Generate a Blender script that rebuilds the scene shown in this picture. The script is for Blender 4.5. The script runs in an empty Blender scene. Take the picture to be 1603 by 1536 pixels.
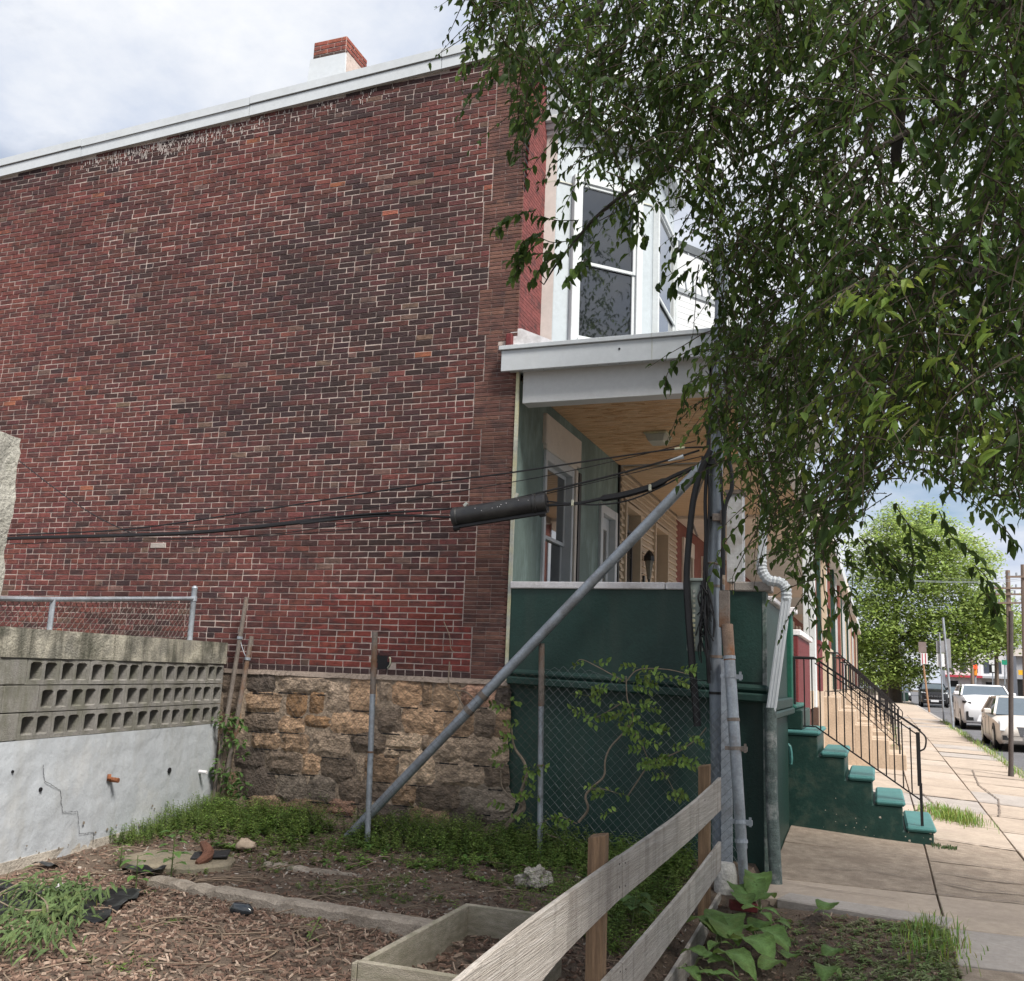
import bpy, bmesh, math, random
import numpy as np
from mathutils import Vector, Matrix, Euler, noise
R = random.Random(7)
scene = bpy.context.scene
COL = scene.collection

# ------------------------------------------------------------------ camera, sky, sun, exposure
FPX, CXP, CYP, EYE = 1519.0, 801.5, 768.0, 1.75          # focal length and centre of the photograph in its pixels
_v1 = np.array([1372 - CXP, 1073 - CYP, FPX]); _v2 = np.array([-3300 - CXP, 890 - CYP, FPX])
_Y = _v1 / np.linalg.norm(_v1); _X = -_v2; _X = _X - _Y * _X.dot(_Y); _X /= np.linalg.norm(_X); _Z = np.cross(_X, _Y)
CAMM = np.array([_X, _Y, _Z])                             # camera axes (right, down, forward) to world
cd = bpy.data.cameras.new('camera'); cam = bpy.data.objects.new('camera', cd); COL.objects.link(cam)
m = Matrix.Identity(4)
for r in range(3):
    m[r][0] = CAMM[r][0]; m[r][1] = -CAMM[r][1]; m[r][2] = -CAMM[r][2]
m[2][3] = EYE
cam.matrix_world = m
cd.sensor_width = 36; cd.lens = 36 * FPX / 1603; cd.clip_end = 2000; cd.clip_start = 0.05
scene.camera = cam

SUN_DIR = Vector((0.60, -0.42, 0.90)).normalized()
world = bpy.data.worlds.new('World'); scene.world = world; world.use_nodes = True
nt = world.node_tree; nt.nodes.clear()
N = nt.nodes.new; L = nt.links.new
out = N('ShaderNodeOutputWorld'); bg = N('ShaderNodeBackground'); bg.inputs[1].default_value = 0.072
sky = N('ShaderNodeTexSky'); sky.sky_type = 'NISHITA'; sky.sun_disc = False
sky.sun_elevation = math.asin(SUN_DIR.z); sky.sun_rotation = math.atan2(SUN_DIR.x, SUN_DIR.y)
tc = N('ShaderNodeTexCoord'); sep = N('ShaderNodeSeparateXYZ'); L(tc.outputs['Generated'], sep.inputs[0])
mx = N('ShaderNodeMath'); mx.operation = 'MAXIMUM'; L(sep.outputs[2], mx.inputs[0]); mx.inputs[1].default_value = 0.0
ad = N('ShaderNodeMath'); ad.operation = 'ADD'; L(mx.outputs[0], ad.inputs[0]); ad.inputs[1].default_value = 0.22
dv = N('ShaderNodeVectorMath'); dv.operation = 'DIVIDE'; cmb = N('ShaderNodeCombineXYZ')
for k in range(3): L(ad.outputs[0], cmb.inputs[k])
L(tc.outputs['Generated'], dv.inputs[0]); L(cmb.outputs[0], dv.inputs[1])
n1 = N('ShaderNodeTexNoise'); n1.inputs['Scale'].default_value = 1.55; n1.inputs['Detail'].default_value = 9; n1.inputs['Roughness'].default_value = 0.56; n1.inputs['Distortion'].default_value = 0.35
L(dv.outputs[0], n1.inputs['Vector'])
r1 = N('ShaderNodeValToRGB'); r1.color_ramp.elements[0].position = 0.31; r1.color_ramp.elements[1].position = 0.52
L(n1.outputs['Fac'], r1.inputs[0])
n2 = N('ShaderNodeTexNoise'); n2.inputs['Scale'].default_value = 2.3; n2.inputs['Detail'].default_value = 8; n2.inputs['Roughness'].default_value = 0.6
L(dv.outputs[0], n2.inputs['Vector'])
r2 = N('ShaderNodeValToRGB'); r2.color_ramp.elements[0].position = 0.36; r2.color_ramp.elements[0].color = (4.9, 5.5, 6.7, 1)
r2.color_ramp.elements[1].position = 0.62; r2.color_ramp.elements[1].color = (7.9, 8.0, 8.2, 1)
L(n2.outputs['Fac'], r2.inputs[0])
mixw = N('ShaderNodeMix'); mixw.data_type = 'RGBA'
L(r1.outputs[0], mixw.inputs['Factor']); L(sky.outputs[0], mixw.inputs['A']); L(r2.outputs[0], mixw.inputs['B'])
L(mixw.outputs['Result'], bg.inputs[0]); L(bg.outputs[0], out.inputs[0])

sd = bpy.data.lights.new('sun', 'SUN'); sd.energy = 4.3; sd.angle = math.radians(16); sd.color = (1.0, 0.95, 0.87)
sun = bpy.data.objects.new('sun', sd); COL.objects.link(sun)
sun.rotation_euler = (-SUN_DIR).to_track_quat('-Z', 'Y').to_euler(); sun.location = (10, -10, 25)

vs = scene.view_settings; vs.view_transform = 'Standard'; vs.look = 'None'; vs.gamma = 1.0; vs.use_curve_mapping = False
vs.exposure = 0.83
scene.render.engine = 'CYCLES'
cy = scene.cycles
cy.max_bounces = 6; cy.diffuse_bounces = 3; cy.glossy_bounces = 3; cy.transmission_bounces = 4; cy.transparent_max_bounces = 8
cy.use_denoising = True

def at(px, py, x=None, y=None, z=None, d=None):
    """where the sight line through a photo pixel meets a plane of the place"""
    r = CAMM @ np.array([(px - CXP) / FPX, (py - CYP) / FPX, 1.0])
    t = d if d is not None else x / r[0] if x is not None else y / r[1] if y is not None else (z - EYE) / r[2]
    return Vector((r[0] * t, r[1] * t, r[2] * t + EYE))
def atp(px, py, p0, p1):
    """the same for an upright plane through two ground points"""
    r = CAMM @ np.array([(px - CXP) / FPX, (py - CYP) / FPX, 1.0])
    nx, ny = p1[1] - p0[1], -(p1[0] - p0[0])
    t = (p0[0] * nx + p0[1] * ny) / (r[0] * nx + r[1] * ny)
    return Vector((r[0] * t, r[1] * t, r[2] * t + EYE))
def topx(p):
    c = CAMM.T @ (np.array(p) - np.array([0, 0, EYE]))
    return c[0] / c[2] * FPX + CXP, c[1] / c[2] * FPX + CYP, c[2]

# ------------------------------------------------------------------ materials
MATS = {}
def mat(name, col, rough=0.8, var=0.25, scale=6.0, bump=0.0, bscale=40.0, metal=0.0, spec=0.3, col2=None, stain=None, sscale=1.5, sfac=0.5,
        attr=False, stretch=(1, 1, 1), streak=None, transl=0.0, local=False):
    """procedural surface: base colour + noise mottling + optional stain colour, bump"""
    if name in MATS: return MATS[name]
    mt = bpy.data.materials.new(name); mt.use_nodes = True; MATS[name] = mt
    t = mt.node_tree; b = t.nodes['Principled BSDF']; NN = t.nodes.new; LL = t.links.new
    b.inputs['Roughness'].default_value = rough; b.inputs['Metallic'].default_value = metal
    b.inputs['Specular IOR Level'].default_value = spec
    if local:
        g = NN('ShaderNodeTexCoord'); pos = g.outputs['Object']
    else:
        g = NN('ShaderNodeNewGeometry'); pos = g.outputs['Position']
    mp = NN('ShaderNodeMapping'); mp.inputs['Scale'].default_value = stretch; LL(pos, mp.inputs[0]); pos2 = mp.outputs[0]
    def nz(sc, det=5, ro=0.6, vec=None):
        q = NN('ShaderNodeTexNoise'); q.inputs['Scale'].default_value = sc; q.inputs['Detail'].default_value = det; q.inputs['Roughness'].default_value = ro
        LL(vec or pos2, q.inputs['Vector']); return q.outputs['Fac']
    def rgb(c):
        q = NN('ShaderNodeRGB'); q.outputs[0].default_value = (*c, 1); return q.outputs[0]
    def mix(f, a, c, mode='MIX'):
        q = NN('ShaderNodeMix'); q.data_type = 'RGBA'; q.blend_type = mode
        if isinstance(f, float): q.inputs['Factor'].default_value = f
        else: LL(f, q.inputs['Factor'])
        LL(a, q.inputs['A']); LL(c, q.inputs['B']); return q.outputs['Result']
    def ramp(f, a, c):
        q = NN('ShaderNodeMapRange'); q.inputs[1].default_value = a; q.inputs[2].default_value = c; LL(f, q.inputs[0]); return q.outputs[0]
    if attr:
        a = NN('ShaderNodeAttribute'); a.attribute_name = 'Col'; oi = NN('ShaderNodeObjectInfo')
        c = mix(1.0, a.outputs['Color'], oi.outputs['Color'], 'MULTIPLY')
    else: c = rgb(col)
    if col2 is not None: c = mix(ramp(nz(scale * 0.6), 0.40, 0.60), c, rgb(col2))
    v = NN('ShaderNodeMapRange'); v.inputs[1].default_value = 0.25; v.inputs[2].default_value = 0.75; v.inputs[3].default_value = 1 - var; v.inputs[4].default_value = 1 + var
    LL(nz(scale), v.inputs[0]); cc = NN('ShaderNodeCombineColor')
    for k in range(3): LL(v.outputs[0], cc.inputs[k])
    c = mix(1.0, c, cc.outputs[0], 'MULTIPLY')
    v2 = NN('ShaderNodeMapRange'); v2.inputs[1].default_value = 0.3; v2.inputs[2].default_value = 0.7; v2.inputs[3].default_value = 1 - var * 0.7; v2.inputs[4].default_value = 1 + var * 0.7
    LL(nz(scale * 9, 3, 0.7), v2.inputs[0]); cc2 = NN('ShaderNodeCombineColor')
    for k in range(3): LL(v2.outputs[0], cc2.inputs[k])
    c = mix(1.0, c, cc2.outputs[0], 'MULTIPLY')
    if stain is not None:
        f = ramp(nz(sscale, 7, 0.65), 0.50, 0.64); q = NN('ShaderNodeMath'); q.operation = 'MULTIPLY'; LL(f, q.inputs[0]); q.inputs[1].default_value = sfac
        c = mix(q.outputs[0], c, rgb(stain))
    if streak is not None:
        m2 = NN('ShaderNodeMapping'); m2.inputs['Scale'].default_value = streak[1]; LL(g.outputs['Object'] if local else g.outputs['Position'], m2.inputs[0])
        f = ramp(nz(streak[2], 5, 0.6, m2.outputs[0]), 0.48, 0.66); q = NN('ShaderNodeMath'); q.operation = 'MULTIPLY'; LL(f, q.inputs[0]); q.inputs[1].default_value = streak[3]
        c = mix(q.outputs[0], c, rgb(streak[0]))
    LL(c, b.inputs['Base Color'])
    if bump:
        bp = NN('ShaderNodeBump'); bp.inputs['Strength'].default_value = min(1, bump); bp.inputs['Distance'].default_value = 0.02 * max(1, bump)
        LL(nz(bscale, 6, 0.65), bp.inputs['Height']); LL(bp.outputs[0], b.inputs['Normal'])
    if transl:
        tr = NN('ShaderNodeBsdfTranslucent'); hs = NN('ShaderNodeHueSaturation'); hs.inputs['Value'].default_value = 1.9; hs.inputs['Hue'].default_value = 0.47
        LL(c, hs.inputs['Color']); LL(hs.outputs[0], tr.inputs[0])
        ms = NN('ShaderNodeMixShader'); ms.inputs[0].default_value = transl; LL(b.outputs[0], ms.inputs[1]); LL(tr.outputs[0], ms.inputs[2])
        LL(ms.outputs[0], t.nodes['Material Output'].inputs['Surface'])
    return mt
def glassy(name, tint=(0.02, 0.025, 0.03), rough=0.03):
    return mat(name, tint, rough=rough, var=0.1, scale=1.0, spec=0.9)

# ------------------------------------------------------------------ geometry
def link(name, me, parent=None, m=None, smooth=False):
    o = bpy.data.objects.new(name, me); COL.objects.link(o)
    if m is not None and not me.materials: me.materials.append(m)
    if smooth: me.polygons.foreach_set('use_smooth', [True] * len(me.polygons))
    if parent is not None: attach(o, parent)
    return o
def world_loc(o):
    v = Vector((0, 0, 0))
    while o is not None:
        v = v + o.get('_w', Vector((0, 0, 0))) if False else v
        break
    return v
ROOTLOC = {}
def attach(o, parent):
    o.parent = parent
    loc = ROOTLOC.get(parent.name)
    if loc is not None: o.matrix_parent_inverse = Matrix.Translation(-loc)
class MB:
    """collects shapes that become ONE mesh"""
    def __init__(s): s.v = []; s.f = []; s.c = []; s.usecol = False
    def add(s, vs, fs, col=None):
        b = len(s.v); s.v += [tuple(v) for v in vs]; s.f += [tuple(i + b for i in f) for f in fs]
        if col is not None: s.usecol = True
        s.c += [col or (1, 1, 1)] * len(vs)
        return s
    def box(s, x0, x1, y0, y1, z0, z1, col=None):
        return s.add([(x0,y0,z0),(x1,y0,z0),(x1,y1,z0),(x0,y1,z0),(x0,y0,z1),(x1,y0,z1),(x1,y1,z1),(x0,y1,z1)],
                     [(0,3,2,1),(4,5,6,7),(0,1,5,4),(1,2,6,5),(2,3,7,6),(3,0,4,7)], col)
    def hexa(s, p, col=None):
        """eight corners: bottom four (ccw from above), top four"""
        return s.add(p, [(0,3,2,1),(4,5,6,7),(0,1,5,4),(1,2,6,5),(2,3,7,6),(3,0,4,7)], col)
    def bar(s, a, b, w, h, up=(0,0,1), col=None):
        a = Vector(a); b = Vector(b); d = (b - a).normalized(); u = Vector(up)
        if abs(d.dot(u)) > 0.98: u = Vector((0, 1, 0))
        sd_ = d.cross(u).normalized(); u2 = sd_.cross(d).normalized(); q = []
        for e in (a, b):
            for i, j in ((-1,-1),(1,-1),(1,1),(-1,1)): q.append(e + sd_ * (w/2*i) + u2 * (h/2*j))
        return s.add(q, [(0,1,2,3),(7,6,5,4),(0,4,5,1),(1,5,6,2),(2,6,7,3),(3,7,4,0)], col)
    def prism(s, pts, axis, a0, a1, col=None):
        """polygon (2D) extruded along an axis"""
        n = len(pts); q = []
        for a in (a0, a1):
            for (u, w) in pts: q.append({'x': (a,u,w), 'y': (u,a,w), 'z': (u,w,a)}[axis])
        fs = [tuple(range(n))[::-1], tuple(range(n, 2*n))]
        for i in range(n): j = (i+1) % n; fs.append((i, j, n+j, n+i))
        return s.add(q, fs, col)
    def tube(s, pts, r, n=8, cap=True, col=None):
        pts = [Vector(p) for p in pts]; k = len(pts); rs = r if isinstance(r, (list, tuple)) else [r] * k
        q = []; ref = None
        for i, p in enumerate(pts):
            d = (pts[min(i+1, k-1)] - pts[max(i-1, 0)]).normalized()
            if ref is None: ref = Vector((0,0,1)) if abs(d.z) < 0.9 else Vector((1,0,0))
            u = (ref - d * ref.dot(d)).normalized(); w = d.cross(u); ref = u
            for j in range(n):
                a = 2*math.pi*j/n; q.append(p + (u*math.cos(a) + w*math.sin(a)) * rs[i])
        fs = []
        for i in range(k-1):
            for j in range(n):
                j2 = (j+1) % n; fs.append((i*n+j, i*n+j2, (i+1)*n+j2, (i+1)*n+j))
        if cap: fs.append(tuple(range(n))[::-1]); fs.append(tuple((k-1)*n + j for j in range(n)))
        return s.add(q, fs, col)
    def build(s, name, m=None, parent=None, smooth=False, bevel=0.0, label=None):
        me = bpy.data.meshes.new(name); me.from_pydata(s.v, [], s.f); me.update()
        if s.usecol:
            ca = me.color_attributes.new('Col', 'FLOAT_COLOR', 'POINT')
            arr = np.ones((len(s.v), 4), dtype=np.float32); arr[:, :3] = np.array(s.c, dtype=np.float32); ca.data.foreach_set('color', arr.ravel())
        if bevel:
            bm = bmesh.new(); bm.from_mesh(me)
            bmesh.ops.bevel(bm, geom=[e for e in bm.edges], offset=bevel, segments=1, affect='EDGES', clamp_overlap=True)
            bm.to_mesh(me); bm.free()
        o = link(name, me, parent, m)
        if smooth:
            me.polygons.foreach_set('use_smooth', [True] * len(me.polygons))
            try: me.set_sharp_from_angle(angle=math.radians(38))
            except Exception: pass
        if label: o['label'] = label
        return o
def thing(name, label, cat, loc=(0,0,0), group=None):
    o = bpy.data.objects.new(name, None); COL.objects.link(o); o.empty_display_size = 0.1
    o.location = loc; ROOTLOC[o.name] = Vector(loc)
    o['label'] = label; o['category'] = cat
    if group: o['group'] = group
    return o
def tag(o, label=None, cat=None, group=None, kind=None):
    if label: o['label'] = label
    if cat: o['category'] = cat
    if group: o['group'] = group
    if kind: o['kind'] = kind
    return o
def bez(pts, n=8):
    """smooth curve (Catmull-Rom) through points"""
    pts = [Vector(p) for p in pts]; o = []
    P = [pts[0]*2 - pts[1]] + pts + [pts[-1]*2 - pts[-2]]
    for i in range(1, len(P)-2):
        a, b, c, d = P[i-1:i+3]
        for k in range(n):
            t = k/n; o.append(0.5*((2*b) + (c-a)*t + (2*a-5*b+4*c-d)*t*t + (3*b-a-3*c+d)*t**3))
    o.append(pts[-1]); return o
def rough_box(name, x0, x1, y0, y1, z0, z1, m, parent=None, div=0.12, amp=0.01, seed=0, sc=4.0, label=None):
    """a box whose faces are gridded and roughened"""
    bm = bmesh.new(); bmesh.ops.create_cube(bm, size=1.0)
    bmesh.ops.scale(bm, vec=(x1-x0, y1-y0, z1-z0), verts=bm.verts); bmesh.ops.translate(bm, vec=((x0+x1)/2, (y0+y1)/2, (z0+z1)/2), verts=bm.verts)
    for ax in range(3):
        lo, hi = ((x0,x1),(y0,y1),(z0,z1))[ax]; n = min(40, int((hi-lo)/div))
        for k in range(1, n):
            co = [0,0,0]; co[ax] = lo + (hi-lo)*k/n; no = [0,0,0]; no[ax] = 1
            bmesh.ops.bisect_plane(bm, geom=bm.verts[:]+bm.edges[:]+bm.faces[:], plane_co=co, plane_no=no)
    for v in bm.verts:
        q = noise.noise_vector(v.co*sc + Vector((seed, seed*2, 0))); v.co += q*amp + noise.noise_vector(v.co*sc*4)*amp*0.4
    me = bpy.data.meshes.new(name); bm.to_mesh(me); bm.free()
    o = link(name, me, parent, m, smooth=True)
    try: me.set_sharp_from_angle(angle=math.radians(40))
    except Exception: pass
    if label: o['label'] = label
    return o
# ------------------------------------------------------------------ colours
m_mortar = mat('mortar', (0.45, 0.375, 0.34), 0.95, 0.22, 3.0, bump=0.3, bscale=120, stain=(0.13, 0.10, 0.095), sscale=0.8, sfac=0.7)
m_brick = mat('brick', (1, 1, 1), 0.88, 0.34, 13.0, bump=0.6, bscale=70, attr=True, stain=(0.040, 0.028, 0.030), sscale=5.5, sfac=0.62, stretch=(1, 1, 1.6))
m_stone = mat('rubble stone', (1, 1, 1), 0.92, 0.55, 11.0, bump=2.6, bscale=22, attr=True, stain=(0.045, 0.036, 0.03), sscale=7.5, sfac=0.62, stretch=(1, 1, 1.7))
m_smortar = mat('stone mortar', (0.40, 0.31, 0.235), 0.95, 0.4, 6.0, bump=1.8, bscale=30, stain=(0.13, 0.105, 0.085), sscale=2.6, sfac=0.85)
m_white = mat('white metal', (0.51, 0.54, 0.57), 0.42, 0.07, 1.5, bump=0.06, bscale=3, stain=(0.50, 0.52, 0.53), sscale=2.5, sfac=0.35)
m_whitep = mat('white paint', (0.52, 0.55, 0.57), 0.55, 0.08, 3.0, bump=0.12, bscale=30, stain=(0.42, 0.43, 0.42), sscale=2.0, sfac=0.4)
m_cream = mat('cream paint', (0.62, 0.56, 0.50), 0.6, 0.08, 3.0, bump=0.1, bscale=40)
m_capw = mat('white cap', (0.70, 0.68, 0.70), 0.6, 0.12, 4.0, bump=0.2, bscale=30, stain=(0.30, 0.28, 0.27), sscale=3.0, sfac=0.5)
m_green = mat('dark green paint', (0.0125, 0.043, 0.035), 0.5, 0.18, 2.0, bump=0.25, bscale=35, stain=(0.019, 0.049, 0.041), sscale=1.2, sfac=0.55, streak=((0.035,0.055,0.045), (5,5,.5), 1.4, .4), spec=0.4)
m_greenw = mat('green stucco', (0.15, 0.205, 0.19), 0.7, 0.15, 4.0, bump=0.35, bscale=50, stain=(0.30, 0.40, 0.38), sscale=3.0, sfac=0.6, stretch=(1, 1, 0.35))
m_greens = mat('green step paint', (0.012, 0.041, 0.034), 0.45, 0.2, 3.0, bump=0.2, bscale=40, stain=(0.25, 0.22, 0.16), sscale=6.0, sfac=0.10)
m_teal = mat('teal tread paint', (0.058, 0.175, 0.17), 0.5, 0.15, 4.0, bump=0.15, bscale=40)
m_osb = mat('wood fibre ceiling', (0.53, 0.315, 0.165), 0.75, 0.42, 5.0, bump=0.4, bscale=30, stretch=(1.2, 14, 14), col2=(0.64, 0.45, 0.28))
m_glass = mat('window glass', (.010,.012,.015), rough=.02, var=.3, scale=1.5, spec=1.0)
m_glass.node_tree.nodes['Principled BSDF'].inputs['Coat Weight'].default_value = 1.0
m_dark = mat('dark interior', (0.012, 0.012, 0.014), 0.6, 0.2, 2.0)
m_redp = mat('red painted brick', (0.13, 0.024, 0.026), 0.6, 0.25, 5.0, bump=0.4, bscale=50)
m_alum = mat('grey metal strip', (0.42, 0.43, 0.40), 0.5, 0.2, 5.0, bump=0.15, col2=(0.52, 0.50, 0.32))
m_black = mat('black rubber', (0.012, 0.012, 0.014), 0.5, 0.2, 6.0, bump=0.1, spec=0.4)
m_iron = mat('black iron', (0.014, 0.013, 0.014), 0.45, 0.3, 10.0, bump=0.2, bscale=80, spec=0.4)
m_galv = mat('galvanised steel', (0.30, 0.33, 0.37), 0.5, 0.22, 5.0, metal=0.35, bump=0.12, bscale=30, stain=(0.16, 0.14, 0.13), sscale=4.0, sfac=0.45)
m_rustp = mat('rusty pipe', (0.20, 0.17, 0.15), 0.75, 0.3, 6.0, metal=0.15, bump=0.3, bscale=50, stain=(0.16, 0.075, 0.035), sscale=3.0, sfac=0.8)
m_asphalt = mat('asphalt', (0.13, 0.13, 0.14), 0.9, 0.2, 2.0, bump=0.6, bscale=200, stain=(0.09, 0.09, 0.095), sscale=0.6, sfac=0.5)
m_conc = mat('sidewalk concrete', (0.40, 0.33, 0.27), 0.92, 0.16, 1.6, bump=0.5, bscale=110, stain=(0.34, 0.275, 0.23), sscale=1.3, sfac=0.5)
m_conc2 = mat('worn aggregate concrete', (0.37, 0.30, 0.24), 0.95, 0.30, 10.0, bump=1.0, bscale=120, stain=(0.25, 0.195, 0.155), sscale=3.0, sfac=0.6)
m_conc3 = mat('grey concrete', (0.36, 0.325, 0.30), 0.92, 0.15, 3.0, bump=0.5, bscale=90, stain=(0.25, 0.225, 0.205), sscale=2.0, sfac=0.4)
m_conc4 = mat('pale concrete', (0.42, 0.355, 0.30), 0.92, 0.15, 2.0, bump=0.4, bscale=100, stain=(0.36, 0.30, 0.255), sscale=1.6, sfac=0.5)
m_soil = mat('soil', (0.135, 0.100, 0.077), 0.98, 0.45, 9.0, bump=1.6, bscale=45, col2=(0.175, 0.132, 0.10))
m_earth = mat('earth', (0.10, 0.08, 0.055), 0.98, 0.3, 1.0, bump=1.0, bscale=10)

# ------------------------------------------------------------------ terrain
def interp(x, tab):
    if x <= tab[0][0]: return tab[0][1]
    for (a, u), (b, v) in zip(tab, tab[1:]):
        if x <= b: return u + (v-u)*(x-a)/(b-a)
    return tab[-1][1]
TA = [(-20, -0.12), (7, 0.0), (8.3, 0.03), (9.4, 0.02), (11.9, 0.19), (16, 0.22), (30, 0.30), (80, 0.5), (160, 0.6), (400, 0.9)]
TB = [(-20, -0.12), (8.2, 0.03), (9.4, 0.03), (12, 0.055), (20, 0.15), (30, 0.25), (45, 0.34), (80, 0.48), (160, 0.6), (400, 0.8)]
def zs(x, y):
    a, b = interp(y, TA), interp(y, TB); t = (x + 0.95) / 2.35
    return a + (b-a) * max(0.0, min(1.6, t)) if t > 0 else a
def zlot(x, y):
    z = 0.055 + 0.035*noise.noise(Vector((x*0.7, y*0.7, 1.3))) + 0.02*noise.noise(Vector((x*2.3, y*2.3, 4)))
    if y > 8.2: z += 0.06*min(1, (y-8.2))
    if y < 5: z -= 0.03*(5-y)
    if x > -1.9: z -= min(1, (x+1.9)/.6) * max(0.12, min(1, (.35-x)/1.25)) * interp(y, [(0, .36), (6.3, .36), (7.2, .28), (8.2, .08), (8.8, 0)])
    return z
def sheet(name, xs, ys, fz, m, parent=None):
    vs_ = [(x, y, fz(x, y)) for y in ys for x in xs]; nx = len(xs)
    fs = [(j*nx+i, j*nx+i+1, (j+1)*nx+i+1, (j+1)*nx+i) for j in range(len(ys)-1) for i in range(nx-1)]
    o = MB().add(vs_, fs).build(name, m, parent, smooth=True); return o
def rng(a, b, s):
    n = max(1, int(round((b-a)/s))); return [a + (b-a)*i/n for i in range(n+1)]
o = sheet('ground', [-400, -60, -14, -1.2, 30, 400], [-60, 0, 30, 90, 160, 700], lambda x, y: -0.55 + 0.0004*y, m_earth); tag(o, 'bare earth round the block', kind='structure')
o = sheet('lot_soil', rng(-14, 0.47, 0.07), rng(0.6, 9.6, 0.07),
          lambda x, y: (zlot(x, y) if x < -1.0 else min(zlot(x, y), zs(x, y) - 0.02 + 0.02*noise.noise(Vector((x*3, y*3, 0))))) + 0.012*noise.noise(Vector((x*9, y*9, 2))) - (0.35 if y > 8.35 and x > -0.85 else 0), m_soil)
tag(o, 'brown mulch and soil of the empty lot', kind='structure')
STX0, STX1 = 2.78, 10.2
o = sheet('street', [STX0, 5, 7.5, STX1], rng(-20, 60, 8) + [90, 140, 260], lambda x, y: zs(2.7, y) - 0.11 + 0.03*math.sin((x-STX0)/(STX1-STX0)*math.pi), m_asphalt); tag(o, 'pale grey asphalt street beside the parked cars', kind='structure')

# sidewalk slabs
sw = bpy.data.objects.new('sidewalk', None); COL.objects.link(sw); tag(sw, 'tan concrete sidewalk in front of the row houses', kind='structure'); ROOTLOC[sw.name] = Vector((0,0,0))
def slab(x0, x1, y0, y1, m, name='slab', lift=0.0, jit=0.008):
    g = 0.008; dz = [R.uniform(-jit, jit) + lift for _ in range(4)]
    p = [(x0+g, y0+g), (x1-g, y0+g), (x1-g, y1-g), (x0+g, y1-g)]
    q = [(a, b, zs(a, b) - 0.12) for a, b in p] + [(a, b, zs(a, b) + dz[i]) for i, (a, b) in enumerate(p)]
    return MB().hexa(q).build(name, m, sw, bevel=0.006)
rows = [3.0, 5.0, 7.25, 8.22, 9.42, 10.9, 12.2, 13.6]
y = 13.6
while y < 52: y += 1.45; rows.append(y)
for a, b in zip(rows, rows[1:]):
    for (x0, x1) in ((-0.95, 0.43), (0.43, 1.37), (1.37, 2.60)):
        if b <= 8.3 and x0 < 0: continue
        if b < 7.3 and x0 == 0.43: mm_ = m_conc2
        elif a < 12 and a > 8.3 and x0 < 1: mm_ = m_conc2
        elif b <= 8.3: mm_ = m_conc3
        else: mm_ = R.choice([m_conc, m_conc, m_conc, m_conc, m_conc, m_conc, m_conc3, m_conc4])
        if x0 < 0 and b > 9.5 and a < 8.3: pass
        slab(x0, x1, a if not (x0 < 0 and a == 8.22) else 8.55, b, mm_)
# pale border strip beside the planting bed
p0 = Vector((-0.80, 8.50, 0)); p1 = Vector((0.44, 8.22, 0)); dd = Vector((0.07, 0.30, 0))
q = [p0, p1, p1+dd, p0+dd]
MB().hexa([(v.x, v.y, zs(v.x, v.y)-0.15) for v in q] + [(v.x, v.y, zs(v.x, v.y)+0.012) for v in q]).build('border_slab', m_conc3, sw, bevel=0.01)
o = sheet('distant_slab', [-0.95, 1.4, 2.6], rng(rows[-1], 130, 8), lambda x, y: zs(x, y), m_conc, sw)
# backing under joints
sheet('joint_bed', [-0.95, 0.6, 1.5, 2.6], rng(8.6, 9.4, .2) + rng(9.42, 52, .6), lambda x, y: zs(x, y) - 0.022, m_soil, sw)
mb = MB()
def crackline(pts, w=.011):
    P_ = []
    for (a, b), (c, d_) in zip(pts, pts[1:]):
        n_ = max(2, int(math.hypot(c-a, d_-b)/.07)); P_ += [(a+(c-a)*k/n_ + R.gauss(0,.006), b+(d_-b)*k/n_ + R.gauss(0,.008)) for k in range(n_)]
    P_.append(pts[-1])
    for (a, b), (c, d_) in zip(P_, P_[1:]):
        dx, dy = c-a, d_-b; l = math.hypot(dx, dy) + 1e-6; ox, oy = -dy/l*w*R.uniform(.5,1.1), dx/l*w*R.uniform(.5,1.1)
        mb.add([(a-ox, b-oy, zs(a,b)+.0135), (c-ox, d_-oy, zs(c,d_)+.0135), (c+ox, d_+oy, zs(c,d_)+.0135), (a+ox, b+oy, zs(a,b)+.0135)], [(0,1,2,3)])
for yy in rows[3:-1]:
    if yy < 8.3: continue
    k = .013 + .0005*yy
    crackline([(-.9 if yy > 11.8 else .0, yy), (.43, yy+.01)], k*.8); crackline([(.43, yy), (1.37, yy-.01)], k); crackline([(1.37, yy), (2.58, yy)], k)
crackline([(-.55, 9.9), (-.2, 10.1), (.2, 9.95), (.43, 10.02)], .008); crackline([(.5, 9.9), (.8, 9.75), (1.3, 9.82)], .016); crackline([(.5, 10.35), (.9, 10.25), (1.5, 10.3), (2.2, 10.2)], .016); crackline([(-.8, 9.2), (-.3, 9.1), (.1, 9.0)], .006)
crackline([(1.5, 15), (1.7, 17), (1.6, 19), (1.75, 22)], .014); crackline([(.43, 14.4), (.7, 15.5), (.6, 17)], .012)
o = mb.build('crack', mat('crack dirt', (.19,.155,.13), .95, .3, 20), sw); o['kind'] = 'stuff'
ku = MB()
for a, b in zip(rng(-2, 120, 3), rng(-2, 120, 3)[1:]):
    z0, z1 = zs(2.7, a), zs(2.7, b)
    ku.hexa([(2.607, a+.006, z0-.3), (2.78, a+.006, z0-.3), (2.78, b-.006, z1-.3), (2.607, b-.006, z1-.3), (2.607, a+.006, z0+.004), (2.77, a+.006, z0+.004), (2.77, b-.006, z1+.004), (2.607, b-.006, z1+.004)])
o = ku.build('kerb', m_conc3, sw, bevel=0.012)

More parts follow.
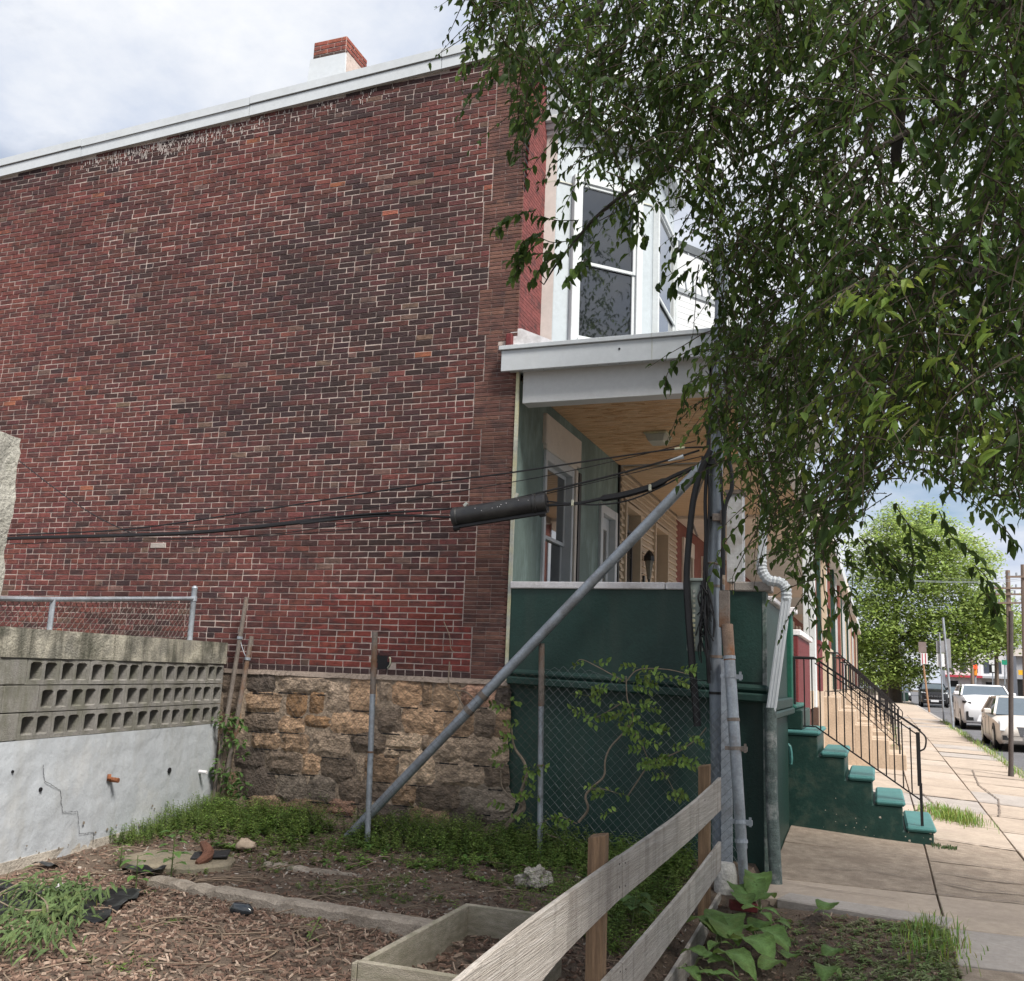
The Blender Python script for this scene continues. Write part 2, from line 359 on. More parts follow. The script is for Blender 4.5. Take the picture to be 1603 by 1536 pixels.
# ------------------------------------------------------------------ the brick corner house
D, HX, FX, YE = 9.38, -3.55, -0.95, 13.97       # side wall plane, front wall, porch front, party line
house = thing('row_house', 'old red brick row house with white bay window and green porch', 'house', (-3.5, 9.4, 0.0))
# masonry body (mortar bed behind the bricks)
side = MB().prism([(-14.0, 1.62), (HX-.025, 1.62), (HX-.025, 8.78), (-4.1, 8.74), (-14.0, 8.25)], 'y', D + 0.0045, D + 0.30).build('side_wall', m_mortar, house)
BASE = 1.66; CH = 0.0662; BL = 0.2135; J = 0.0096
def roofz(x): return 8.735 + 0.0495 * (x + 4.08)
def wall_col(x, z):
    """firing and weathering of one brick at its place"""
    t = noise.noise(Vector((x*0.45, z*0.55, 3.1))) + 0.5*noise.noise(Vector((x*1.3, z*1.5, 9.4)))
    dark = 0.40 + 0.42*t
    dark += 0.42*math.exp(-((x+5.4)/1.7)**2 - ((z-5.6)/1.7)**2)
    dark += 0.18*math.exp(-((x+8.5)/2.5)**2 - ((z-4.6)/1.0)**2)
    dark -= 0.34*math.exp(-((x+4.6)/1.1)**2 - ((z-2.1)/0.55)**2)
    dark -= 0.26*max(0, min(1, (-8.3-x)/2))
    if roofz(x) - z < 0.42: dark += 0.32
    if z < 2.9: dark -= 0.12
    u = R.random()
    dk = max(0, min(1, dark)); lo = (0.040, 0.0235, 0.0245); hi = (0.150, 0.050, 0.043)
    v = min(1, max(0, (1 - dk) + R.gauss(0, .26)))
    c = tuple(a + (b_ - a)*v for a, b_ in zip(lo, hi))
    if u > 0.996: c = (0.26, 0.092, 0.055)
    elif u > 0.972: c = (0.135, 0.082, 0.066)
    if z < 2.5 and x > -6 and R.random() < 0.75: c = (0.185, 0.046, 0.038)
    k = R.uniform(0.88, 1.12); return (c[0]*k, c[1]*k*R.uniform(.93,1.07), c[2]*k*R.uniform(.93,1.07))
def brick_shape(mb, x0, x1, z0, z1, face, back, col, wob=0.0022):
    w = lambda: R.uniform(-wob, wob)
    f = [(x0+w(), face+w(), z0+w()), (x1+w(), face+w(), z0+w()), (x1+w(), face+w(), z1+w()), (x0+w(), face+w(), z1+w())]
    k = 0.004
    v = [(p[0] + (k if i in (0,3) else -k), p[1], p[2] + (k if i < 2 else -k)) for i, p in enumerate(f)] + [(p[0], p[1]+0.004, p[2]) for p in f] + [(p[0], back, p[2]) for p in f]
    return mb.add(v, [(0,1,2,3), (0,4,5,1), (1,5,6,2), (2,6,7,3), (3,7,4,0), (4,8,9,5), (5,9,10,6), (6,10,11,7), (7,11,8,4)], col)
def quoin_x(row):
    base = -4.03 + 0.0035*(row/13.0)
    return (-3.915 if (row // 8) % 2 == 0 else base)
bricks = []           # (screen size, x0, x1, z0, z1, colour)
row = 0
while True:
    z0 = BASE + row*CH + (0.0 if row else 0.0)
    if z0 > 8.75: break
    xe = quoin_x(row) + R.uniform(-.004, .004); x = xe - (0 if row % 2 else BL*0.5) ; first = True
    wav = lambda xx: 0.006*noise.noise(Vector((xx*0.8, row*0.35, 7))) + (0.007*noise.noise(Vector((xx*2.2, row*0.9, 2))) if z0 > 6.4 else 0)
    x1 = xe; k = 0; half = False
    while x1 > -12.6:
        ln = BL
        if row == 0: ln = BL/2
        elif k == 0 and row % 2 == 0: ln = BL/2
        elif half: ln = BL/2; half = False
        elif R.random() < (0.5 if row % 13 == 5 else 0.035): ln = BL/2; half = True
        x0 = x1 - ln; xm = (x0+x1)/2; dz = wav(xm)
        zt = z0 + CH - J
        if zt + dz < roofz(xm) + 0.02 and not (abs(xm + 4.93) < 0.15 and abs(z0 + .03 - 1.80) < 0.075):
            c = wall_col(xm, z0)
            if row == 0: c = (0.06, 0.035, 0.035)
            s_ = 1.0 / topx((xm, D, z0))[2] * ln
            px_ = topx((xm, D, z0))
            vis = -20 < px_[0] < 1000 and not (px_[0] < 340 and px_[1] > 985)
            bricks.append((s_ if vis else 0, x0 + J/2, x1 - J/2, z0 + dz, zt + dz, c))
        x1 = x0; k += 1
    row += 1
bricks.sort(key=lambda b: -b[0])
# the largest three hundred are bricks of their own, sharing eight meshes
protos = []
for k in range(8):
    mb = MB(); brick_shape(mb, -0.5, 0.5, -0.5, 0.5, 0, 1, (1, 1, 1), wob=0.0)
    v = mb.v; j = [(R.uniform(-.012,.012), R.uniform(-.03,.03)) for _ in range(12)]
    L_, H_ = BL - J, CH - J
    mb2 = MB(); brick_shape(mb2, -L_/2, L_/2, -H_/2, H_/2, 0, 0.016, (1, 1, 1), wob=0.0026); me = bpy.data.meshes.new('brick'); me.from_pydata(mb2.v, [], mb2.f); me.materials.append(m_brick)
    ca = me.color_attributes.new('Col', 'FLOAT_COLOR', 'POINT'); ca.data.foreach_set('color', [1.0]*(4*len(mb2.v))); protos.append(me)
NB = 300
for b in bricks[:NB]:
    _, x0, x1, z0, z1, c = b
    ob = bpy.data.objects.new('brick', protos[R.randrange(8)]); COL.objects.link(ob); ob.parent = side
    ob.location = ((x0+x1)/2, D - 0.001 - R.uniform(-.0012, .0018), (z0+z1)/2); ob.scale = ((x1-x0)/(BL-J), 1, (z1-z0)/(CH-J)); ob.color = (*c, 1)
mb = MB()
for b in bricks[NB:]:
    _, x0, x1, z0, z1, c = b
    f = D - 0.001 - R.uniform(-.0012, .0018) * (1.8 if z0 > 6.6 else 1)
    brick_shape(mb, x0, x1, z0, z1, f, D + 0.015, c)
o = mb.build('common_brick', m_brick, side); o['kind'] = 'stuff'
# pressed thin bricks of the front return, toothed into the common brick
mb = MB(); ch = 0.0441
r = 0
while BASE + r*ch < 8.72:
    z0 = BASE + r*ch; rr = int((z0 + 0.01 - BASE)/CH); xs = quoin_x(rr) + 0.006; xe = -3.533; x = xs; k = 0
    band = 0.8 + 0.35*noise.noise(Vector((0, z0*1.6, 5)))
    while x < xe - 0.01:
        ln = R.choice([0.30, 0.30, 0.15]) if not (k == 0 and r % 2) else 0.15
        x1 = min(x + ln, xe)
        if xe - x1 < 0.05: x1 = xe
        t = R.random(); c = (0.175, 0.085, 0.070) if t < .5 else (0.14, 0.066, 0.056) if t < .8 else (0.21, 0.105, 0.08)
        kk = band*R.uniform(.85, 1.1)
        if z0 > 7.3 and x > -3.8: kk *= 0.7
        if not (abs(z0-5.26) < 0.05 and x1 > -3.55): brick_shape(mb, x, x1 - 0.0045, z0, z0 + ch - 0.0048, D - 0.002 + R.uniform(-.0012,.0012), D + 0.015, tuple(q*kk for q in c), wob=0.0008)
        x = x1; k += 1
    r += 1
o = mb.build('pressed_brick', m_brick, side); o['kind'] = 'stuff'
# pale patched brick and the vent hole
MB().box(-8.16, -7.93, D-0.006, D+0.01, 3.035, 3.10).build('patch', m_conc3, side, bevel=0.006)
MB().tube([(-4.93, D+0.002, 1.80), (-4.93, D+0.12, 1.80)], [0.105, 0.10], n=12).build('vent_hole', m_dark, side)
mb = MB(); mb.tube(bez([(-4.87, D+0.02, 1.83), (-4.83, D-0.03, 1.84), (-4.82, D-0.035, 1.78), (-4.86, D-0.01, 1.73)], 5), 0.008, 6); mb.build('vent_wire', m_alum, side)
# white limewash bloom under the coping
m_eff = mat('lime bloom', (0.40, 0.36, 0.345), 0.95, 0.2, 20, bump=0.3)
mb = MB()
for k in range(420):
    xx = R.gauss(-8.6, 0.75) if k % 3 else R.uniform(-9.9, -5.2); zz = roofz(xx) - abs(R.gauss(0, 0.10)) - 0.02; w_ = R.uniform(.003,.009); h_ = R.uniform(.01,.07)
    mb.box(xx, xx+w_, D-0.0075, D-0.003, zz-h_, zz)
o = mb.build('lime_bloom', m_eff, side); o['kind'] = 'stuff'

# stone foundation
found = MB().box(-14, -3.49, D+0.012, D+0.33, -0.3, 1.615).build('foundation', m_smortar, house)
sheet_v = []
STN = [  # corner boxes in the close-up (scale 3.206, origin 330,880), tone
 (40,178,545,645,'d'),(182,318,548,650,'k'),(332,600,565,652,'g'),(575,692,612,752,'g'),(697,832,580,742,'t'),(842,905,572,690,'g'),(910,1057,590,722,'o'),(1062,1108,605,728,'b'),(1114,1250,605,740,'b'),(1262,1418,600,722,'r'),(1424,1500,640,735,'k'),
 (172,345,662,748,'b'),(376,480,650,774,'O'),(494,566,650,754,'O'),(606,805,760,855,'t'),(836,955,735,855,'d'),(962,1172,735,862,'t'),(1180,1320,752,872,'b'),(1326,1420,748,882,'d'),(1426,1502,742,878,'b'),
 (160,330,758,845,'d'),(340,470,785,850,'t'),(475,592,780,822,'O'),(200,345,862,930,'b'),(352,492,870,946,'b'),(503,700,862,972,'g'),(706,876,868,948,'d'),(880,1056,860,936,'p'),(1060,1092,868,938,'g'),(1097,1246,880,1000,'g'),(1252,1494,888,1012,'g'),
 (115,268,935,1035,'k'),(274,450,955,1055,'d'),(456,545,968,1062,'t'),(551,722,975,1092,'d'),(730,764,980,1100,'g'),(872,942,935,972,'p'),(770,930,965,1095,'b'),(940,1122,955,1112,'p'),(1136,1368,1002,1122,'g'),(1375,1495,1016,1132,'d'),
 (138,320,1038,1176,'k'),(324,476,1078,1192,'s'),(482,622,1082,1198,'s'),(636,800,1102,1200,'d'),(806,884,1112,1196,'d'),(906,1024,1118,1215,'b'),(1030,1244,1130,1238,'d'),(1252,1512,1130,1252,'s'),
 (175,372,1182,1245,'b'),(378,584,1200,1250,'b'),(590,724,1198,1262,'r'),(736,800,1208,1290,'d'),(806,990,1228,1314,'k'),(996,1194,1240,1328,'b'),(1200,1384,1246,1320,'k'),(1390,1504,1256,1330,'s'),
 (60,150,660,750,'d'),(40,150,760,860,'b'),(20,110,880,1000,'d'),(10,130,1060,1180,'b'),(-160,30,560,700,'d'),(-170,20,710,850,'b'),(-160,10,860,1000,'g')]
TONE = {'d': (0.105, 0.088, 0.075), 'k': (0.062, 0.054, 0.050), 'g': (0.21, 0.175, 0.145), 't': (0.29, 0.21, 0.15), 'o': (0.28, 0.195, 0.135), 'b': (0.175, 0.13, 0.095), 'r': (0.19, 0.125, 0.10), 'O': (0.175, 0.115, 0.07), 'p': (0.33, 0.27, 0.215), 's': (0.135, 0.122, 0.11)}
def stone(x0, x1, z0, z1, col, y=D, depth=0.035, tn_=True):
    n, m_ = 5, 4; g_ = .013; x0 -= g_; x1 += g_; z0 -= g_*.8; z1 += g_*.8; depth = R.uniform(.008, .026); tl = (R.uniform(-.02,.02), R.uniform(-.016,.016)); sd_ = R.uniform(0, 50); vs_ = []; idx = {}
    for j in range(m_+1):
        for i in range(n+1):
            u, w = i/n, j/m_; e = min(u, 1-u, w, 1-w)
            bx = (x1-x0)*0.11*noise.noise(Vector((u*3, w*3, sd_))); bz = (z1-z0)*0.15*noise.noise(Vector((u*3, w*3, sd_+9)))
            cx = 0.0
            if (i in (0, n)) and (j in (0, m_)): cx = 0.07
            xx = x0 + (x1-x0)*(u + (cx if u == 0 else -cx if u == 1 else 0)) + bx; zz = z0 + (z1-z0)*(w + (cx if w == 0 else -cx if w == 1 else 0)) + bz
            yy = y + 0.011 if e == 0 else y - depth*(0.6 + 1.3*noise.noise(Vector((u*3.1, w*3.1, sd_+20)))) - tl[0]*(u-.5) - tl[1]*(w-.5)
            idx[i, j] = len(vs_); vs_.append((xx, yy, zz))
    fs = [(idx[i,j], idx[i+1,j], idx[i+1,j+1], idx[i,j+1]) for j in range(m_) for i in range(n)]
    k = R.uniform(0.85, 1.15)*2.0
    col = (col[0]*1.10, col[1]*1.0, col[2]*.90) if tn_ else col
    return MB().add(vs_, fs, tuple(q*k for q in col)).build('stone', m_stone, found)
for (a, b, c_, d_, tn) in STN:
    p = at(330 + a/3.206, 880 + d_/3.206, y=D); q = at(330 + b/3.206, 880 + c_/3.206, y=D)
    stone(p.x, q.x, max(-0.05, p.z), min(1.60, q.z), TONE[tn])
mb = MB()  # dark strips under some stones paint in the shade of their crevices
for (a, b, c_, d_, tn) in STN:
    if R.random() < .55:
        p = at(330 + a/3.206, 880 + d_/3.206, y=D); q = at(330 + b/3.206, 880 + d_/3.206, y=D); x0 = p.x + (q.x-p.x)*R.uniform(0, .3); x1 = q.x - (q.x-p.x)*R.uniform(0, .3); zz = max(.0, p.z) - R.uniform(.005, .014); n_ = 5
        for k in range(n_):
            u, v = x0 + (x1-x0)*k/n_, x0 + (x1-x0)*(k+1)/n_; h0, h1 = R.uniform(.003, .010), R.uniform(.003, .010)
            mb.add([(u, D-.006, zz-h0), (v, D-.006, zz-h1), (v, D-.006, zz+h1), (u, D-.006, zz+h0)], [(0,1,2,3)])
o = mb.build('crevice_shade', m_dark, found); o['kind'] = 'stuff'
rough_box('mortar_ledge', -9.5, -3.5, D-0.012, D+0.03, 1.605, 1.655, mat('pink mortar', (0.42, 0.335, 0.28), 0.95, 0.2, 8, bump=0.6), found, div=0.1, amp=0.012, seed=3, sc=6)

# white metal coping in overlapping lengths
def cop(x0, x1, lift, name='coping'):
    a = [(x0, roofz(x0)), (x1, roofz(x1))]
    mb = MB()
    y0 = D - 0.045
    mb.hexa([(x0, y0, a[0][1]), (x1, y0, a[1][1]), (x1, D+0.32, a[1][1]), (x0, D+0.32, a[0][1]), (x0, y0, a[0][1]+.14), (x1, y0, a[1][1]+.14), (x1, D+0.32, a[1][1]+.14), (x0, D+0.32, a[0][1]+.14)])
    y0 = D - 0.062
    mb.hexa([(x0, y0, a[0][1]+.143+lift), (x1, y0, a[1][1]+.143+lift), (x1, D+0.36, a[1][1]+.16), (x0, D+0.36, a[0][1]+.16), (x0, y0, a[0][1]+.25+lift), (x1, y0, a[1][1]+.25+lift), (x1, D+0.36, a[1][1]+.27), (x0, D+0.36, a[0][1]+.27)])
    return mb.build(name, m_white, house)
for k, (x0, x1) in enumerate(((-14, -10.02), (-10.012, -7.30), (-7.292, -4.62), (-4.612, -3.45))): cop(x0, x1, 0.0 if k % 2 else 0.012)
# chimney with metal skirt
chim = MB().prism([(9.82, 8.6), (10.48, 8.6), (10.42, 9.62), (9.88, 9.62)], 'x', -6.79, -6.25).build('chimney', m_mortar, house)
mb = MB(); z = 9.60; r = 0
mb.hexa([(-6.83, 9.80, 8.7), (-6.21, 9.80, 8.7), (-6.21, 10.5, 8.7), (-6.83, 10.5, 8.7), (-6.80, 9.845, 9.60), (-6.27, 9.845, 9.60), (-6.27, 10.45, 9.60), (-6.80, 10.45, 9.60)]); mb.build('flashing', m_white, chim)
for r in range(4):
    z0 = 9.60 + r*0.066
    for side_ in (0, 1):
        L0, L1 = (-6.775, -6.285) if side_ == 0 else (9.875, 10.42)
        cuts = [L0, L0+.21, L0+.42, L1] if r % 2 else [L0, L0+.105, L0+.315, L1] if side_ == 0 else [L0, L0+.21, L1] if r % 2 else [L0, L0+.105, L0+.32, L1]
        for a, b in zip(cuts, cuts[1:]):
            if b - a < 0.02: continue
            c = R.choice([(0.26, 0.075, 0.055), (0.22, 0.065, 0.05), (0.29, 0.09, 0.06)]) if r else (0.07, 0.045, 0.04)
            mb = MB()
            if side_ == 0: mb.box(a+.004, b-.004, 9.868, 9.90, z0+.004, z0+.058, c)
            else: mb.box(-6.31, -6.278, a+.004, b-.004, z0+.004, z0+.058, c)
            mb.build('brick', m_brick, chim, bevel=0.004)
MB().box(-6.775, -6.285, 9.875, 10.42, 9.60, 9.862).build('chimney_core', m_mortar, chim)

# front wall above the porch: red painted pressed brick
fw = MB().box(HX-0.28, HX-0.006, D+0.31, YE, 4.9, 8.75).box(HX-0.28, HX-0.008, D+0.012, D+0.31, 4.9, 8.6).build('front_wall', mat('red joint', (0.10, 0.02, 0.02), 0.8, 0.2, 4), house)
mb = MB(); r = 0
while 5.0 + r*ch < 8.55:
    z0 = 5.0 + r*ch; y0 = D + 0.004; k = 0
    while y0 < 10.12:
        ln = 0.15 if (k == 0 and r % 2) else 0.30; y1 = min(y0+ln, 10.13)
        gap = 6.95 < z0 < 8.0 and (y0 < D + 0.01) and y1 - D < 0.05 + 0.26*(1-abs(z0-7.5)/0.55) + (0.05 if r % 2 else 0)
        if not (7.0 < z0 < 7.95 and k == 0 and r % 2):
            t = R.uniform(.85, 1.15); w = lambda: 0
            mb.box(HX-0.01, HX+0.008+R.uniform(-.001,.001), y0+.001, y1-.002, z0, z0+ch-.005, (0.190*t, 0.058*t, 0.055*t))
        y0 = y1; k += 1
    r += 1
o = mb.build('pressed_brick', m_brick, fw); o['kind'] = 'stuff'
# dark toothed slots left in the corner
mb = MB()
for k in range(11):
    z0 = 7.05 + k*0.088; mb.hexa([(HX+.002, D-0.004, z0), (HX+.012, D-0.004, z0-.01), (HX+.012, D+.06+.012*k, z0-.02), (HX+.002, D+.06+.012*k, z0-.02), (HX+.002, D-0.004, z0+.03), (HX+.012, D-0.004, z0+.03), (HX+.012, D+.06+.012*k, z0+.012), (HX+.002, D+.06+.012*k, z0+.012)])
mb.build('toothing', m_dark, fw)
# ------------------------------------------------------------------ bay window of the corner house
bay = bpy.data.objects.new('bay_window', None); COL.objects.link(bay); attach(bay, house)
BZ0, BZ1 = 5.28, 8.15
BP = [(HX, 10.14), (-3.40, 10.14), (-2.46, 11.06), (-2.46, 12.50), (-3.40, 13.42), (HX, 13.42)]
m_bay = mat('pale blue grey cladding', (0.40, 0.445, 0.48), 0.38, 0.10, 1.6, bump=0.10, bscale=2.5, stain=(0.38, 0.42, 0.45), sscale=1.8, sfac=0.5)
m_bayw = mat('beige return', (0.55, 0.51, 0.49), 0.6, 0.08, 2.0)
mb = MB(); mb.prism(BP[::-1], 'z', BZ0, BZ1 - 0.0); bb = mb.build('bay_wall', m_bay, bay)
MB().box(HX, -3.405, 10.132, 10.138, BZ0, BZ1).build('return_panel', m_bayw, bay)
def off(P, d):
    c = Vector((-3.1, 11.78)); o = []
    for (x, y) in P:
        o.append((x + (d if x > HX + .05 else 0), y + (d*0.75 if y > 11.78 else -d*0.75)))
    return o
for (z0, z1, d) in ((8.10, 8.17, 0.04), (8.17, 8.24, 0.09), (8.24, 8.32, 0.15), (8.32, 8.95, 0.10), (8.95, 9.05, 0.2)):
    MB().prism(off(BP, d)[::-1], 'z', z0, z1 - 0.002).build('cornice', m_whitep if d != 0.10 else m_bay, bay, bevel=0.01)
MB().prism(off(BP, 0.012)[::-1], 'z', 7.50, 7.515).build('seam', m_alum, bay)
def frame_win(parent, a, b, z0, z1, m_fr, name='window', fw_=0.075, dep=0.05, rail=None, outx=0.03, trim=0.06):
    """sash window on an upright facet from a to b (plan points), z0..z1; proud of the wall"""
    a = Vector((*a, 0)); b = Vector((*b, 0)); d = (b-a).normalized(); nrm = Vector((d.y, -d.x, 0))
    def pb(mb, s0, s1, za, zb, o0, o1):
        p = [a + d*s0 + nrm*o0, a + d*s1 + nrm*o0, a + d*s1 + nrm*o1, a + d*s0 + nrm*o1]
        mb.hexa([(v.x, v.y, za) for v in (p[3], p[2], p[1], p[0])] + [(v.x, v.y, zb) for v in (p[3], p[2], p[1], p[0])])
    W = (b-a).length; fr = MB()
    pb(fr, 0, fw_, z0, z1, 0, outx+dep); pb(fr, W-fw_, W, z0, z1, 0, outx+dep); pb(fr, fw_, W-fw_, z1-fw_, z1, 0, outx+dep-.004); pb(fr, fw_, W-fw_, z0, z0+fw_, 0, outx+dep+.01)
    f = fr.build(name, m_fr, parent, bevel=0.006)
    zr = rail or (z0+z1)/2
    sa = MB(); k = 0.04
    for (zz0, zz1, oo) in ((zr-.01, z1-fw_, 0.028), (z0+fw_, zr+.03, 0.012)):
        pb(sa, fw_, fw_+k, zz0, zz1, outx-.02, outx+oo); pb(sa, W-fw_-k, W-fw_, zz0, zz1, outx-.02, outx+oo)
        pb(sa, fw_+k, W-fw_-k, zz1-k, zz1, outx-.02, outx+oo-.002); pb(sa, fw_+k, W-fw_-k, zz0, zz0+k, outx-.02, outx+oo-.002)
    sa.build('sash', m_fr, f, bevel=0.004)
    for (zz0, zz1, oo) in ((zr, z1-fw_-.02, 0.012), (z0+fw_+.02, zr, 0.0)):
        g = MB(); pb(g, fw_+.02, W-fw_-.02, zz0, zz1, 0.004, outx+oo-.008); g.build('pane', m_glass, f)
    return f
d45 = Vector((BP[2][0]-BP[1][0], BP[2][1]-BP[1][1])); l45 = d45.length; d45 /= l45
wa = (BP[1][0] + d45.x*0.20, BP[1][1] + d45.y*0.20); wb = (BP[1][0] + d45.x*(l45-0.16), BP[1][1] + d45.y*(l45-0.16))
frame_win(bay, wa, wb, 5.50, 7.62, m_whitep, rail=6.52, fw_=0.085)
frame_win(bay, (-2.46, 11.16), (-2.46, 12.40), 5.50, 7.62, m_whitep, rail=6.40, fw_=0.06)
# exposed wood where the cladding has come off under the sill
mw = mat('bare board', (0.42, 0.22, 0.12), 0.8, 0.3, 12, stretch=(2, 2, 12))
for (s0, s1, zz) in ((0.62, 0.92, 5.345), (0.93, 1.13, 5.42)):
    a = Vector((BP[1][0] + d45.x*s0, BP[1][1] + d45.y*s0, zz)); b = Vector((BP[1][0] + d45.x*s1, BP[1][1] + d45.y*s1, zz - .01))
    n_ = Vector((d45.y, -d45.x, 0))*0.008
    MB().bar(a+n_, b+n_, 0.02, 0.05).build('bare_board', mw, bay)

# ------------------------------------------------------------------ porch roof, beam, ceiling
roofp = MB().prism([(D-0.10, 4.93), (D-0.10, 5.135), (YE, 5.135), (YE, 4.93)], 'x', HX+0.012, -0.62).build('porch_roof', m_white, house)
mb = MB()
mb.box(-3.665, -0.56, D-0.135, D-0.102, 4.885, 5.115).box(-3.69, -0.55, D-0.16, D-0.04, 5.118, 5.165); mb.box(-0.60, -0.565, D-0.10, YE, 4.885, 5.115)
mb.build('fascia', m_white, roofp, bevel=0.004)
MB().box(-2.035, -2.03, D-0.1375, D-0.134, 4.886, 5.114).box(-2.035, -2.03, D-0.1625, D-0.159, 5.119, 5.164).build('seam', m_alum, roofp)
MB().box(-3.60, -0.62, D-0.10, D+0.02, 4.905, 4.925).build('soffit', m_white, roofp)
mb = MB()
for k in range(24): mb.tube([(-3.45+k*0.118, D-0.045, 4.9045), (-3.45+k*0.118, D-0.045, 4.92)], 0.006, 6)
mb.build('soffit_vent', m_dark, roofp)
MB().tube([(-2.37, D-0.14, 5.03), (-2.37, D-0.133, 5.03)], 0.012, 8).build('bolt', m_iron, roofp)
mb = MB(); mb.prism([(-3.62, 5.165), (-3.62, 5.40), (-3.50, 5.40), (-3.05, 5.19), (-3.05, 5.165)], 'y', D+0.0, D+0.06); mb.build('wall_flashing', m_capw, roofp)
MB().box(-3.66, -3.585, D-0.05, D+0.01, 5.17, 5.34).build('broken_brick', m_redp, roofp, bevel=0.012)
MB().prism([(D+0.012, 4.56), (D+0.012, 4.92), (D+0.20, 4.92), (D+0.20, 4.56)], 'x', -3.46, -0.98).build('porch_beam', mat('porch beam', (0.55, 0.56, 0.57), 0.45, 0.06, 2.0, bump=0.06, bscale=3), house, bevel=0.004)
MB().box(-1.16, -0.98, D+0.205, YE, 4.56, 4.92).build('porch_beam', m_white, house, bevel=0.004)
cl_ = MB().box(HX+0.005, -1.16, D+0.205, YE-0.01, 4.865, 4.90).build('porch_ceiling', m_osb, house)
# strands of the ceiling mat standing a little proud
mb = MB()
for k in range(420):
    x = R.uniform(-3.4, -1.3); y = R.uniform(D+.25, YE-.1); l = R.uniform(.05, .22); a = R.gauss(0, .06)
    mb.box(x, x+l, y, y+R.uniform(.004,.010), 4.8615, 4.866)
o = mb.build('ceiling_strand', mat('straw strand', (0.56, 0.33, 0.16), 0.7, 0.3, 30), cl_); o['kind'] = 'stuff'
# ceiling light
pl = at(1030, 680, z=4.865)
lt = MB().box(pl.x-.15, pl.x+.15, pl.y-.2, pl.y+.2, 4.835, 4.8635).build('ceiling_light', m_alum, house, bevel=0.006)
mb = MB(); mb.hexa([(pl.x-.10, pl.y-.15, 4.745), (pl.x+.10, pl.y-.15, 4.745), (pl.x+.10, pl.y+.15, 4.745), (pl.x-.10, pl.y+.15, 4.745), (pl.x-.135, pl.y-.185, 4.8355), (pl.x+.135, pl.y-.185, 4.8355), (pl.x+.135, pl.y+.185, 4.8355), (pl.x-.135, pl.y+.185, 4.8355)])
mb.build('lamp_shade', mat('frosted lamp', (0.42, 0.43, 0.38), 0.3, 0.1, 4), lt, bevel=0.01)

# ------------------------------------------------------------------ porch front wall of the house with window and door
pw = MB(); W1 = (10.43, 11.58); W2 = (12.88, 13.80)
X0, X1 = HX-0.28, HX
pw.box(X0, X1, D+0.05, W1[0], 1.7, 4.88); pw.box(X0, X1, W1[0], W1[1], 4.42, 4.88); pw.box(X0, X1, W1[0], W1[1], 1.7, 2.2); pw.box(X0, X1, W1[1], W2[0], 1.7, 4.88)
pw.box(X0, X1, W2[0], W2[1], 4.10, 4.88); pw.box(X0, X1, W2[1], YE, 1.7, 4.88)
pwo = pw.build('porch_wall', m_greenw, house)
def yz_poly(pts, x0, x1): return MB().prism([(p[0], p[1]) for p in pts], 'x', x0, x1)
yz_poly([(10.36, 4.72), (11.80, 4.72), (11.80, 4.36), (11.62, 4.36), (11.62, 4.30), (10.40, 4.30), (10.40, 4.36), (10.36, 4.36)], HX-0.05, HX+0.05).build('lintel', m_cream, house, bevel=0.012)
def sash_x(parent, y0, y1, z0, z1, x, m_fr, rail, fw_=0.07, name='window', blind=True):
    f = MB().box(x-.14, x+.03, y0, y0+fw_, z0, z1).box(x-.14, x+.03, y1-fw_, y1, z0, z1).box(x-.14, x+.026, y0+fw_, y1-fw_, z1-fw_*1.6, z1).box(x-.14, x+.03, y0+fw_, y1-fw_, z0, z0+fw_)
    f = f.build(name, m_fr, parent, bevel=0.005); k = 0.045
    for (a, b, xo) in ((rail, z1-fw_*1.6, -.06), (z0+fw_, rail+.045, -.09)):
        s_ = MB().box(x+xo-.03, x+xo, y0+fw_, y0+fw_+k, a, b).box(x+xo-.03, x+xo, y1-fw_-k, y1-fw_, a, b).box(x+xo-.03, x+xo-.002, y0+fw_+k, y1-fw_-k, b-k, b).box(x+xo-.03, x+xo-.002, y0+fw_+k, y1-fw_-k, a, a+k)
        s_.build('sash', m_fr, f, bevel=0.004); MB().box(x+xo-.02, x+xo-.012, y0+fw_+k*.5, y1-fw_-k*.5, a+.02, b-.02).build('pane', m_glass, f)
    return f
sash_x(house, W1[0], W1[1], 2.2, 4.30, HX, m_white, 3.30)
yz_poly([(11.60, 4.30), (11.68, 4.30), (11.68, 2.2), (11.60, 2.2)], HX, HX+0.05).build('window_trim', m_cream, house, bevel=0.004)
MB().box(HX+.004, HX+.06, 11.70, 11.80, 1.7, 4.28).build('drain_pipe', m_black, house)
dr = MB().box(HX-.2, HX+.04, W2[0], W2[0]+.12, 1.72, 4.10).box(HX-.2, HX+.04, W2[1]-.12, W2[1], 1.72, 4.10).box(HX-.2, HX+.036, W2[0]+.12, W2[1]-.12, 3.98, 4.10).build('door_frame', m_white, house, bevel=0.006)
do = MB().box(HX-.12, HX-.06, W2[0]+.122, W2[0]+.24, 1.74, 3.98).box(HX-.12, HX-.06, W2[1]-.24, W2[1]-.122, 1.74, 3.98).box(HX-.12, HX-.062, W2[0]+.24, W2[1]-.24, 3.80, 3.978).box(HX-.12, HX-.062, W2[0]+.24, W2[1]-.24, 1.742, 2.0).box(HX-.12, HX-.062, W2[0]+.24, W2[1]-.24, 2.78, 2.90)
do = do.build('door', m_white, house, bevel=0.005); MB().box(HX-.10, HX-.085, W2[0]+.2, W2[1]-.2, 1.9, 3.85).build('pane', glassy('storm glass', (0.16, 0.15, 0.14)), do)
MB().box(HX+.003, HX+.03, YE-0.06, YE, 1.7, 4.86).build('party_strip', m_black, house)
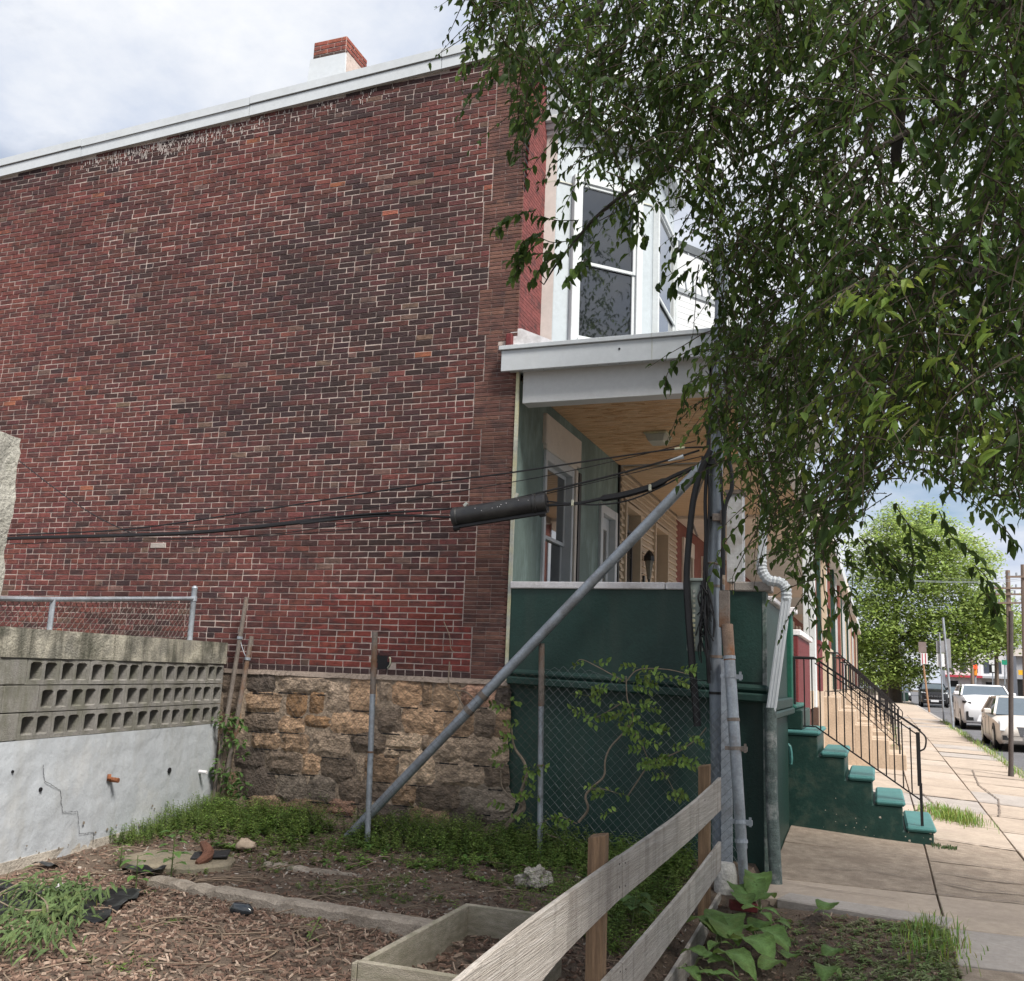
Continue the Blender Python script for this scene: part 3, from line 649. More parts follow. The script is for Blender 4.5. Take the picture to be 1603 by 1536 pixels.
mb = MB(); mb.tube(bez([(HX+.004, 12.55, 3.02), (HX+.006, 12.62, 2.95), (HX+.006, 12.62, 2.82), (HX+.004, 12.56, 2.74)], 5), 0.012, 5); mb.build('paint_run', m_white, house)
# metal corner strip
MB().box(-3.532, -3.497, D-0.012, D+0.02, 1.64, 4.93).build('corner_strip', m_alum, house)
# leaning rod on the porch
ro = MB().tube([at(805, 845, y=10.0), at(818, 925, y=9.85)], 0.014, 6).build('metal_rod', m_iron); tag(ro, 'thin dark metal rod leaning inside the porch behind the white ledge', 'rod')

# ------------------------------------------------------------------ green porch base with cap and moulding
pb_ = MB()
pb_.box(-3.495, -0.95, D+0.012, D+0.20, 1.70, 2.58); pb_.box(-1.15, -0.95, D+0.20, 11.66, 0.0, 2.50)
pb_.box(-3.495, -0.985, D+0.05, D+0.24, -0.2, 1.72)
pb_.box(HX, -1.15, D+0.24, YE, 1.50, 1.66)
pbo = pb_.build('porch_base', m_green, house)
MB().box(-3.495, -0.952, D-0.004, D+0.011, 1.735, 2.585).build('rendered_panel', m_green, pbo)
def slant(x0, x1, za0, za1, zb0, zb1, y0, y1): 
    return MB().hexa([(x0, y0, za0), (x1, y0, zb0), (x1, y1, zb0), (x0, y1, za0), (x0, y0, za1), (x1, y0, zb1), (x1, y1, zb1), (x0, y1, za1)])
slant(-3.49, -0.90, 1.62, 1.70, 1.55, 1.63, D-0.075, D+0.06).build('moulding', m_green, pbo, bevel=0.015)
slant(-3.49, -0.92, 1.70, 1.775, 1.63, 1.71, D-0.045, D+0.06).build('moulding', m_green, pbo, bevel=0.03)
MB().box(-0.955, -0.87, D+0.06, 11.65, 1.40, 1.47).box(-0.955, -0.89, D+0.06, 11.65, 1.47, 1.58).build('moulding', m_green, pbo, bevel=0.015)
for (x0, x1) in ((-3.50, -2.62), (-2.612, -1.90), (-1.892, -1.36)): MB().box(x0, x1, D-0.035, D+0.225, 2.586, 2.655).build('cap', m_capw, pbo, bevel=0.008)
MB().box(-1.24, -0.90, D-0.035, D+0.24, 2.575, 2.665).build('cap', m_conc3, pbo, bevel=0.012)
MB().box(-1.18, -0.90, D+0.30, 11.66, 2.505, 2.56).build('cap', m_capw, pbo, bevel=0.01)
MB().box(-0.985, -0.945, D-0.012, D+0.03, 0.02, 2.57).build('corner_bead', mat('chipped bead', (0.10, 0.14, 0.125), 0.7, 0.5, 14, stain=(0.36, 0.37, 0.36), sscale=6, sfac=0.8), pbo, bevel=0.006)
MB().box(-0.93, -0.912, D+0.012, D+0.03, 0.06, 1.35).build('thin_pipe', m_capw, pbo)
# pier beside the stairs
pier = MB().box(-1.2, -0.90, 11.69, 11.95, 1.44, 2.53).build('porch_pier', mat('bright green paint', (0.018, 0.105, 0.072), 0.5, 0.2, 3, bump=0.2), house, bevel=0.01)
MB().box(-1.24, -0.85, 11.66, 11.99, 2.532, 2.60).build('cap', m_capw, pier, bevel=0.01)
# boxed post on the corner of the porch
pc = MB().box(-1.315, -1.165, D+0.03, D+0.22, 2.667, 3.52).build('boxed_post', mat('scuffed white metal', (0.58, 0.58, 0.59), 0.5, 0.15, 4, bump=0.2, stain=(0.25, 0.18, 0.14), sscale=5, sfac=0.4), house, bevel=0.004)
MB().box(-1.33, -1.15, D+0.015, D+0.235, 3.522, 3.56).build('post_lid', m_rustp, pc)
MB().box(-1.20, -0.985, D+0.02, D+0.2, 3.9, 4.56).build('post_head', m_white, pc)

# ------------------------------------------------------------------ stairs and railing
st = thing('concrete_stairs', 'painted concrete front stairs, dark green side and teal treads', 'stairs', (-0.3, 12.4, 0.1))
m_stp = mat('bare plaster chip', (.42,.38,.32), .9, .2, 20)
SY0, SY1 = 11.75, 13.2; TZ = [0.275, 0.525, 0.765, 1.0, 1.22]; TX = [0.56, 0.26, -0.045, -0.325, -0.61]
pts_ = [(-1.03, -.1), (TX[0]-.03, -.1)]
for k in range(5): pts_ += [(TX[k]-.03, TZ[k]-.06), ((TX[k+1]-.03) if k < 4 else -1.03, TZ[k]-.06)]
MB().prism(pts_, 'y', SY0+.02, SY1-.02).build('stair_body', m_greens, st, bevel=.01)
for k in range(5):
    xr = TX[k]; xl = TX[k+1] if k < 4 else -1.03
    z0 = -0.1
    MB().box(xl - 0.002, xr, SY0, SY1, TZ[k] - 0.058, TZ[k]).build('tread', m_teal, st, bevel=0.022)
MB().box(-1.03, -0.80, SY0+.02, SY1-.02, 1.22, 1.44).build('step', m_greens, st, bevel=0.012)
MB().box(-1.03, -0.86, SY0, SY1, 1.442, 1.50).build('tread', mat('bright green tread', (0.02, 0.10, 0.08), 0.5, 0.2, 4), st, bevel=0.02)
mb = MB()
for k in range(22):
    xx = R.uniform(-.75, .50); zz = R.uniform(.10, .16 + .30*R.random()) + max(0, (.2-xx))*.12*R.random(); r_ = R.choice((.003, .004, .005, .006, .012))
    if zz < .9: mb.add([(xx-r_, SY0+.017, zz-r_*.7), (xx+r_, SY0+.017, zz-r_), (xx+r_*.7, SY0+.017, zz+r_), (xx-r_*.8, SY0+.017, zz+r_*.6)], [(0,1,2,3)])
o = mb.build('paint_chip', m_stp, st); o['kind'] = 'stuff'
mb = MB(); mb.tube(bez([(-0.99, SY0-.01, 1.06), (-0.94, SY0-.03, 1.03), (-0.925, SY0-.03, 0.92), (-0.93, SY0-.025, 0.84)], 5), [0.012]+[0.022]*13+[0.02]*2, 6); mb.build('paint_drip', m_teal, st)
def railing(label, y, x_top, z_top, x_bend, x_end, z_end, zb_top, zb_end, nbal, post_z0, group=None, sm=1.0):
    t = thing('stair_railing', label, 'railing', (x_end, y, post_z0), group)
    MB().tube([(x_top, y, z_top), (x_bend, y, z_top+.0)], 0.017*sm, 6).build('hand_rail', m_iron, t)
    mb = MB(); mb.bar((x_bend, y, z_top), (x_end+.02, y, z_end+.02), 0.036*sm, 0.022); mb.bar((x_bend, y, z_top-.055), (x_end, y, z_end-.035), 0.014*sm, 0.014); mb.build('hand_rail', m_iron, t)
    mb = MB(); mb.tube(bez([(x_end, y, z_end+.025), (x_end+.07, y, z_end-.05), (x_end+.06, y, z_end-.16), (x_end+.01, y, z_end-.20)], 6), 0.009, 6); mb.build('scroll', m_iron, t)
    mb = MB(); mb.bar((x_top, y, zb_top), (x_bend, y, zb_top), 0.016, 0.016); mb.bar((x_bend, y, zb_top), (x_end, y, zb_end), 0.016, 0.016); mb.build('bottom_rail', m_iron, t)
    MB().box(x_end-.028, x_end+.012, y-.022, y+.022, post_z0+.42, z_end+.0).box(x_end-.012, x_end+.018, y-.014, y+.014, post_z0, post_z0+.45).build('post', m_iron, t)
    MB().box(x_top+.04, x_top+.075, y-.018, y+.018, zb_top-.25, z_top).build('post', m_iron, t)
    proto = None
    for k in range(nbal):
        x = x_top + 0.17 + (x_end - x_top - 0.17) * k / nbal
        def zz(a, b): return a if x < x_bend else a + (b-a)*(x-x_bend)/(x_end-x_bend)
        zt, zb = zz(z_top, z_end) - .015, zz(zb_top, zb_end)
        if proto is None:
            proto = MB().box(-.007, .007, -.007, .007, 0, 1).build('baluster', m_iron, t); ob = proto
        else:
            ob = proto.copy(); COL.objects.link(ob)
        ob.location = (x, y, zb); ob.scale = (1, 1, zt - zb)
    return t
railing('black iron stair railing on the teal treads', 11.87, -0.95, 2.03, -0.66, 0.42, 1.26, 1.26, 0.54, 14, 0.27)
# ------------------------------------------------------------------ neighbouring row houses
m_tan = mat('tan vinyl siding', (0.50, 0.41, 0.31), 0.5, 0.06, 2.0, bump=0.05)
m_tanceil = mat('tan ceiling slat', (0.50, 0.38, 0.26), 0.6, 0.08, 3.0)
m_vinyl = mat('white vinyl', (0.50, 0.515, 0.53), 0.5, 0.05, 3.0)
m_signg = mat('grey seam', (.27,.29,.31), .5, .1, 4)
m_slate = mat('dark metal edge', (0.10, 0.11, 0.12), 0.5, 0.2, 4)
m_wood = mat('stained plywood', (0.22, 0.075, 0.025), 0.55, 0.3, 6, stretch=(8, 8, 1))
m_rbrick = mat('far red brick', (0.22, 0.085, 0.07), 0.9, 0.25, 6, bump=0.5, bscale=30)
m_stoop = mat('tan concrete', (0.42, 0.33, 0.25), 0.9, 0.15, 3, bump=0.3)
h2 = thing('row_house', 'row house with tan vinyl porch wall and white metal mansard bay', 'house', (-3.5, 16, 0.2))
Y0, Y1 = 14.0, 18.48
MB().box(-13, HX-.22, Y0, Y1, 0, 8.7).build('wall', m_rbrick, h2)
mb = MB(); ops = [(14.32, 15.24, 4.30), (16.45, 17.48, 4.30)]
for k in range(28):
    z0 = 1.7 + k*0.113
    segs = [(Y0+.06, 14.25), (15.31, 16.38), (17.55, Y1)] if z0 < 4.30 else [(Y0+.06, Y1)]
    for (a, b) in segs:
        q = MB().prism([(HX-.03, z0), (HX+.030, z0+.004), (HX+.034, z0+.03), (HX+.012, z0+.075), (HX+.004, z0+.111), (HX-.03, z0+.111)], 'y', a, b); q.build('siding_board', m_tan, h2, smooth=False)
for (a, b, zt) in ops:
    fr = MB().box(HX-.2, HX+.06, a-.07, a, 1.7, zt+.07).box(HX-.2, HX+.06, b, b+.07, 1.7, zt+.07).box(HX-.2, HX+.056, a, b, zt, zt+.07).build('door_frame', m_tan, h2, bevel=0.005)
    MB().box(HX-.19, HX-.17, a, b, 1.7, zt).build('doorway', m_dark, h2)
g = MB().box(HX-.06, HX-.03, 14.32, 14.37, 1.75, 4.0).box(HX-.06, HX-.03, 15.0, 15.05, 1.75, 4.0).box(HX-.06, HX-.028, 14.37, 15.0, 3.95, 4.0).box(HX-.06, HX-.028, 14.37, 15.0, 2.85, 2.9).build('security_door', m_iron, h2)
for k in range(7):
    yy = 14.44 + k*0.082; q = MB().box(HX-.05, HX-.038, yy-.007, yy+.007, 1.8, 3.95)
    for zc in (2.3, 3.2, 3.6): q.tube([(HX-.044, yy+.04+.03*math.cos(t*.785), zc+.03*math.sin(t*.785)) for t in range(9)], .005, 4, cap=False)
    q.build('bar', m_iron, g)
MB().box(HX-.17, HX-.10, 14.32, 15.05, 4.0, 4.28).build('transom', mat('grey transom', (0.16, 0.16, 0.16), .6), h2)
MB().box(HX-.15, HX-.10, 16.50, 17.06, 2.75, 4.25).build('boarded_panel', m_wood, h2, bevel=.004)
MB().box(HX-.15, HX-.11, 16.50, 17.0, 1.7, 2.70).build('lower_panel', mat('grey door', (0.10, 0.10, 0.11), .5), h2, bevel=.004)
lan = MB(); lc = Vector((HX+.13, 15.55, 3.35))
lan.box(HX+.03, HX+.06, 15.51, 15.59, 3.22, 3.36).tube(bez([(HX+.05, 15.55, 3.26), (HX+.12, 15.55, 3.20), (HX+.14, 15.55, 3.30)], 4), .012, 5)
ln_ = lan.build('lantern_bracket', m_iron, h2)
q = MB(); q.tube([(lc.x, lc.y, 3.30), (lc.x, lc.y, 3.38), (lc.x, lc.y, 3.62), (lc.x, lc.y, 3.66), (lc.x, lc.y, 3.74), (lc.x, lc.y, 3.78)], [.03, .04, .075, .078, .04, .012], 6); q.build('lantern', mat('lantern glass', (0.16, 0.16, 0.14), .25), ln_)
q = MB(); q.tube([(lc.x, lc.y, 3.04), (lc.x, lc.y, 3.30)], [.010, .022], 6); q.build('lantern_tail', m_iron, ln_); q = MB().tube([(lc.x, lc.y, 3.60), (lc.x, lc.y, 3.68), (lc.x, lc.y, 3.76)], [.088, .085, .035], 6); q.build('lantern_cap', m_iron, ln_)
for k in range(26):
    yy = Y0 + 0.03 + k*0.172
    MB().prism([(yy, 4.835), (yy+.02, 4.822), (yy+.15, 4.822), (yy+.168, 4.835), (yy+.168, 4.86), (yy, 4.86)], 'x', HX+.05, -1.16).build('ceiling_slat', m_tanceil, h2)
MB().box(HX, -1.1, Y0, Y1, 4.862, 4.98).box(-1.14, -.95, Y0, Y1, 4.70, 4.98).build('porch_roof', m_vinyl, h2)
MB().box(HX, -0.97, Y0, Y1, 1.35, 1.62).build('porch_floor', m_stoop, h2)
MB().box(-1.15, -0.96, 13.55, 15.95, 0.05, 2.36).build('porch_wall', m_redp, h2, bevel=.01)
MB().box(-1.19, -0.92, 13.54, 16.0, 2.362, 2.44).build('cap', m_capw, h2, bevel=.01)
post = MB().box(-1.13, -.93, 17.1, 17.32, 1.35, 4.70).build('porch_post', m_whitep, h2, bevel=.01); MB().box(-1.15, -.91, 17.07, 17.35, 1.05, 1.35).build('post_base', mat('brown base', (0.10, 0.06, 0.045), .7), h2)
# bay of the siding house with mansard
b2 = bpy.data.objects.new('bay_window', None); COL.objects.link(b2); attach(b2, h2)
A = Vector((-3.25, 14.62, 0)); B = Vector((-2.35, 16.0, 0)); dB = (B-A).normalized(); nB = Vector((dB.y, -dB.x, 0)); LB = (B-A).length
BQ = [(HX, 14.60), (A.x, A.y), (B.x, B.y), (B.x, 17.6), (HX, 18.2)]
MB().prism(BQ[::-1], 'z', 5.0, 8.0).build('bay_wall', m_vinyl, b2)
def facet(mb, s0, s1, z0, z1, o0, o1, lean=0.0):
    p = []
    for zz, ln in ((z0, 0), (z1, lean)):
        for s_, o_ in ((s0, o1), (s1, o1), (s1, o0), (s0, o0)): v = A + dB*s_ + nB*(o_ - ln); p.append((v.x, v.y, zz))
    return mb.hexa(p)
for k in range(11):
    z0 = 6.95 + k*0.105
    facet(MB(), 0.0, LB, z0, z0+.10, 0.002, 0.022).build('siding_board', m_vinyl, b2)
facet(MB(), 0.05, LB*.75, 6.55, 6.92, 0.003, 0.03).build('window', m_slate, b2); facet(MB(), 0.10, LB*.7, 6.58, 6.80, 0.031, 0.036).build('boarded_panel', mat('raw plywood', (.45,.25,.12), .8), b2)
facet(MB(), -0.05, LB+.05, 8.02, 8.10, 0.0, 0.05).build('edge_trim', m_signg, b2)
facet(MB(), -0.05, LB+.05, 8.10, 8.86, -0.25, 0.05, lean=0.16).build('mansard', m_vinyl, b2)
for k in range(9): facet(MB(), k*.19, k*.19+.025, 8.10, 8.86, 0.05, 0.075, lean=0.16).build('standing_seam', m_signg, b2)
facet(MB(), -0.1, LB+.1, 8.86, 9.0, -0.5, -0.07).build('coping', m_slate, b2)
MB().prism([(HX, 14.60), (A.x, A.y), (B.x, B.y), (B.x, 17.6), (HX, 18.2)][::-1], 'z', 8.0, 8.75).build('bay_top', m_vinyl, b2)
# three brick houses further up the row, then a run of more
tones = [(0.22, 0.085, 0.07), (0.40, 0.26, 0.20), (0.24, 0.09, 0.07), (0.30, 0.13, 0.09), (0.22, 0.085, 0.07), (0.42, 0.30, 0.22), (0.24, 0.09, 0.07), (0.25, 0.12, 0.10), (0.22, 0.09, 0.08), (0.36, 0.26, 0.20)]
labs = ['red brick row house with pale lintels just past the tan siding porch', 'row house with buff front wall, fourth from the empty lot', 'red brick row house with white porch posts, fifth from the lot', 'brown brick row house, sixth from the lot behind the leaves',
        'red brick row house, seventh from the lot behind the railings', 'buff fronted row house, eighth from the lot', 'red brick row house, ninth from the lot', 'dull red row house, tenth from the lot', 'dark red row house, eleventh from the lot', 'last buff row house before the light green street tree']
y = 18.5
for i, c in enumerate(tones):
    w = 4.5; y1 = y + w; zb = zs(-1, y) - .2
    h = thing('row_house', labs[i], 'house', (-3.5, y, zb), 'row houses along the sidewalk')
    mw_ = mat('house front %d' % i, c, 0.9, 0.2, 5, bump=0.4, bscale=25)
    MB().box(-13, HX, y+.01, y1-.01, zb, 8.9).build('wall', mw_, h)
    for (a, b, z0, z1) in ((y+.7, y+1.7, 2.3, 4.2), (y+3.0, y+3.9, 1.7, 4.1), (y+.7, y+1.7, 5.9, 7.8), (y+2.8, y+3.8, 5.9, 7.8)):
        f = MB().box(HX+.002, HX+.05, a-.1, b+.1, z1, z1+.3).box(HX+.002, HX+.04, a-.1, a, z0, z1).box(HX+.002, HX+.04, b, b+.1, z0, z1).box(HX+.002, HX+.06, a-.1, b+.1, z0-.12, z0).build('window', m_cream, h)
        MB().box(HX+.003, HX+.012, a, b, z0, z1).box(HX+.003, HX+.03, a, b, (z0+z1)/2-.03, (z0+z1)/2+.03).build('pane', m_glass, f)
    MB().box(HX, -.80, y+.01, y1-.01, 4.75, 5.1).build('porch_roof', m_whitep if i % 3 else m_cream, h, bevel=.02)
    MB().box(HX, -.97, y+.01, y1-.01, zb, 1.6).build('porch_floor', m_stoop, h)
    mb = MB().prism([(HX+.0, 8.3), (HX+.35, 8.5), (HX+.4, 8.9), (HX, 8.9)], 'y', y+.01, y1-.01); mb.build('cornice', [m_rbrick, m_cream, m_whitep][i % 3], h)
    for yy in (y+.15, y+1.7, y1-.2):
        MB().box(-1.10, -.99, yy-.05, yy+.05, 1.6, 4.75).build('porch_post', [m_whitep, m_green, m_rbrick, m_tan][(i*2+int(yy*7)) % 4], h)
    MB().box(-1.13, -.97, y+.2, y+1.6, 1.6, 2.45).box(-1.16, -.94, y+.18, y+1.62, 2.452, 2.52).build('porch_wall', [m_redp, m_tan, m_rbrick][i % 3], h)
    # scroll iron work on the porch
    mb = MB()
    for k in range(6): mb.box(-1.06, -1.045, y+1.8+k*.18, y+1.812+k*.18, 1.65, 2.5)
    mb.box(-1.065, -1.04, y+1.75, y+2.9, 2.5, 2.53); mb.build('porch_rail', m_iron, h)
    # stoop and railing
    sy = y + 1.9 if i % 2 == 0 else y + 1.0
    s = thing('concrete_stairs', ['tan concrete stoop in front of the red brick house past the tan porch', 'second tan concrete stoop up the row', 'third tan concrete stoop up the row', 'fourth tan concrete stoop up the row', 'fifth concrete stoop up the row', 'sixth concrete stoop up the row', 'seventh concrete stoop up the row', 'eighth concrete stoop up the row', 'ninth concrete stoop up the row', 'last concrete stoop before the street tree'][i], 'stairs', (-.4, sy, zs(-.4, sy)), 'stoops along the row')
    for k in range(5):
        zt = 1.5 - k*.255; MB().box(-1.0 + (0 if k == 0 else k*.30-.02), -.70 + k*.30, sy, sy+1.4, zb, zt).build('step', m_stoop, s, bevel=.015)
    if i < 8:
        railing(['black railing on the tan stoop nearest the corner house', 'second black stoop railing up the row', 'third black stoop railing up the row', 'fourth black stoop railing up the row', 'fifth black stoop railing up the row', 'sixth black stoop railing up the row', 'seventh black stoop railing up the row', 'eighth black stoop railing up the row'][i], sy+.1, -0.95, 2.35, -0.7, 0.38, 1.32, 1.6, .62, 11, zs(.3, sy)+.02, 'stoop railings up the row')
    y = y1

# ------------------------------------------------------------------ block wall at the left
WA, WB = (-6.4176, 6.0966), (-6.8812, 9.2988)
wd = Vector((WB[0]-WA[0], WB[1]-WA[1], 0)); WL = wd.length; wd.normalize(); wn = Vector((wd.y, -wd.x, 0))     # wn: out of the face (towards +x)
def wp(s, z, o=0.0): v = Vector((*WA, 0)) + wd*s + wn*o; return Vector((v.x, v.y, z))
bw = thing('block_wall', 'garden wall of grey open concrete blocks over a pale painted base', 'wall', wp(1.5, 0.1))
m_block = mat('grey concrete block', (0.235, 0.225, 0.21), 0.95, 0.22, 5, bump=0.7, bscale=90, stain=(0.12, 0.115, 0.09), sscale=3.0, sfac=0.55, streak=((0.09, 0.095, 0.05), (4, 4, 0.9), 1.5, 0.5))
m_cap2 = mat('stained cap concrete', (0.40, 0.375, 0.31), 0.95, 0.35, 8, bump=1.0, bscale=50, col2=(0.22, 0.21, 0.18), stain=(0.045, 0.05, 0.032), sscale=2.2, sfac=0.75, streak=((0.055, 0.055, 0.042), (5, 5, 0.6), 1.3, 0.85))
m_paintw = mat('pale blue grey wall paint', (0.42, 0.445, 0.475), 0.75, 0.06, 2.5, bump=0.45, bscale=11, stain=(0.52, 0.515, 0.50), sscale=1.6, sfac=0.4, streak=((0.30,0.295,0.275), (3,3,.7), 1.6, .35))
def wbox(mb, s0, s1, z0, z1, o0, o1, z0b=None, z1b=None):
    z0b = z0 if z0b is None else z0b; z1b = z1 if z1b is None else z1b
    p = [wp(s0, z0, o1), wp(s1, z0b, o1), wp(s1, z0b, o0), wp(s0, z0, o0), wp(s0, z1, o1), wp(s1, z1b, o1), wp(s1, z1b, o0), wp(s0, z1, o0)]
    return mb.hexa(p)
def gridface(name, s0, s1, z0, z1, o, th, m, parent, amp=0.01, ds=0.05, dz=0.05, seed=0, skip=None):
    """rendered face with hand-trowelled undulation, closed at the back and sides"""
    ns, nz_ = int((s1-s0)/ds), max(1, int((z1-z0)/dz)); vs_ = []; fs = []
    for j in range(nz_+1):
        for i in range(ns+1):
            s_ = s0+(s1-s0)*i/ns; z = z0+(z1-z0)*j/nz_; e = amp*noise.noise(Vector((s_*3+seed, z*3, 1))) + amp*.7*noise.noise(Vector((s_*7+seed, z*9, 5))) + amp*.35*noise.noise(Vector((s_*17, z*21+seed, 5)))
            vs_.append(wp(s_, z, o+e))
    w = ns+1
    for j in range(nz_):
        for i in range(ns): fs.append((j*w+i, j*w+i+1, (j+1)*w+i+1, (j+1)*w+i))
    n0 = len(vs_); vs_ += [wp(s0, z0, o-th), wp(s1, z0, o-th), wp(s1, z1, o-th), wp(s0, z1, o-th)]
    fs += [(n0, n0+3, n0+2, n0+1), tuple(range(nz_*w, nz_*w+w)) + (n0+2, n0+3), tuple(ns+j*w for j in range(nz_+1))[::-1] + (n0+2, n0+1) if False else (ns, n0+1, n0+2) + tuple(ns+j*w for j in range(nz_, 0, -1)), (0,) + tuple(j*w for j in range(1, nz_+1)) + (n0+3, n0)]
    return MB().add(vs_, fs).build(name, m, parent, smooth=True)
gridface('painted_base', -3.2, WL, -0.2, 1.052, 0.0, 0.28, m_paintw, bw, amp=0.008, ds=0.035, dz=0.035)
gridface('base_foot', -3.2, WL-.4, -0.1, 0.13, 0.006, 0.1, mat('dirty wall foot', (0.40, 0.36, 0.31), 0.9, 0.3, 5, bump=0.8), bw, amp=0.02, ds=0.06, dz=0.06, seed=4)
gridface('cap', -0.30, WL+.02, 1.705, 1.94, 0.012, 0.30, m_cap2, bw, amp=0.010, ds=0.05, dz=0.05, seed=9)
# open blocks: two cores each, seen end on
def core_block(s0, s1, z0, z1, dep=0.19, o=0.0, holes=2):
    g = 0.004; s0 += g; s1 -= g; z0 += g; z1 -= g; W_ = (s1-s0)/holes; mb = MB(); hz = (z1-z0)
    if R.random() < .5: k0 = 0.06
    vs_ = []; fs = []
    for h in range(holes):
        a, b = s0 + W_*h, s0 + W_*(h+1); cs = (a+b)/2 + (0.006 if h == 0 else -0.006)*(holes > 1); hw = W_*.37; ch_ = hz*.35; cz = (z0+z1)/2 + R.uniform(-.004, .004)
        inner = [(cs-hw, cz-ch_*.86), (cs-hw*.72, cz-ch_), (cs+hw*.72, cz-ch_), (cs+hw, cz-ch_*.86), (cs+hw*.97, cz+ch_*.8), (cs+hw*.6, cz+ch_), (cs-hw*.6, cz+ch_), (cs-hw*.97, cz+ch_*.8)]
        outer = [(a, z0), ((a*2+b)/3, z0), ((a+2*b)/3, z0), (b, z0), (b, z1), ((a+2*b)/3, z1), ((a*2+b)/3, z1), (a, z1)]
        n = len(vs_)
        vs_ += [wp(s_, z, o) for s_, z in outer] + [wp(s_, z, o) for s_, z in inner] + [wp(s_*.985+cs*.015, z, o-dep*.55) for s_, z in inner] + [wp(s_, z, o-dep) for s_, z in outer]
        for i in range(8):
            j = (i+1) % 8; fs.append((n+i, n+j, n+8+j, n+8+i)); fs.append((n+8+i, n+8+j, n+16+j, n+16+i)); fs.append((n+j, n+i, n+24+i, n+24+j))
        fs.append(tuple(n+16+i for i in range(8)))
    return mb.add(vs_, fs).build('block', m_block, bw)
def solid_block(s0, s1, z0, z1): 
    mb = MB(); wbox(mb, s0+.004, s1-.004, z0+.004, z1-.004, -.19, 0.0); mb.build('block', m_block, bw, bevel=.004)
RH = 0.218
for r, s_first in enumerate((-0.02, 0.18, -0.0)):
    z0 = 1.052 + r*RH; s_ = s_first; s_ = [0.0, 0.20, 0.02][r]
    sizes = [0.42]*12
    b0 = s_
    while b0 > -1.4: solid_block(b0-.41, b0, z0, z0+RH); b0 -= .41
    while s_ < WL - 0.05:
        l = R.uniform(0.385, 0.425)
        if s_ + l > WL: 
            core_block(s_, WL, z0, z0+RH, holes=1 if WL - s_ < .3 else 2, o=R.uniform(-.004, .003)); break
        core_block(s_, s_+l, z0, z0+RH, o=R.uniform(-.006, .004)); s_ += l
mbk = MB(); wbox(mbk, -1.4, WL-.01, 1.05, 1.707, -.24, -.195); mbk.build('block_backing', m_block, bw)
# pipe stubs, holes, stepped crack
m_rust = mat('orange rust', (0.20, 0.075, 0.035), .85, .4, 20, bump=.6)
for (px_, py_, r_) in ((172, 1220, .022), (312, 1208, .02)):
    v = atp(px_, py_, WA, WB); s_ = (v - Vector((*WA, v.z))).dot(wd)
    MB().tube([wp(s_, v.z, -.02), wp(s_+.0, v.z-.005, .09)], r_, 8).build('pipe_stub', m_rust if px_ < 200 else m_capw, bw)
    if px_ < 200: MB().tube([wp(s_-.05, v.z+.02, .004), wp(s_-.03, v.z+.02, .03)], .03, 7).build('rust_patch', m_rust, bw)
for (px_, py_, r_) in ((62, 1236, .018), (264, 1206, .028), (18, 1208, .012)):
    v = atp(px_, py_, WA, WB); s_ = (v - Vector((*WA, v.z))).dot(wd); MB().tube([wp(s_, v.z, .004), wp(s_, v.z, .016)], r_, 7).build('hole', m_dark, bw)
ck = MB(); pts = [atp(a, b, WA, WB) for a, b in ((66, 1197), (68, 1222), (93, 1238), (96, 1272), (120, 1270), (123, 1305), (145, 1303), (143, 1338))]
for a, b in zip(pts, pts[1:]):
    n_ = 5; 
    for k in range(n_):
        u = a.lerp(b, k/n_); v = a.lerp(b, (k+1)/n_); j = Vector((0, R.uniform(-.008,.008), R.uniform(-.008,.008)))
        ck.bar(u+wn*.010, v+j*.7+wn*.010, .002, .0028)
ck.build('crack', m_dark, bw)
mb = MB()
for k in range(36):
    s_ = R.uniform(-.8, WL-.1); z = .12 + abs(R.gauss(0, .07)); r_ = R.uniform(.004, .018)
    a0 = R.uniform(0, 6); pp = [wp(s_ + r_*math.cos(a0+q*1.05)*R.uniform(.6,1.3), z + r_*math.sin(a0+q*1.05)*R.uniform(.5,1.1), .0125) for q in range(6)]
    mb.add(pp, [tuple(range(6))[::-1]])
o = mb.build('spall', mat('soil splash', (.22,.19,.155), .95, .3, 20), bw); o['kind'] = 'stuff'
# rough pillar on the end of the wall
pil = gridface('rough_pillar', -1.3, -0.415, 0.0, 3.42, 0.03, 0.5, mat('rough pale render', (0.40, 0.39, 0.35), 0.95, 0.25, 6, bump=1.6, bscale=22, stain=(0.12, 0.12, 0.09), sscale=3, sfac=.6), None, amp=0.03, ds=0.06, dz=0.06, seed=31)
tag(pil, 'tall rough rendered concrete pillar at the near end of the block wall', 'pillar')

# ------------------------------------------------------------------ chain link work
m_wire = mat('galvanised wire', (0.17, 0.185, 0.195), 0.5, 0.15, 4, metal=.3)
m_wired = mat('rusty wire', (0.10, 0.085, 0.075), 0.7, 0.2, 4, metal=.2)
def chain(fn, w, h, m, parent, pitch=0.075, r=0.0019, name='chain_mesh', hole=None):
    """fn(u, v) -> point; zigzag wires standing side by side; vertical wires linked at the diamonds' corners"""
    mb = MB(); pitch *= .55; n = int(w/pitch); k = int(h/pitch)
    for i in range(n+1):
        pts = []
        for j in range(k+1):
            u = (i + (j + i) % 2) * pitch; pts.append(fn(min(w, max(0, u)), j*pitch, 1 if j % 2 else -1))
        if len(pts) > 1: mb.tube(pts, r, 4, cap=False)
    o = mb.build(name, m, parent); o['kind'] = 'stuff'; return o
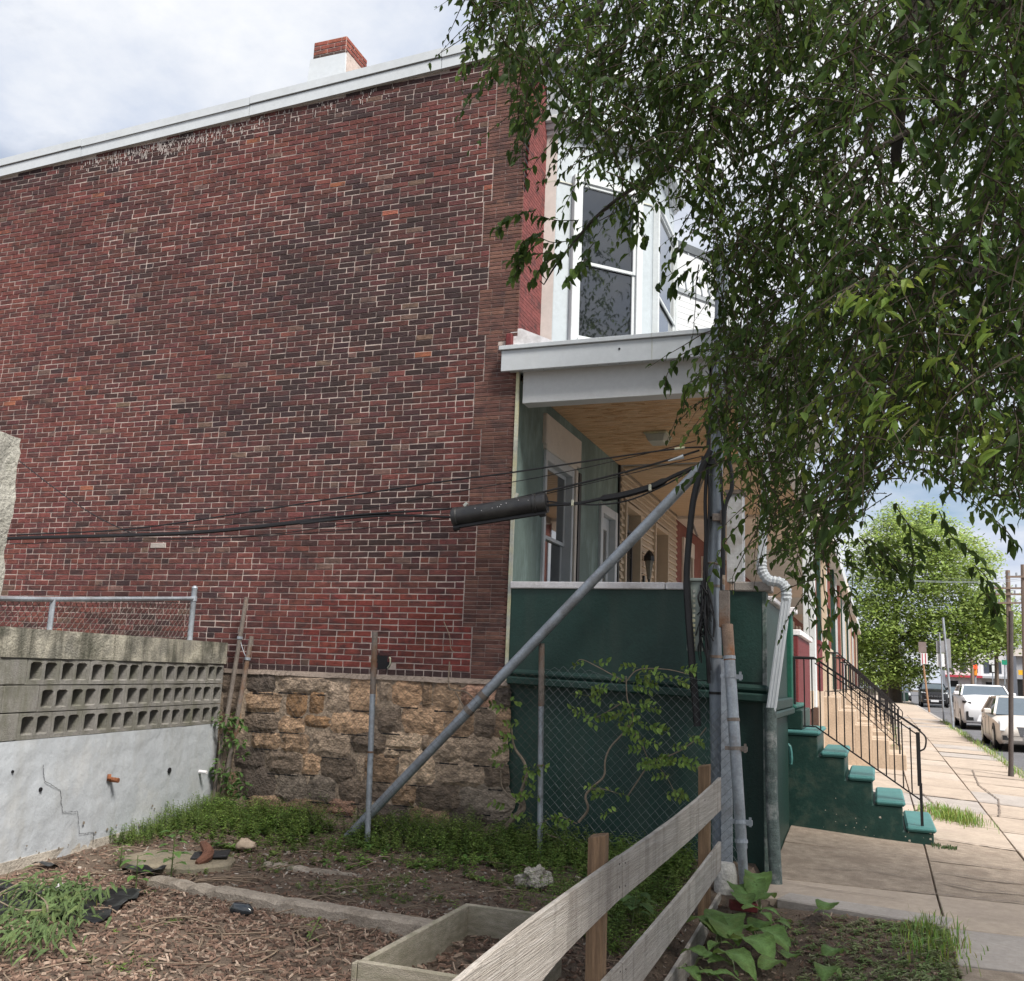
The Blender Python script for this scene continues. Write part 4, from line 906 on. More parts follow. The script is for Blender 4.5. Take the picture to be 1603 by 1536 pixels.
# short fence on the block wall
f1 = thing('chain_link_fence', 'short grey chain link fence standing on top of the block wall', 'fence', wp(1.3, 1.94))
sP = 2.62; sM = 0.36
MB().tube([wp(-0.35, 2.15, -.1), wp(sM, 2.20, -.1), wp(sP-.03, 2.385, -.1)], 0.021, 8).build('top_rail', m_galv, f1, smooth=True)
MB().tube([wp(sP, 1.93, -.1), wp(sP, 2.49, -.1), wp(sP, 2.50, -.1), wp(sP, 2.525, -.1)], [.03, .03, .034, .015], 10).build('post', m_galv, f1, smooth=True)
MB().tube([wp(sM, 1.93, -.1), wp(sM, 2.20, -.1)], 0.023, 8).build('post', m_galv, f1, smooth=True)
MB().tube([wp(sP, 2.36, -.1), wp(sP, 2.41, -.1)], 0.036, 10).build('collar', m_galv, f1)
chain(lambda u, v, s: wp(-.3+u, min(1.95+v, 2.17 + .073*(u)), -.115 + .004*s), 2.9, .42, m_wired, f1, pitch=.07, r=.003)
# leaning rusty pipes tied with wire
lp = []
for (a, b, r_, lab) in (((386, 935), (331, 1272), .026, 'tall rusty pipe leaning behind the end of the block wall'), ((394, 996), (345, 1270), .027, 'shorter grey rusty pipe leaning beside the taller one')):
    p0 = at(*b, y=9.24 if r_ < .0265 else 9.20); p1 = at(*a, y=9.26)
    o = thing('leaning_pipe', lab, 'pipe', p0)
    MB().tube([p0 + (p0-p1)*.05, p0.lerp(p1, .3), p0.lerp(p1, .65), p1], [r_, r_, r_*.98, r_*.95], 9).build('pipe', m_rustp, o, smooth=True)
    q = p0.lerp(p1, .80 if 'tall rusty' in lab else .86); dq = (p1-p0).normalized(); MB().tube([q, q+dq*.03], r_*1.25, 9).build('tie_band', m_galv, o); lp.append(q)
o = MB().tube(bez([lp[0], lp[0].lerp(lp[1], .5) - Vector((0,0,.02)), lp[1]], 4), .004, 5).build('tie_wire', m_galv); tag(o, 'twisted tie wire joining the two leaning rusty pipes', 'wire')
# tall chain link fence in front of the stone footing and the green porch
f2 = thing('chain_link_fence', 'rusty chain link fence hanging in front of the stone footing and green porch', 'fence', (-4.6, 8.9, .1))
PA = at(575, 1322, z=.08); PAt = at(587, 990, y=PA.y+.03)
PBt = at(848, 1008, y=8.97); PB_ = at(845, 1345, z=.06)
for (a, b, lab) in ((PA, PAt, None), (PB_, PBt, None)):
    d_ = (b-a).normalized(); po = MB().tube([a - d_*.15, a.lerp(b, .4), a.lerp(b, .8), b], .028, 10).build('post', m_galv, f2, smooth=True)
    MB().tube([a.lerp(b, .70), b+d_*.004], .0295, 10).build('rusty_end', m_rustp, po, smooth=True)
    for t in (.86, .42): c = a.lerp(b, t); MB().tube([c, c+d_*.018], .034, 10).build('band', m_rustp, po)
P3 = Vector((-1.42, 9.05, 0))
def fpt(u, v, s, A_, B_, top_a, top_b, w_, z0=.05):
    t = u/w_; x = A_.x + (B_.x-A_.x)*t; y_ = A_.y + (B_.y-A_.y)*t
    zt = top_a + (top_b-top_a)*t + .05*math.sin(t*9); z = min(z0+v, zt)
    wob = .03*noise.noise(Vector((x*1.1, z*1.3, 3))); return Vector((x + .02*noise.noise(Vector((x*2, z*2, 8))), y_ + wob + .004*s, z))
L0 = Vector((-6.35, 9.15, 0)); 
w_ = (PA-L0).length; chain(lambda u, v, s: fpt(u, v, s, L0, PA, 1.66, 1.62, w_, .15), w_, 1.55, m_wired, f2, pitch=.075, r=.0017)
w2_ = (Vector((PB_.x, PB_.y, 0))-Vector((PA.x, PA.y, 0))).length; chain(lambda u, v, s: fpt(u, v, s, PA, PB_, 1.62, 1.72, w2_, .12), w2_, 1.65, m_wired, f2, pitch=.075, r=.0017)
w3_ = (P3-Vector((PB_.x, PB_.y, 0))).length; chain(lambda u, v, s: fpt(u, v, s, PB_ + Vector((0,-.02,0)), P3 + Vector((0,-.10,0)), 1.78, 1.70, w3_, .1), w3_, 1.72, m_wire, f2, pitch=.078, r=.0019)
chain(lambda u, v, s: Vector((-1.42 + u, 8.97 - u*.9 + .004*s, .15+v)), .30, 1.35, m_wire, f2, pitch=.07, r=.0024)
# ------------------------------------------------------------------ steel utility pole, riser pipes and strut
m_pole = mat('weathered steel pole', (0.25, 0.285, 0.33), 0.55, 0.2, 3, metal=.3, bump=.15, bscale=25, stain=(0.13, 0.13, 0.14), sscale=4, sfac=.5, stretch=(1, 1, .3))
PY = 9.12
P_b, P_m, P_t = at(1127, 1320, y=PY), at(1117, 900, y=PY), at(1131, 395, y=PY)
P_b.z = 0.0
pole = thing('utility_pole', 'blue grey steel utility pole wrapped in black cables beside the porch', 'pole', P_b)
MB().tube([P_b, P_b.lerp(P_m, .5), P_m, P_m.lerp(P_t, .4), P_t], [.062, .061, .060, .060, .060], 14).build('shaft', m_pole, pole, smooth=True)
for py_ in (1028, 918, 812, 590, 470, 1085):
    c = at(1118 if py_ > 700 else 1124, py_, y=PY); c.x = P_m.x + (c.z-P_m.z)*((P_t.x-P_m.x)/(P_t.z-P_m.z) if c.z > P_m.z else (P_b.x-P_m.x)/(P_b.z-P_m.z))
    MB().tube([c - Vector((0,0,.012)), c + Vector((0,0,.012))], .066, 14).build('band', m_rustp if py_ in (918, 1028) else m_iron, pole, smooth=True)
c = at(1122, 812, y=PY); MB().box(c.x-.03, c.x+.10, PY-.09, PY-.055, c.z-.035, c.z+.035).box(c.x+.045, c.x+.09, PY-.085, PY+.04, c.z-.06, c.z+.07).build('clamp', m_rustp, pole, bevel=.006)
mb = MB()
for k, py_ in enumerate((455, 505, 540)): c = at(1127, py_, y=PY); mb.tube([(c.x-.03, PY-.075, c.z), (c.x-.03, PY-.055, c.z)], .022, 7)
mb.build('bolt', m_iron, pole)
# strut
S0 = at(547, 1308, z=0.12); S1 = at(1107, 722, y=PY-.07)
strut = thing('strut_pipe', 'long grey steel strut pipe slanting from the ground up to the utility pole', 'pipe', S0)
d_ = (S1-S0); MB().tube([S0 - d_*.02, S0 + d_*.3, S0 + d_*.31, S1], [.047, .047, .050, .050], 12).build('pipe', m_galv, strut, smooth=True)
MB().tube([S0 + d_*.335, S0 + d_*.345], .056, 12).build('coupling', m_rustp, strut, smooth=True)
MB().tube([S0 + d_*.375, S0 + d_*.385], .056, 12).build('coupling', m_rustp, strut, smooth=True)
mb = MB(); mb.box(S1.x-.05, S1.x+.10, S1.y-.05, S1.y+.07, S1.z-.05, S1.z+.04); mb.build('bracket', m_iron, strut, bevel=.01)
# guard channel and second thin riser
gx = at(1138, 1180, y=PY-.09)
ug = MB().box(gx.x-.045, gx.x+.045, PY-.13, PY-.06, 0.08, 1.93).build('cable_guard', m_galv); 
tag(ug, 'square grey steel cable guard strapped to the foot of the utility pole', 'cable guard')
# leaning rusty riser with clamps
r0 = at(1166, 1402, z=0.02); r1 = at(1135, 925, y=PY-.30)
rp = thing('riser_pipe', 'leaning grey riser pipe with a rusty top and four clamps beside the green corner', 'pipe', r0)
dr_ = r1 - r0; n_ = dr_.normalized()
MB().tube([r0 - n_*.1, r0.lerp(r1, .14), r0.lerp(r1, .145), r0.lerp(r1, .55), r0.lerp(r1, .76)], [.040, .040, .047, .049, .049], 12).build('pipe', m_galv, rp, smooth=True)
MB().tube([r0.lerp(r1, .755), r0.lerp(r1, .88)], .050, 12).build('rusty_length', mat('rust stained pipe', (0.24, 0.17, 0.13), .85, .3, 8, bump=.4, stain=(.22,.085,.03), sscale=5, sfac=.9), rp, smooth=True)
MB().box(r1.x-.05, r1.x+.04, r1.y-.03, r1.y+.03, r0.lerp(r1, .87).z, r1.z).build('angle_plate', m_rustp, rp, bevel=.004)
for t, c_ in ((.165, m_galv), (.225, m_galv), (.46, m_rustp), (.555, m_rustp), (.70, m_galv), (.765, m_galv)):
    c = r0.lerp(r1, t); big = t in (.225, .46, .70)
    q = MB().tube([c - n_*.014, c + n_*.014], .054, 12)
    if big: q.box(c.x-.085, c.x-.04, c.y-.02, c.y+.02, c.z-.016, c.z+.016).box(c.x+.04, c.x+.10, c.y-.02, c.y+.02, c.z-.02, c.z+.02).box(c.x+.075, c.x+.095, c.y-.025, c.y-.015, c.z-.03, c.z+.045)
    q.build('clamp', c_, rp)
# concrete stub bucket
b0 = at(1137, 1402, z=0.0)
bk = MB().tube([b0, b0 + Vector((0,0,.16)), b0 + Vector((-.01,0,.23)), b0 + Vector((-.01,0,.255))], [.105, .095, .085, .075], 12).build('concrete_stub', mat('white concrete stub', (0.55, 0.53, 0.50), .9, .25, 8, bump=.8, stain=(.12,.10,.08), sscale=7, sfac=.7), smooth=True)
tag(bk, 'round white concrete stub standing between the fence and the riser pipe', 'bollard')
# terminal box with a perforated front
tb0 = at(1088, 980, y=PY-.05)
tbx = MB().box(tb0.x-.065, tb0.x+.065, PY-.11, PY+.02, at(1088, 1020, y=PY).z, at(1088, 912, y=PY).z).box(tb0.x-.085, tb0.x+.085, PY-.13, PY+.03, at(1088, 912, y=PY).z, at(1088, 912, y=PY).z+.03).build('terminal_box', mat('grey green box', (0.25, 0.29, 0.27), .6, .12, 4, bump=.1), bevel=.006)
tag(tbx, 'slim grey green terminal box with perforated strip hung beside the pole', 'cable box')
mb = MB(); zt = at(1088, 925, y=PY).z
for k in range(13): mb.box(tb0.x-.012, tb0.x+.012, PY-.113, PY-.108, zt-.025-k*.045, zt-k*.045)
mb.build('slot_strip', m_alum, tbx)

# ------------------------------------------------------------------ overhead cables
def cable(pts, r, lab, m=m_black, name='cable', cat='cable', n=7, grp=None):
    """pts: (px, py, plane y)"""
    P_ = [at(a, b, y=c) if not isinstance(a, Vector) else a for a, b, c in pts]
    o = MB().tube(bez(P_, n), r, 6).build(name, m, smooth=True); tag(o, lab, cat, grp); return o
cable([(-60, 848, 8.45), (15, 843, 8.5), (205, 838, 8.6), (330, 832, 8.65), (470, 818, 8.72), (560, 809, 8.78), (610, 804, 8.8)], [.021]*29 + [.017]*8 + [.012]*6, 'thick black cable bundle sagging across the brick wall from the left')
cable([(470, 820, 8.70), (560, 810, 8.76), (620, 807, 8.8), (690, 809, 8.83), (715, 811, 8.85)], .012, 'short black cable dropping into the near end of the splice case')
cable([(15, 838, 8.5), (205, 828, 8.6), (400, 800, 8.72), (600, 768, 8.82), (715, 751, 8.88), (800, 740, 8.92), (960, 716, 9.0), (1065, 702, 9.06), (1112, 700, 9.1)], .0085, 'upper thin black wire rising to the pole with a white end clip')
cable([(205, 832, 8.6), (400, 818, 8.72), (560, 798, 8.8), (715, 770, 8.88), (860, 744, 8.95), (1000, 713, 9.03), (1090, 690, 9.1)], .0045, 'hair thin wire just under the upper black wire')
cable([(400, 823, 8.70), (560, 806, 8.76), (700, 797, 8.82), (780, 786, 8.86), (860, 768, 8.93), (960, 744, 9.0), (1050, 719, 9.06), (1095, 705, 9.1)], .010, 'black support strand running over the top of the splice case')
cable([(15, 852, 8.5), (220, 846, 8.6), (400, 840, 8.7), (560, 828, 8.8), (700, 811, 8.86), (780, 792, 8.9), (860, 772, 8.95), (960, 748, 9.0), (1100, 714, 9.1)], .0045, 'thin lower wire looping under the splice case')
cable([(18, 712, 8.9), (90, 768, 8.85), (150, 808, 8.75), (212, 838, 8.6)], .006, 'thin diagonal wire coming down from the left to the cable bundle')
cable([(215, 842, 8.6), (300, 843, 8.66), (430, 836, 8.7), (600, 811, 8.8)], .0045, 'thin loose wire hanging below the cable bundle')
# splice case
c0, c1 = at(709, 811, y=8.84), at(856, 787, y=8.93); dc = (c1-c0); nc = dc.normalized()
sp = thing('splice_case', 'large black cylindrical cable splice case hanging in front of the house corner', 'splice case', c0)
MB().tube([c0, c0 + nc*.02, c0 + nc*.05, c0 + nc*.06, c1 - nc*.14, c1 - nc*.13, c1 - nc*.10, c1 - nc*.095, c1 - nc*.03, c1], [.088, .103, .106, .098, .098, .108, .108, .098, .104, .100], 18, cap=True).build('case', mat('black plastic case', (.022, .022, .024), .45, .15, 6, bump=.08, bscale=30, spec=.5, stain=(.06,.058,.055), sscale=4, sfac=.5), sp, smooth=True)
MB().bar(c0 + nc*.03 + Vector((0,-.03,-.105)), c1 - nc*.04 + Vector((0,-.03,-.105)), .035, .035).build('seam_ridge', m_black, sp, bevel=.006)
for t in (.06, .97): q = c0.lerp(c1, t) + Vector((0, -.03, -.115)); MB().tube([q - nc*.03, q + nc*.03], .028, 8).build('latch', m_black, sp)
MB().tube([c1 - nc*.002, c1 + nc*.004], .083, 16).build('end_plate', m_dark, sp)
MB().bar(c0 + nc*.12 + Vector((0, -.01, .10)), c0 + nc*.15 + Vector((0, -.01, .13)), .03, .03).bar(c1 - nc*.32 + Vector((0, -.01, .10)), c1 - nc*.30 + Vector((0, -.01, .14)), .02, .03).build('hanger', m_alum, sp)
mb = MB()
for k in range(9): q = c0.lerp(c1, R.uniform(.2, .85)) + Vector((0, -.085, R.uniform(.0, .055))); mb.box(q.x-.003, q.x+.003, q.y-.013, q.y, q.z-.003, q.z+.003)
mb.build('splash', m_capw, sp)
# tail cable with the small sleeve
cable([(856, 791, 8.93), (905, 788, 8.96), (940, 781, 8.98), (975, 775, 9.0), (1020, 762, 9.03), (1060, 743, 9.06), (1095, 730, 9.08), (1112, 735, 9.08)], [.016]*15 + [.033]*16 + [.034]*1 + [.020]*18 , 'black tail cable with a fat tape wrapped sleeve running to the pole')
cable([(856, 785, 8.93), (900, 789, 8.95), (940, 790, 8.97), (985, 783, 9.0), (1040, 760, 9.04), (1100, 726, 9.08)], .008, 'thin black cable under the tape wrapped sleeve')
for (a, b) in ((897, 788), (1018, 764)): q = at(a, b, y=8.96); o = MB().box(q.x-.012, q.x+.012, q.y-.03, q.y+.0, q.z-.03, q.z+.03).build('cable_clip', m_alum, bevel=.004); tag(o, 'small pale clip on the tail cable ' + ('just right of the splice case' if a < 900 else 'at the upper end of its sleeve'), 'clip')
q0, q1 = at(1046, 722, y=9.05), at(1066, 716, y=9.06); o = MB().tube([q0, q0.lerp(q1, .7), q1 + (q1-q0)*.2], [.006, .014, .024], 8).build('wire_insulator', m_white, smooth=True); tag(o, 'small white insulator clip on the wire under the porch ceiling', 'insulator')
q0, q1 = at(1056, 703, y=9.05), at(1072, 701, y=9.06); o = MB().tube([q0, q1], .014, 7).build('wire_clamp', m_alum, smooth=True); tag(o, 'pale grey clamp at the pole end of the upper wire', 'clamp')
# cables running down the pole
PYc = PY - .10
def down(pts, r, lab, m=m_black, y=PYc): return cable([(a, b, y) for a, b in pts], r, lab, m, grp=None)
down([(1112, 705), (1098, 735), (1086, 780), (1079, 840), (1075, 900), (1077, 950), (1082, 1020), (1087, 1080), (1092, 1137)], [.030]*30 + [.034]*27, 'fat black hose cable curving down left of the pole to a cut end', y=PY-.14)
down([(1108, 720), (1104, 780), (1105, 840), (1103, 900), (1104, 960), (1107, 1020), (1110, 1070)], .017, 'black cable running straight down the left side of the pole')
down([(1112, 640), (1110, 720), (1110, 800), (1106, 880), (1110, 940), (1106, 1000), (1112, 1050)], .012, 'thinner black cable close beside the pole')
down([(1112, 620), (1113, 560), (1112, 640), (1108, 700)], .016, 'looped black cable high on the pole among the leaves')
down([(1135, 590), (1142, 630), (1135, 665), (1138, 700), (1146, 760), (1134, 800), (1132, 900)], .020, 'heavy black cable bowing out right of the pole')
down([(1128, 740), (1132, 820), (1129, 900), (1130, 960), (1132, 1010)], .012, 'black cable down the right side of the pole')
down([(1103, 745), (1090, 780), (1083, 810), (1088, 830), (1092, 840)], .010, 'brown cable stub curling beside the pole', m_rustp)
mb = MB()
for k in range(26):
    x0 = R.uniform(1094, 1108); y0 = R.uniform(900, 1000); x1_ = x0 + R.uniform(-10, 12); y1_ = y0 + R.uniform(25, 90)
    mb.tube(bez([at(x0, y0, y=PYc-.02), at((x0+x1_)/2 + R.uniform(-9, 9), (y0+y1_)/2, y=PYc - R.uniform(0, .06)), at(x1_, min(1090, y1_), y=PYc-.02)], 5), R.uniform(.004, .010), 5)
o = mb.build('cable_tangle', m_black, smooth=True); tag(o, 'tangle of loose black wires tied to the pole beside the terminal box', 'cables')
for (px_, py_) in ((1122, 645), (1121, 655), (1120, 884)): 
    c = at(px_, py_, y=PY); MB().tube([(c.x + .085*math.cos(a*.5236), PY + .085*math.sin(a*.5236), c.z + .01*math.sin(a)) for a in range(13)], .011, 5, cap=False).build('strap', m_rustp, pole)


# ------------------------------------------------------------------ downspout at the porch corner
ds = thing('downspout', 'white ribbed downspout bending round the ledge into an old iron pipe', 'downspout', (-.86, 9.2, 0))
DSY = D - .06
pt = lambda a, b, y=DSY: at(a, b, y=y)
MB().bar((-.87, D+.06, 4.75), pt(1192, 880), .075, .065, up=(0,1,0)).build('upper_pipe', m_white, ds, bevel=.008)
el = bez([pt(1192, 876), pt(1193, 893), pt(1203, 908), pt(1221, 912), pt(1230, 922), pt(1231, 940)], 6); rs = [.047 + (.005 if k % 2 else -.003) for k in range(len(el))]
MB().tube(el, rs, 10).build('elbow', m_white, ds)
lo = MB(); a_, b_ = pt(1231, 938), pt(1207, 1113, D-.10)
lo.bar(a_, b_, .085, .07, up=(0,1,0))
for k in (-.028, 0, .028): lo.bar(a_ + Vector((k,-.036,0)), b_ + Vector((k,-.036,0)), .010, .008, up=(0,1,0))
lo.build('lower_pipe', m_white, ds, bevel=.004)
MB().tube([pt(1206, 1108, D-.10), at(1208, 1250, y=D-.12), at(1215, 1392, z=-.02)], [.055, .053, .056], 12).build('iron_pipe', mat('flaking painted iron', (0.10, 0.13, 0.125), .7, .45, 14, bump=1.0, bscale=60, stain=(.40,.41,.40), sscale=5, sfac=.8), ds, smooth=True)

# ------------------------------------------------------------------ wooden board fence in the foreground
m_oldw = mat('weathered grey board', (0.47, 0.43, 0.39), 0.9, 0.15, 3, bump=.8, bscale=7, stretch=(26, .7, 26), col2=(0.41, 0.37, 0.33), stain=(0.60, 0.57, 0.54), sscale=1.5, sfac=.5, streak=((0.22, 0.195, 0.17), (3, 11, 1.6), .9, .5))
m_postw = mat('brown cedar post', (0.27, 0.175, 0.105), 0.85, 0.25, 5, bump=.6, bscale=16, stretch=(15, 15, 1.0), col2=(0.20, 0.13, 0.08), streak=((0.10, 0.065, 0.04), (16, 16, .9), 1.2, .6))
wf = thing('board_fence', 'weathered grey board fence with three rails on brown posts', 'fence', (-1.3, 6.5, .05))
FA, FB = (-1.315, 4.75), (-1.262, 7.75)
def fy(px_, py_): return atp(px_, py_, FA, FB)
for (cx, xl, xr, yt, px_top) in ((937, 918, 955, 1307, 0), (1103, 1092, 1114, 1198, 1)):
    t0 = atp(cx, yt, (FA[0]-.05, FA[1]), (FB[0]-.05, FB[1])); w_ = .088
    mb = MB(); z1 = t0.z
    mb.hexa([(t0.x-w_/2, t0.y-w_/2, -.3), (t0.x+w_/2, t0.y-w_/2, -.3), (t0.x+w_/2, t0.y+w_/2, -.3), (t0.x-w_/2, t0.y+w_/2, -.3), (t0.x-w_/2, t0.y-w_/2, z1-.012), (t0.x+w_/2, t0.y-w_/2, z1+.005), (t0.x+w_/2, t0.y+w_/2, z1+.01), (t0.x-w_/2, t0.y+w_/2, z1-.005)])
    mb.build('post', m_postw, wf, bevel=.004)
def board(pts_top, pts_bot, th=.026, name='rail_board', out=0.0):
    """pts in photo pixels on the fence plane, left to right; a long bowed plank"""
    T = bez([fy(*p) for p in pts_top], 5); Bm = bez([fy(*p) for p in pts_bot], 5); n = min(len(T), len(Bm)); vs_ = []; fs = []
    for i in range(n):
        for o_ in (out, out+th):
            for P_ in (Bm[i], T[i]): vs_.append((P_.x + o_, P_.y, P_.z + .0025*noise.noise(Vector((P_.y*3, o_*9, P_.z*5)))))
    for i in range(n-1):
        a = i*4; b = a+4; fs += [(a+2, b+2, b+3, a+3), (a, a+1, b+1, b), (a+1, a+3, b+3, b+1), (a, b, b+2, a+2)]
    fs += [(0, 2, 3, 1), ((n-1)*4, (n-1)*4+1, (n-1)*4+3, (n-1)*4+2)]
    return MB().add(vs_, fs).build(name, m_oldw, wf, bevel=.003)
board([(560, 1665), (705, 1536), (830, 1435), (965.5, 1339)], [(660, 1710), (800, 1580), (880, 1488), (966, 1405)])
board([(967.5, 1339), (1040, 1288), (1088, 1250), (1124, 1217)], [(968, 1405), (1040, 1345), (1088, 1303), (1124, 1268)])
board([(800, 1700), (880, 1600), (930, 1545), (966, 1507)], [(800, 1830), (880, 1716), (930, 1640), (966, 1585)])
board([(967.5, 1506), (1030, 1434), (1080, 1375), (1124, 1317)], [(968, 1578), (1030, 1494), (1080, 1426), (1124, 1362)])
board([(940, 1680), (1000, 1592), (1060, 1502), (1124, 1397)], [(940, 1810), (1000, 1690), (1060, 1580), (1124, 1460)])
mb = MB()
for (a, b) in ((962, 1352), (962, 1388), (971, 1350), (971, 1386), (1098, 1252), (1098, 1290), (963, 1520), (972, 1516)):
    q = fy(a, b); mb.tube([(q.x+.022, q.y, q.z), (q.x+.0285, q.y, q.z)], .005, 6)
mb.build('nail', m_iron, wf)

# ------------------------------------------------------------------ timber planter box
m_plank = mat('greenish old plank', (0.345, 0.31, 0.25), 0.9, 0.25, 5, bump=.6, bscale=18, stretch=(4, 4, 14), col2=(0.27, 0.25, 0.19), stain=(0.17, 0.155, 0.11), sscale=2.5, sfac=.6)
pl_ = thing('planter_box', 'open timber planter box with soil beside the board fence', 'planter', (-1.9, 5.1, .1))
X0, X1, Y0_, Y1_ = -2.38, -1.76, 4.46, 5.80; ZT, ZB = .355, .02
for nm, a in (('side_plank', (X0, X0+.035, Y0_+.036, Y1_-.036)), ('side_plank', (X1-.035, X1, Y0_+.036, Y1_-.036)), ('end_plank', (X0-.0, X1, Y0_, Y0_+.035)), ('end_plank', (X0, X1, Y1_-.035, Y1_))):
    MB().box(*a, ZB, ZT + R.uniform(-.006, .006)).build(nm, m_plank, pl_, bevel=.005)
for (a, b) in ((X0-.028, Y0_-.0), ): MB().box(X0-.03, X0-.002, Y0_-.004, Y0_+.05, ZB, ZT-.015).build('corner_batten', m_plank, pl_, bevel=.004)
s_ = sheet('planter_soil', rng(X0+.03, X1-.03, .05), rng(Y0_+.03, Y1_-.03, .05), lambda x, y: .17 + .03*noise.noise(Vector((x*5, y*5, 3))) + .02*noise.noise(Vector((x*13, y*13, 3))), m_soil, pl_)

# ------------------------------------------------------------------ concrete edging, flagstone, rock and litter
m_edge = mat('old edging concrete', (0.36, 0.31, 0.26), 0.95, 0.25, 7, bump=1.0, bscale=60, stain=(0.16, 0.13, 0.10), sscale=5, sfac=.6)
def edging(pa, pb, w, h, lab, seed):
    a, b = at(*pa, z=.13 if seed == 3 else .09), at(*pb, z=.16 if seed == 3 else .07); n = 26; mb = MB(); vs_ = []; fs = []; d_ = (b-a).normalized(); s_ = Vector((-d_.y, d_.x, 0))
    for i in range(n+1):
        p = a.lerp(b, i/n); e = .018*noise.noise(Vector((i*.5, seed, 0))); t_ = .012*noise.noise(Vector((i*.8, seed, 5))) - (.025 if (R.random() < .12) else 0)
        for (o_, z) in ((-.01, -.1), (-.004+e, p.z-.02+t_), (.02+e, p.z+t_), (w-.02+e, p.z+t_*.5), (w+e, p.z-.03), (w, -.1)): q = p + s_*o_; vs_.append((q.x, q.y, z))
    for i in range(n):
        for k in range(5): fs.append((i*6+k, i*6+k+1, i*6+7+k, i*6+6+k))
    fs += [tuple(range(6))[::-1], tuple(n*6+k for k in range(6))]
    o = MB().add(vs_, fs).build('concrete_edging', m_edge, smooth=False); tag(o, lab, 'edging'); return o
edging((232, 1374), (668, 1446), .13, .12, 'long pale concrete edging strip running to the planter box', 3)
edging((412, 1350), (560, 1372), .10, .09, 'low broken concrete edging half buried behind the long one', 8)
def blob(name, c, r, m, seed, n=2, amp=.3, flat=1.0):
    bm = bmesh.new(); bmesh.ops.create_icosphere(bm, subdivisions=n, radius=1)
    for v in bm.verts:
        k = 1 + amp*noise.noise(v.co*1.3 + Vector((seed, 0, 0))) + amp*.4*noise.noise(v.co*3.7 + Vector((seed, 3, 0))); v.co = Vector((v.co.x*r[0]*k, v.co.y*r[1]*k, v.co.z*r[2]*k)) + Vector(c)
    me = bpy.data.meshes.new(name); bm.to_mesh(me); bm.free(); return link(name, me, None, m, smooth=True)
f_ = at(272, 1350, z=.08); q = MB(); pts = [(-.42, -.20), (-.1, -.34), (.35, -.25), (.52, .05), (.40, .30), (.0, .36), (-.4, .18)]
q.prism([(f_.x+a, f_.y+b) for a, b in pts], 'z', .03, .115); o = q.build('flagstone', mat('mossy flagstone', (0.24, 0.205, 0.15), .9, .25, 4, bump=.5, bscale=40, stain=(.14,.15,.12), sscale=3, sfac=.6), bevel=.02); tag(o, 'flat mossy flagstone lying near the end of the long concrete edging', 'stone slab')
c = at(836, 1374, z=.13); o = blob('rock', c, (.105, .09, .075), mat('rough white rock', (0.52, 0.48, 0.42), .95, .4, 12, bump=2.5, bscale=28, stain=(.2,.17,.14), sscale=9, sfac=.7), 5, 5, .75); tag(o, 'rough whitish lump of rock among the weeds by the middle fence post', 'rock')
o = blob('stone_lump', at(385, 1322, z=.12), (.10, .07, .05), m_stoop, 9, 3, .4); tag(o, 'small tan stone among the weeds above the flagstone', 'rock')
# cut root
o = MB().tube(bez([at(308, 1352, z=.12), at(326, 1338, z=.17), at(322, 1326, z=.2), at(316, 1320, z=.16)], 5), [.02, .03, .035, .04, .045, .045, .045, .045, .045, .04, .038, .036, .034, .03, .02, .02], 8).build('cut_root', mat('red brown root', (.16, .075, .05), .85, .3, 10, bump=.6), smooth=True); tag(o, 'curved red brown root end lying on the flagstone', 'root')
o = MB().box(-.15, .15, -.1, .1, 0, .02).build('slate_shard', mat('black slate', (.03,.03,.033), .6, .2, 5), bevel=.006); o.location = at(330, 1340, z=.13); o.rotation_euler = (.06, -.08, .5); tag(o, 'dark slate shard lying behind the flagstone', 'slate')
m_plast = mat('black plastic sheet', (.013, .014, .016), .32, .2, 3, bump=.5, bscale=12, spec=.6)
def crumple(name, c, w, l, seed, h=.06, rot=0.0, m=None):
    xs = rng(-w, w, w/8); ys = rng(-l, l, l/8); vs_ = []; ca_, sa_ = math.cos(rot), math.sin(rot)
    for y_ in ys:
        for x_ in xs:
            e = 1 + .25*noise.noise(Vector((x_*5, y_*5, seed))); vs_.append((c.x + (x_*ca_-y_*sa_)*e, c.y + (x_*sa_+y_*ca_)*e, c.z + h*.5 + h*noise.noise(Vector((x_*9, y_*9, seed)))))
    nx = len(xs); fs = [(j*nx+i, j*nx+i+1, (j+1)*nx+i+1, (j+1)*nx+i) for j in range(len(ys)-1) for i in range(nx-1)]
    return MB().add(vs_, fs).build(name, m or m_plast, smooth=True)
o = crumple('plastic_sheet', at(55, 1418, z=.06), .62, .42, 3, .07, .3); tag(o, 'crumpled black plastic sheet under the cut branches', 'plastic sheet')
o = crumple('plastic_bag', at(75, 1358, z=.06), .10, .06, 8, .05); tag(o, 'small scrap of black plastic at the foot of the painted wall', 'plastic scrap')
o = crumple('plastic_bag', at(225, 1368, z=.06), .16, .07, 12, .07, .4); tag(o, 'black plastic rag bunched at the end of the long edging', 'plastic scrap')
b0_ = at(377, 1435, z=.05); o = MB().tube([b0_ + Vector((-.07,0,.03)), b0_ + Vector((-.05,0,.045)), b0_ + Vector((.05,0,.045)), b0_ + Vector((.085,0,.04))], [.03, .045, .045, .02], 10).build('dark_bottle', glassy('dark bottle glass', (.025,.03,.035), .1), smooth=True); tag(o, 'dark glossy bottle half buried in mulch below the edging', 'bottle')
o = blob('white_flower', at(92, 1388, z=.16), (.03, .03, .035), m_capw, 2, 2, .5); tag(o, 'small white blossom scrap on the cut branches', 'scrap')
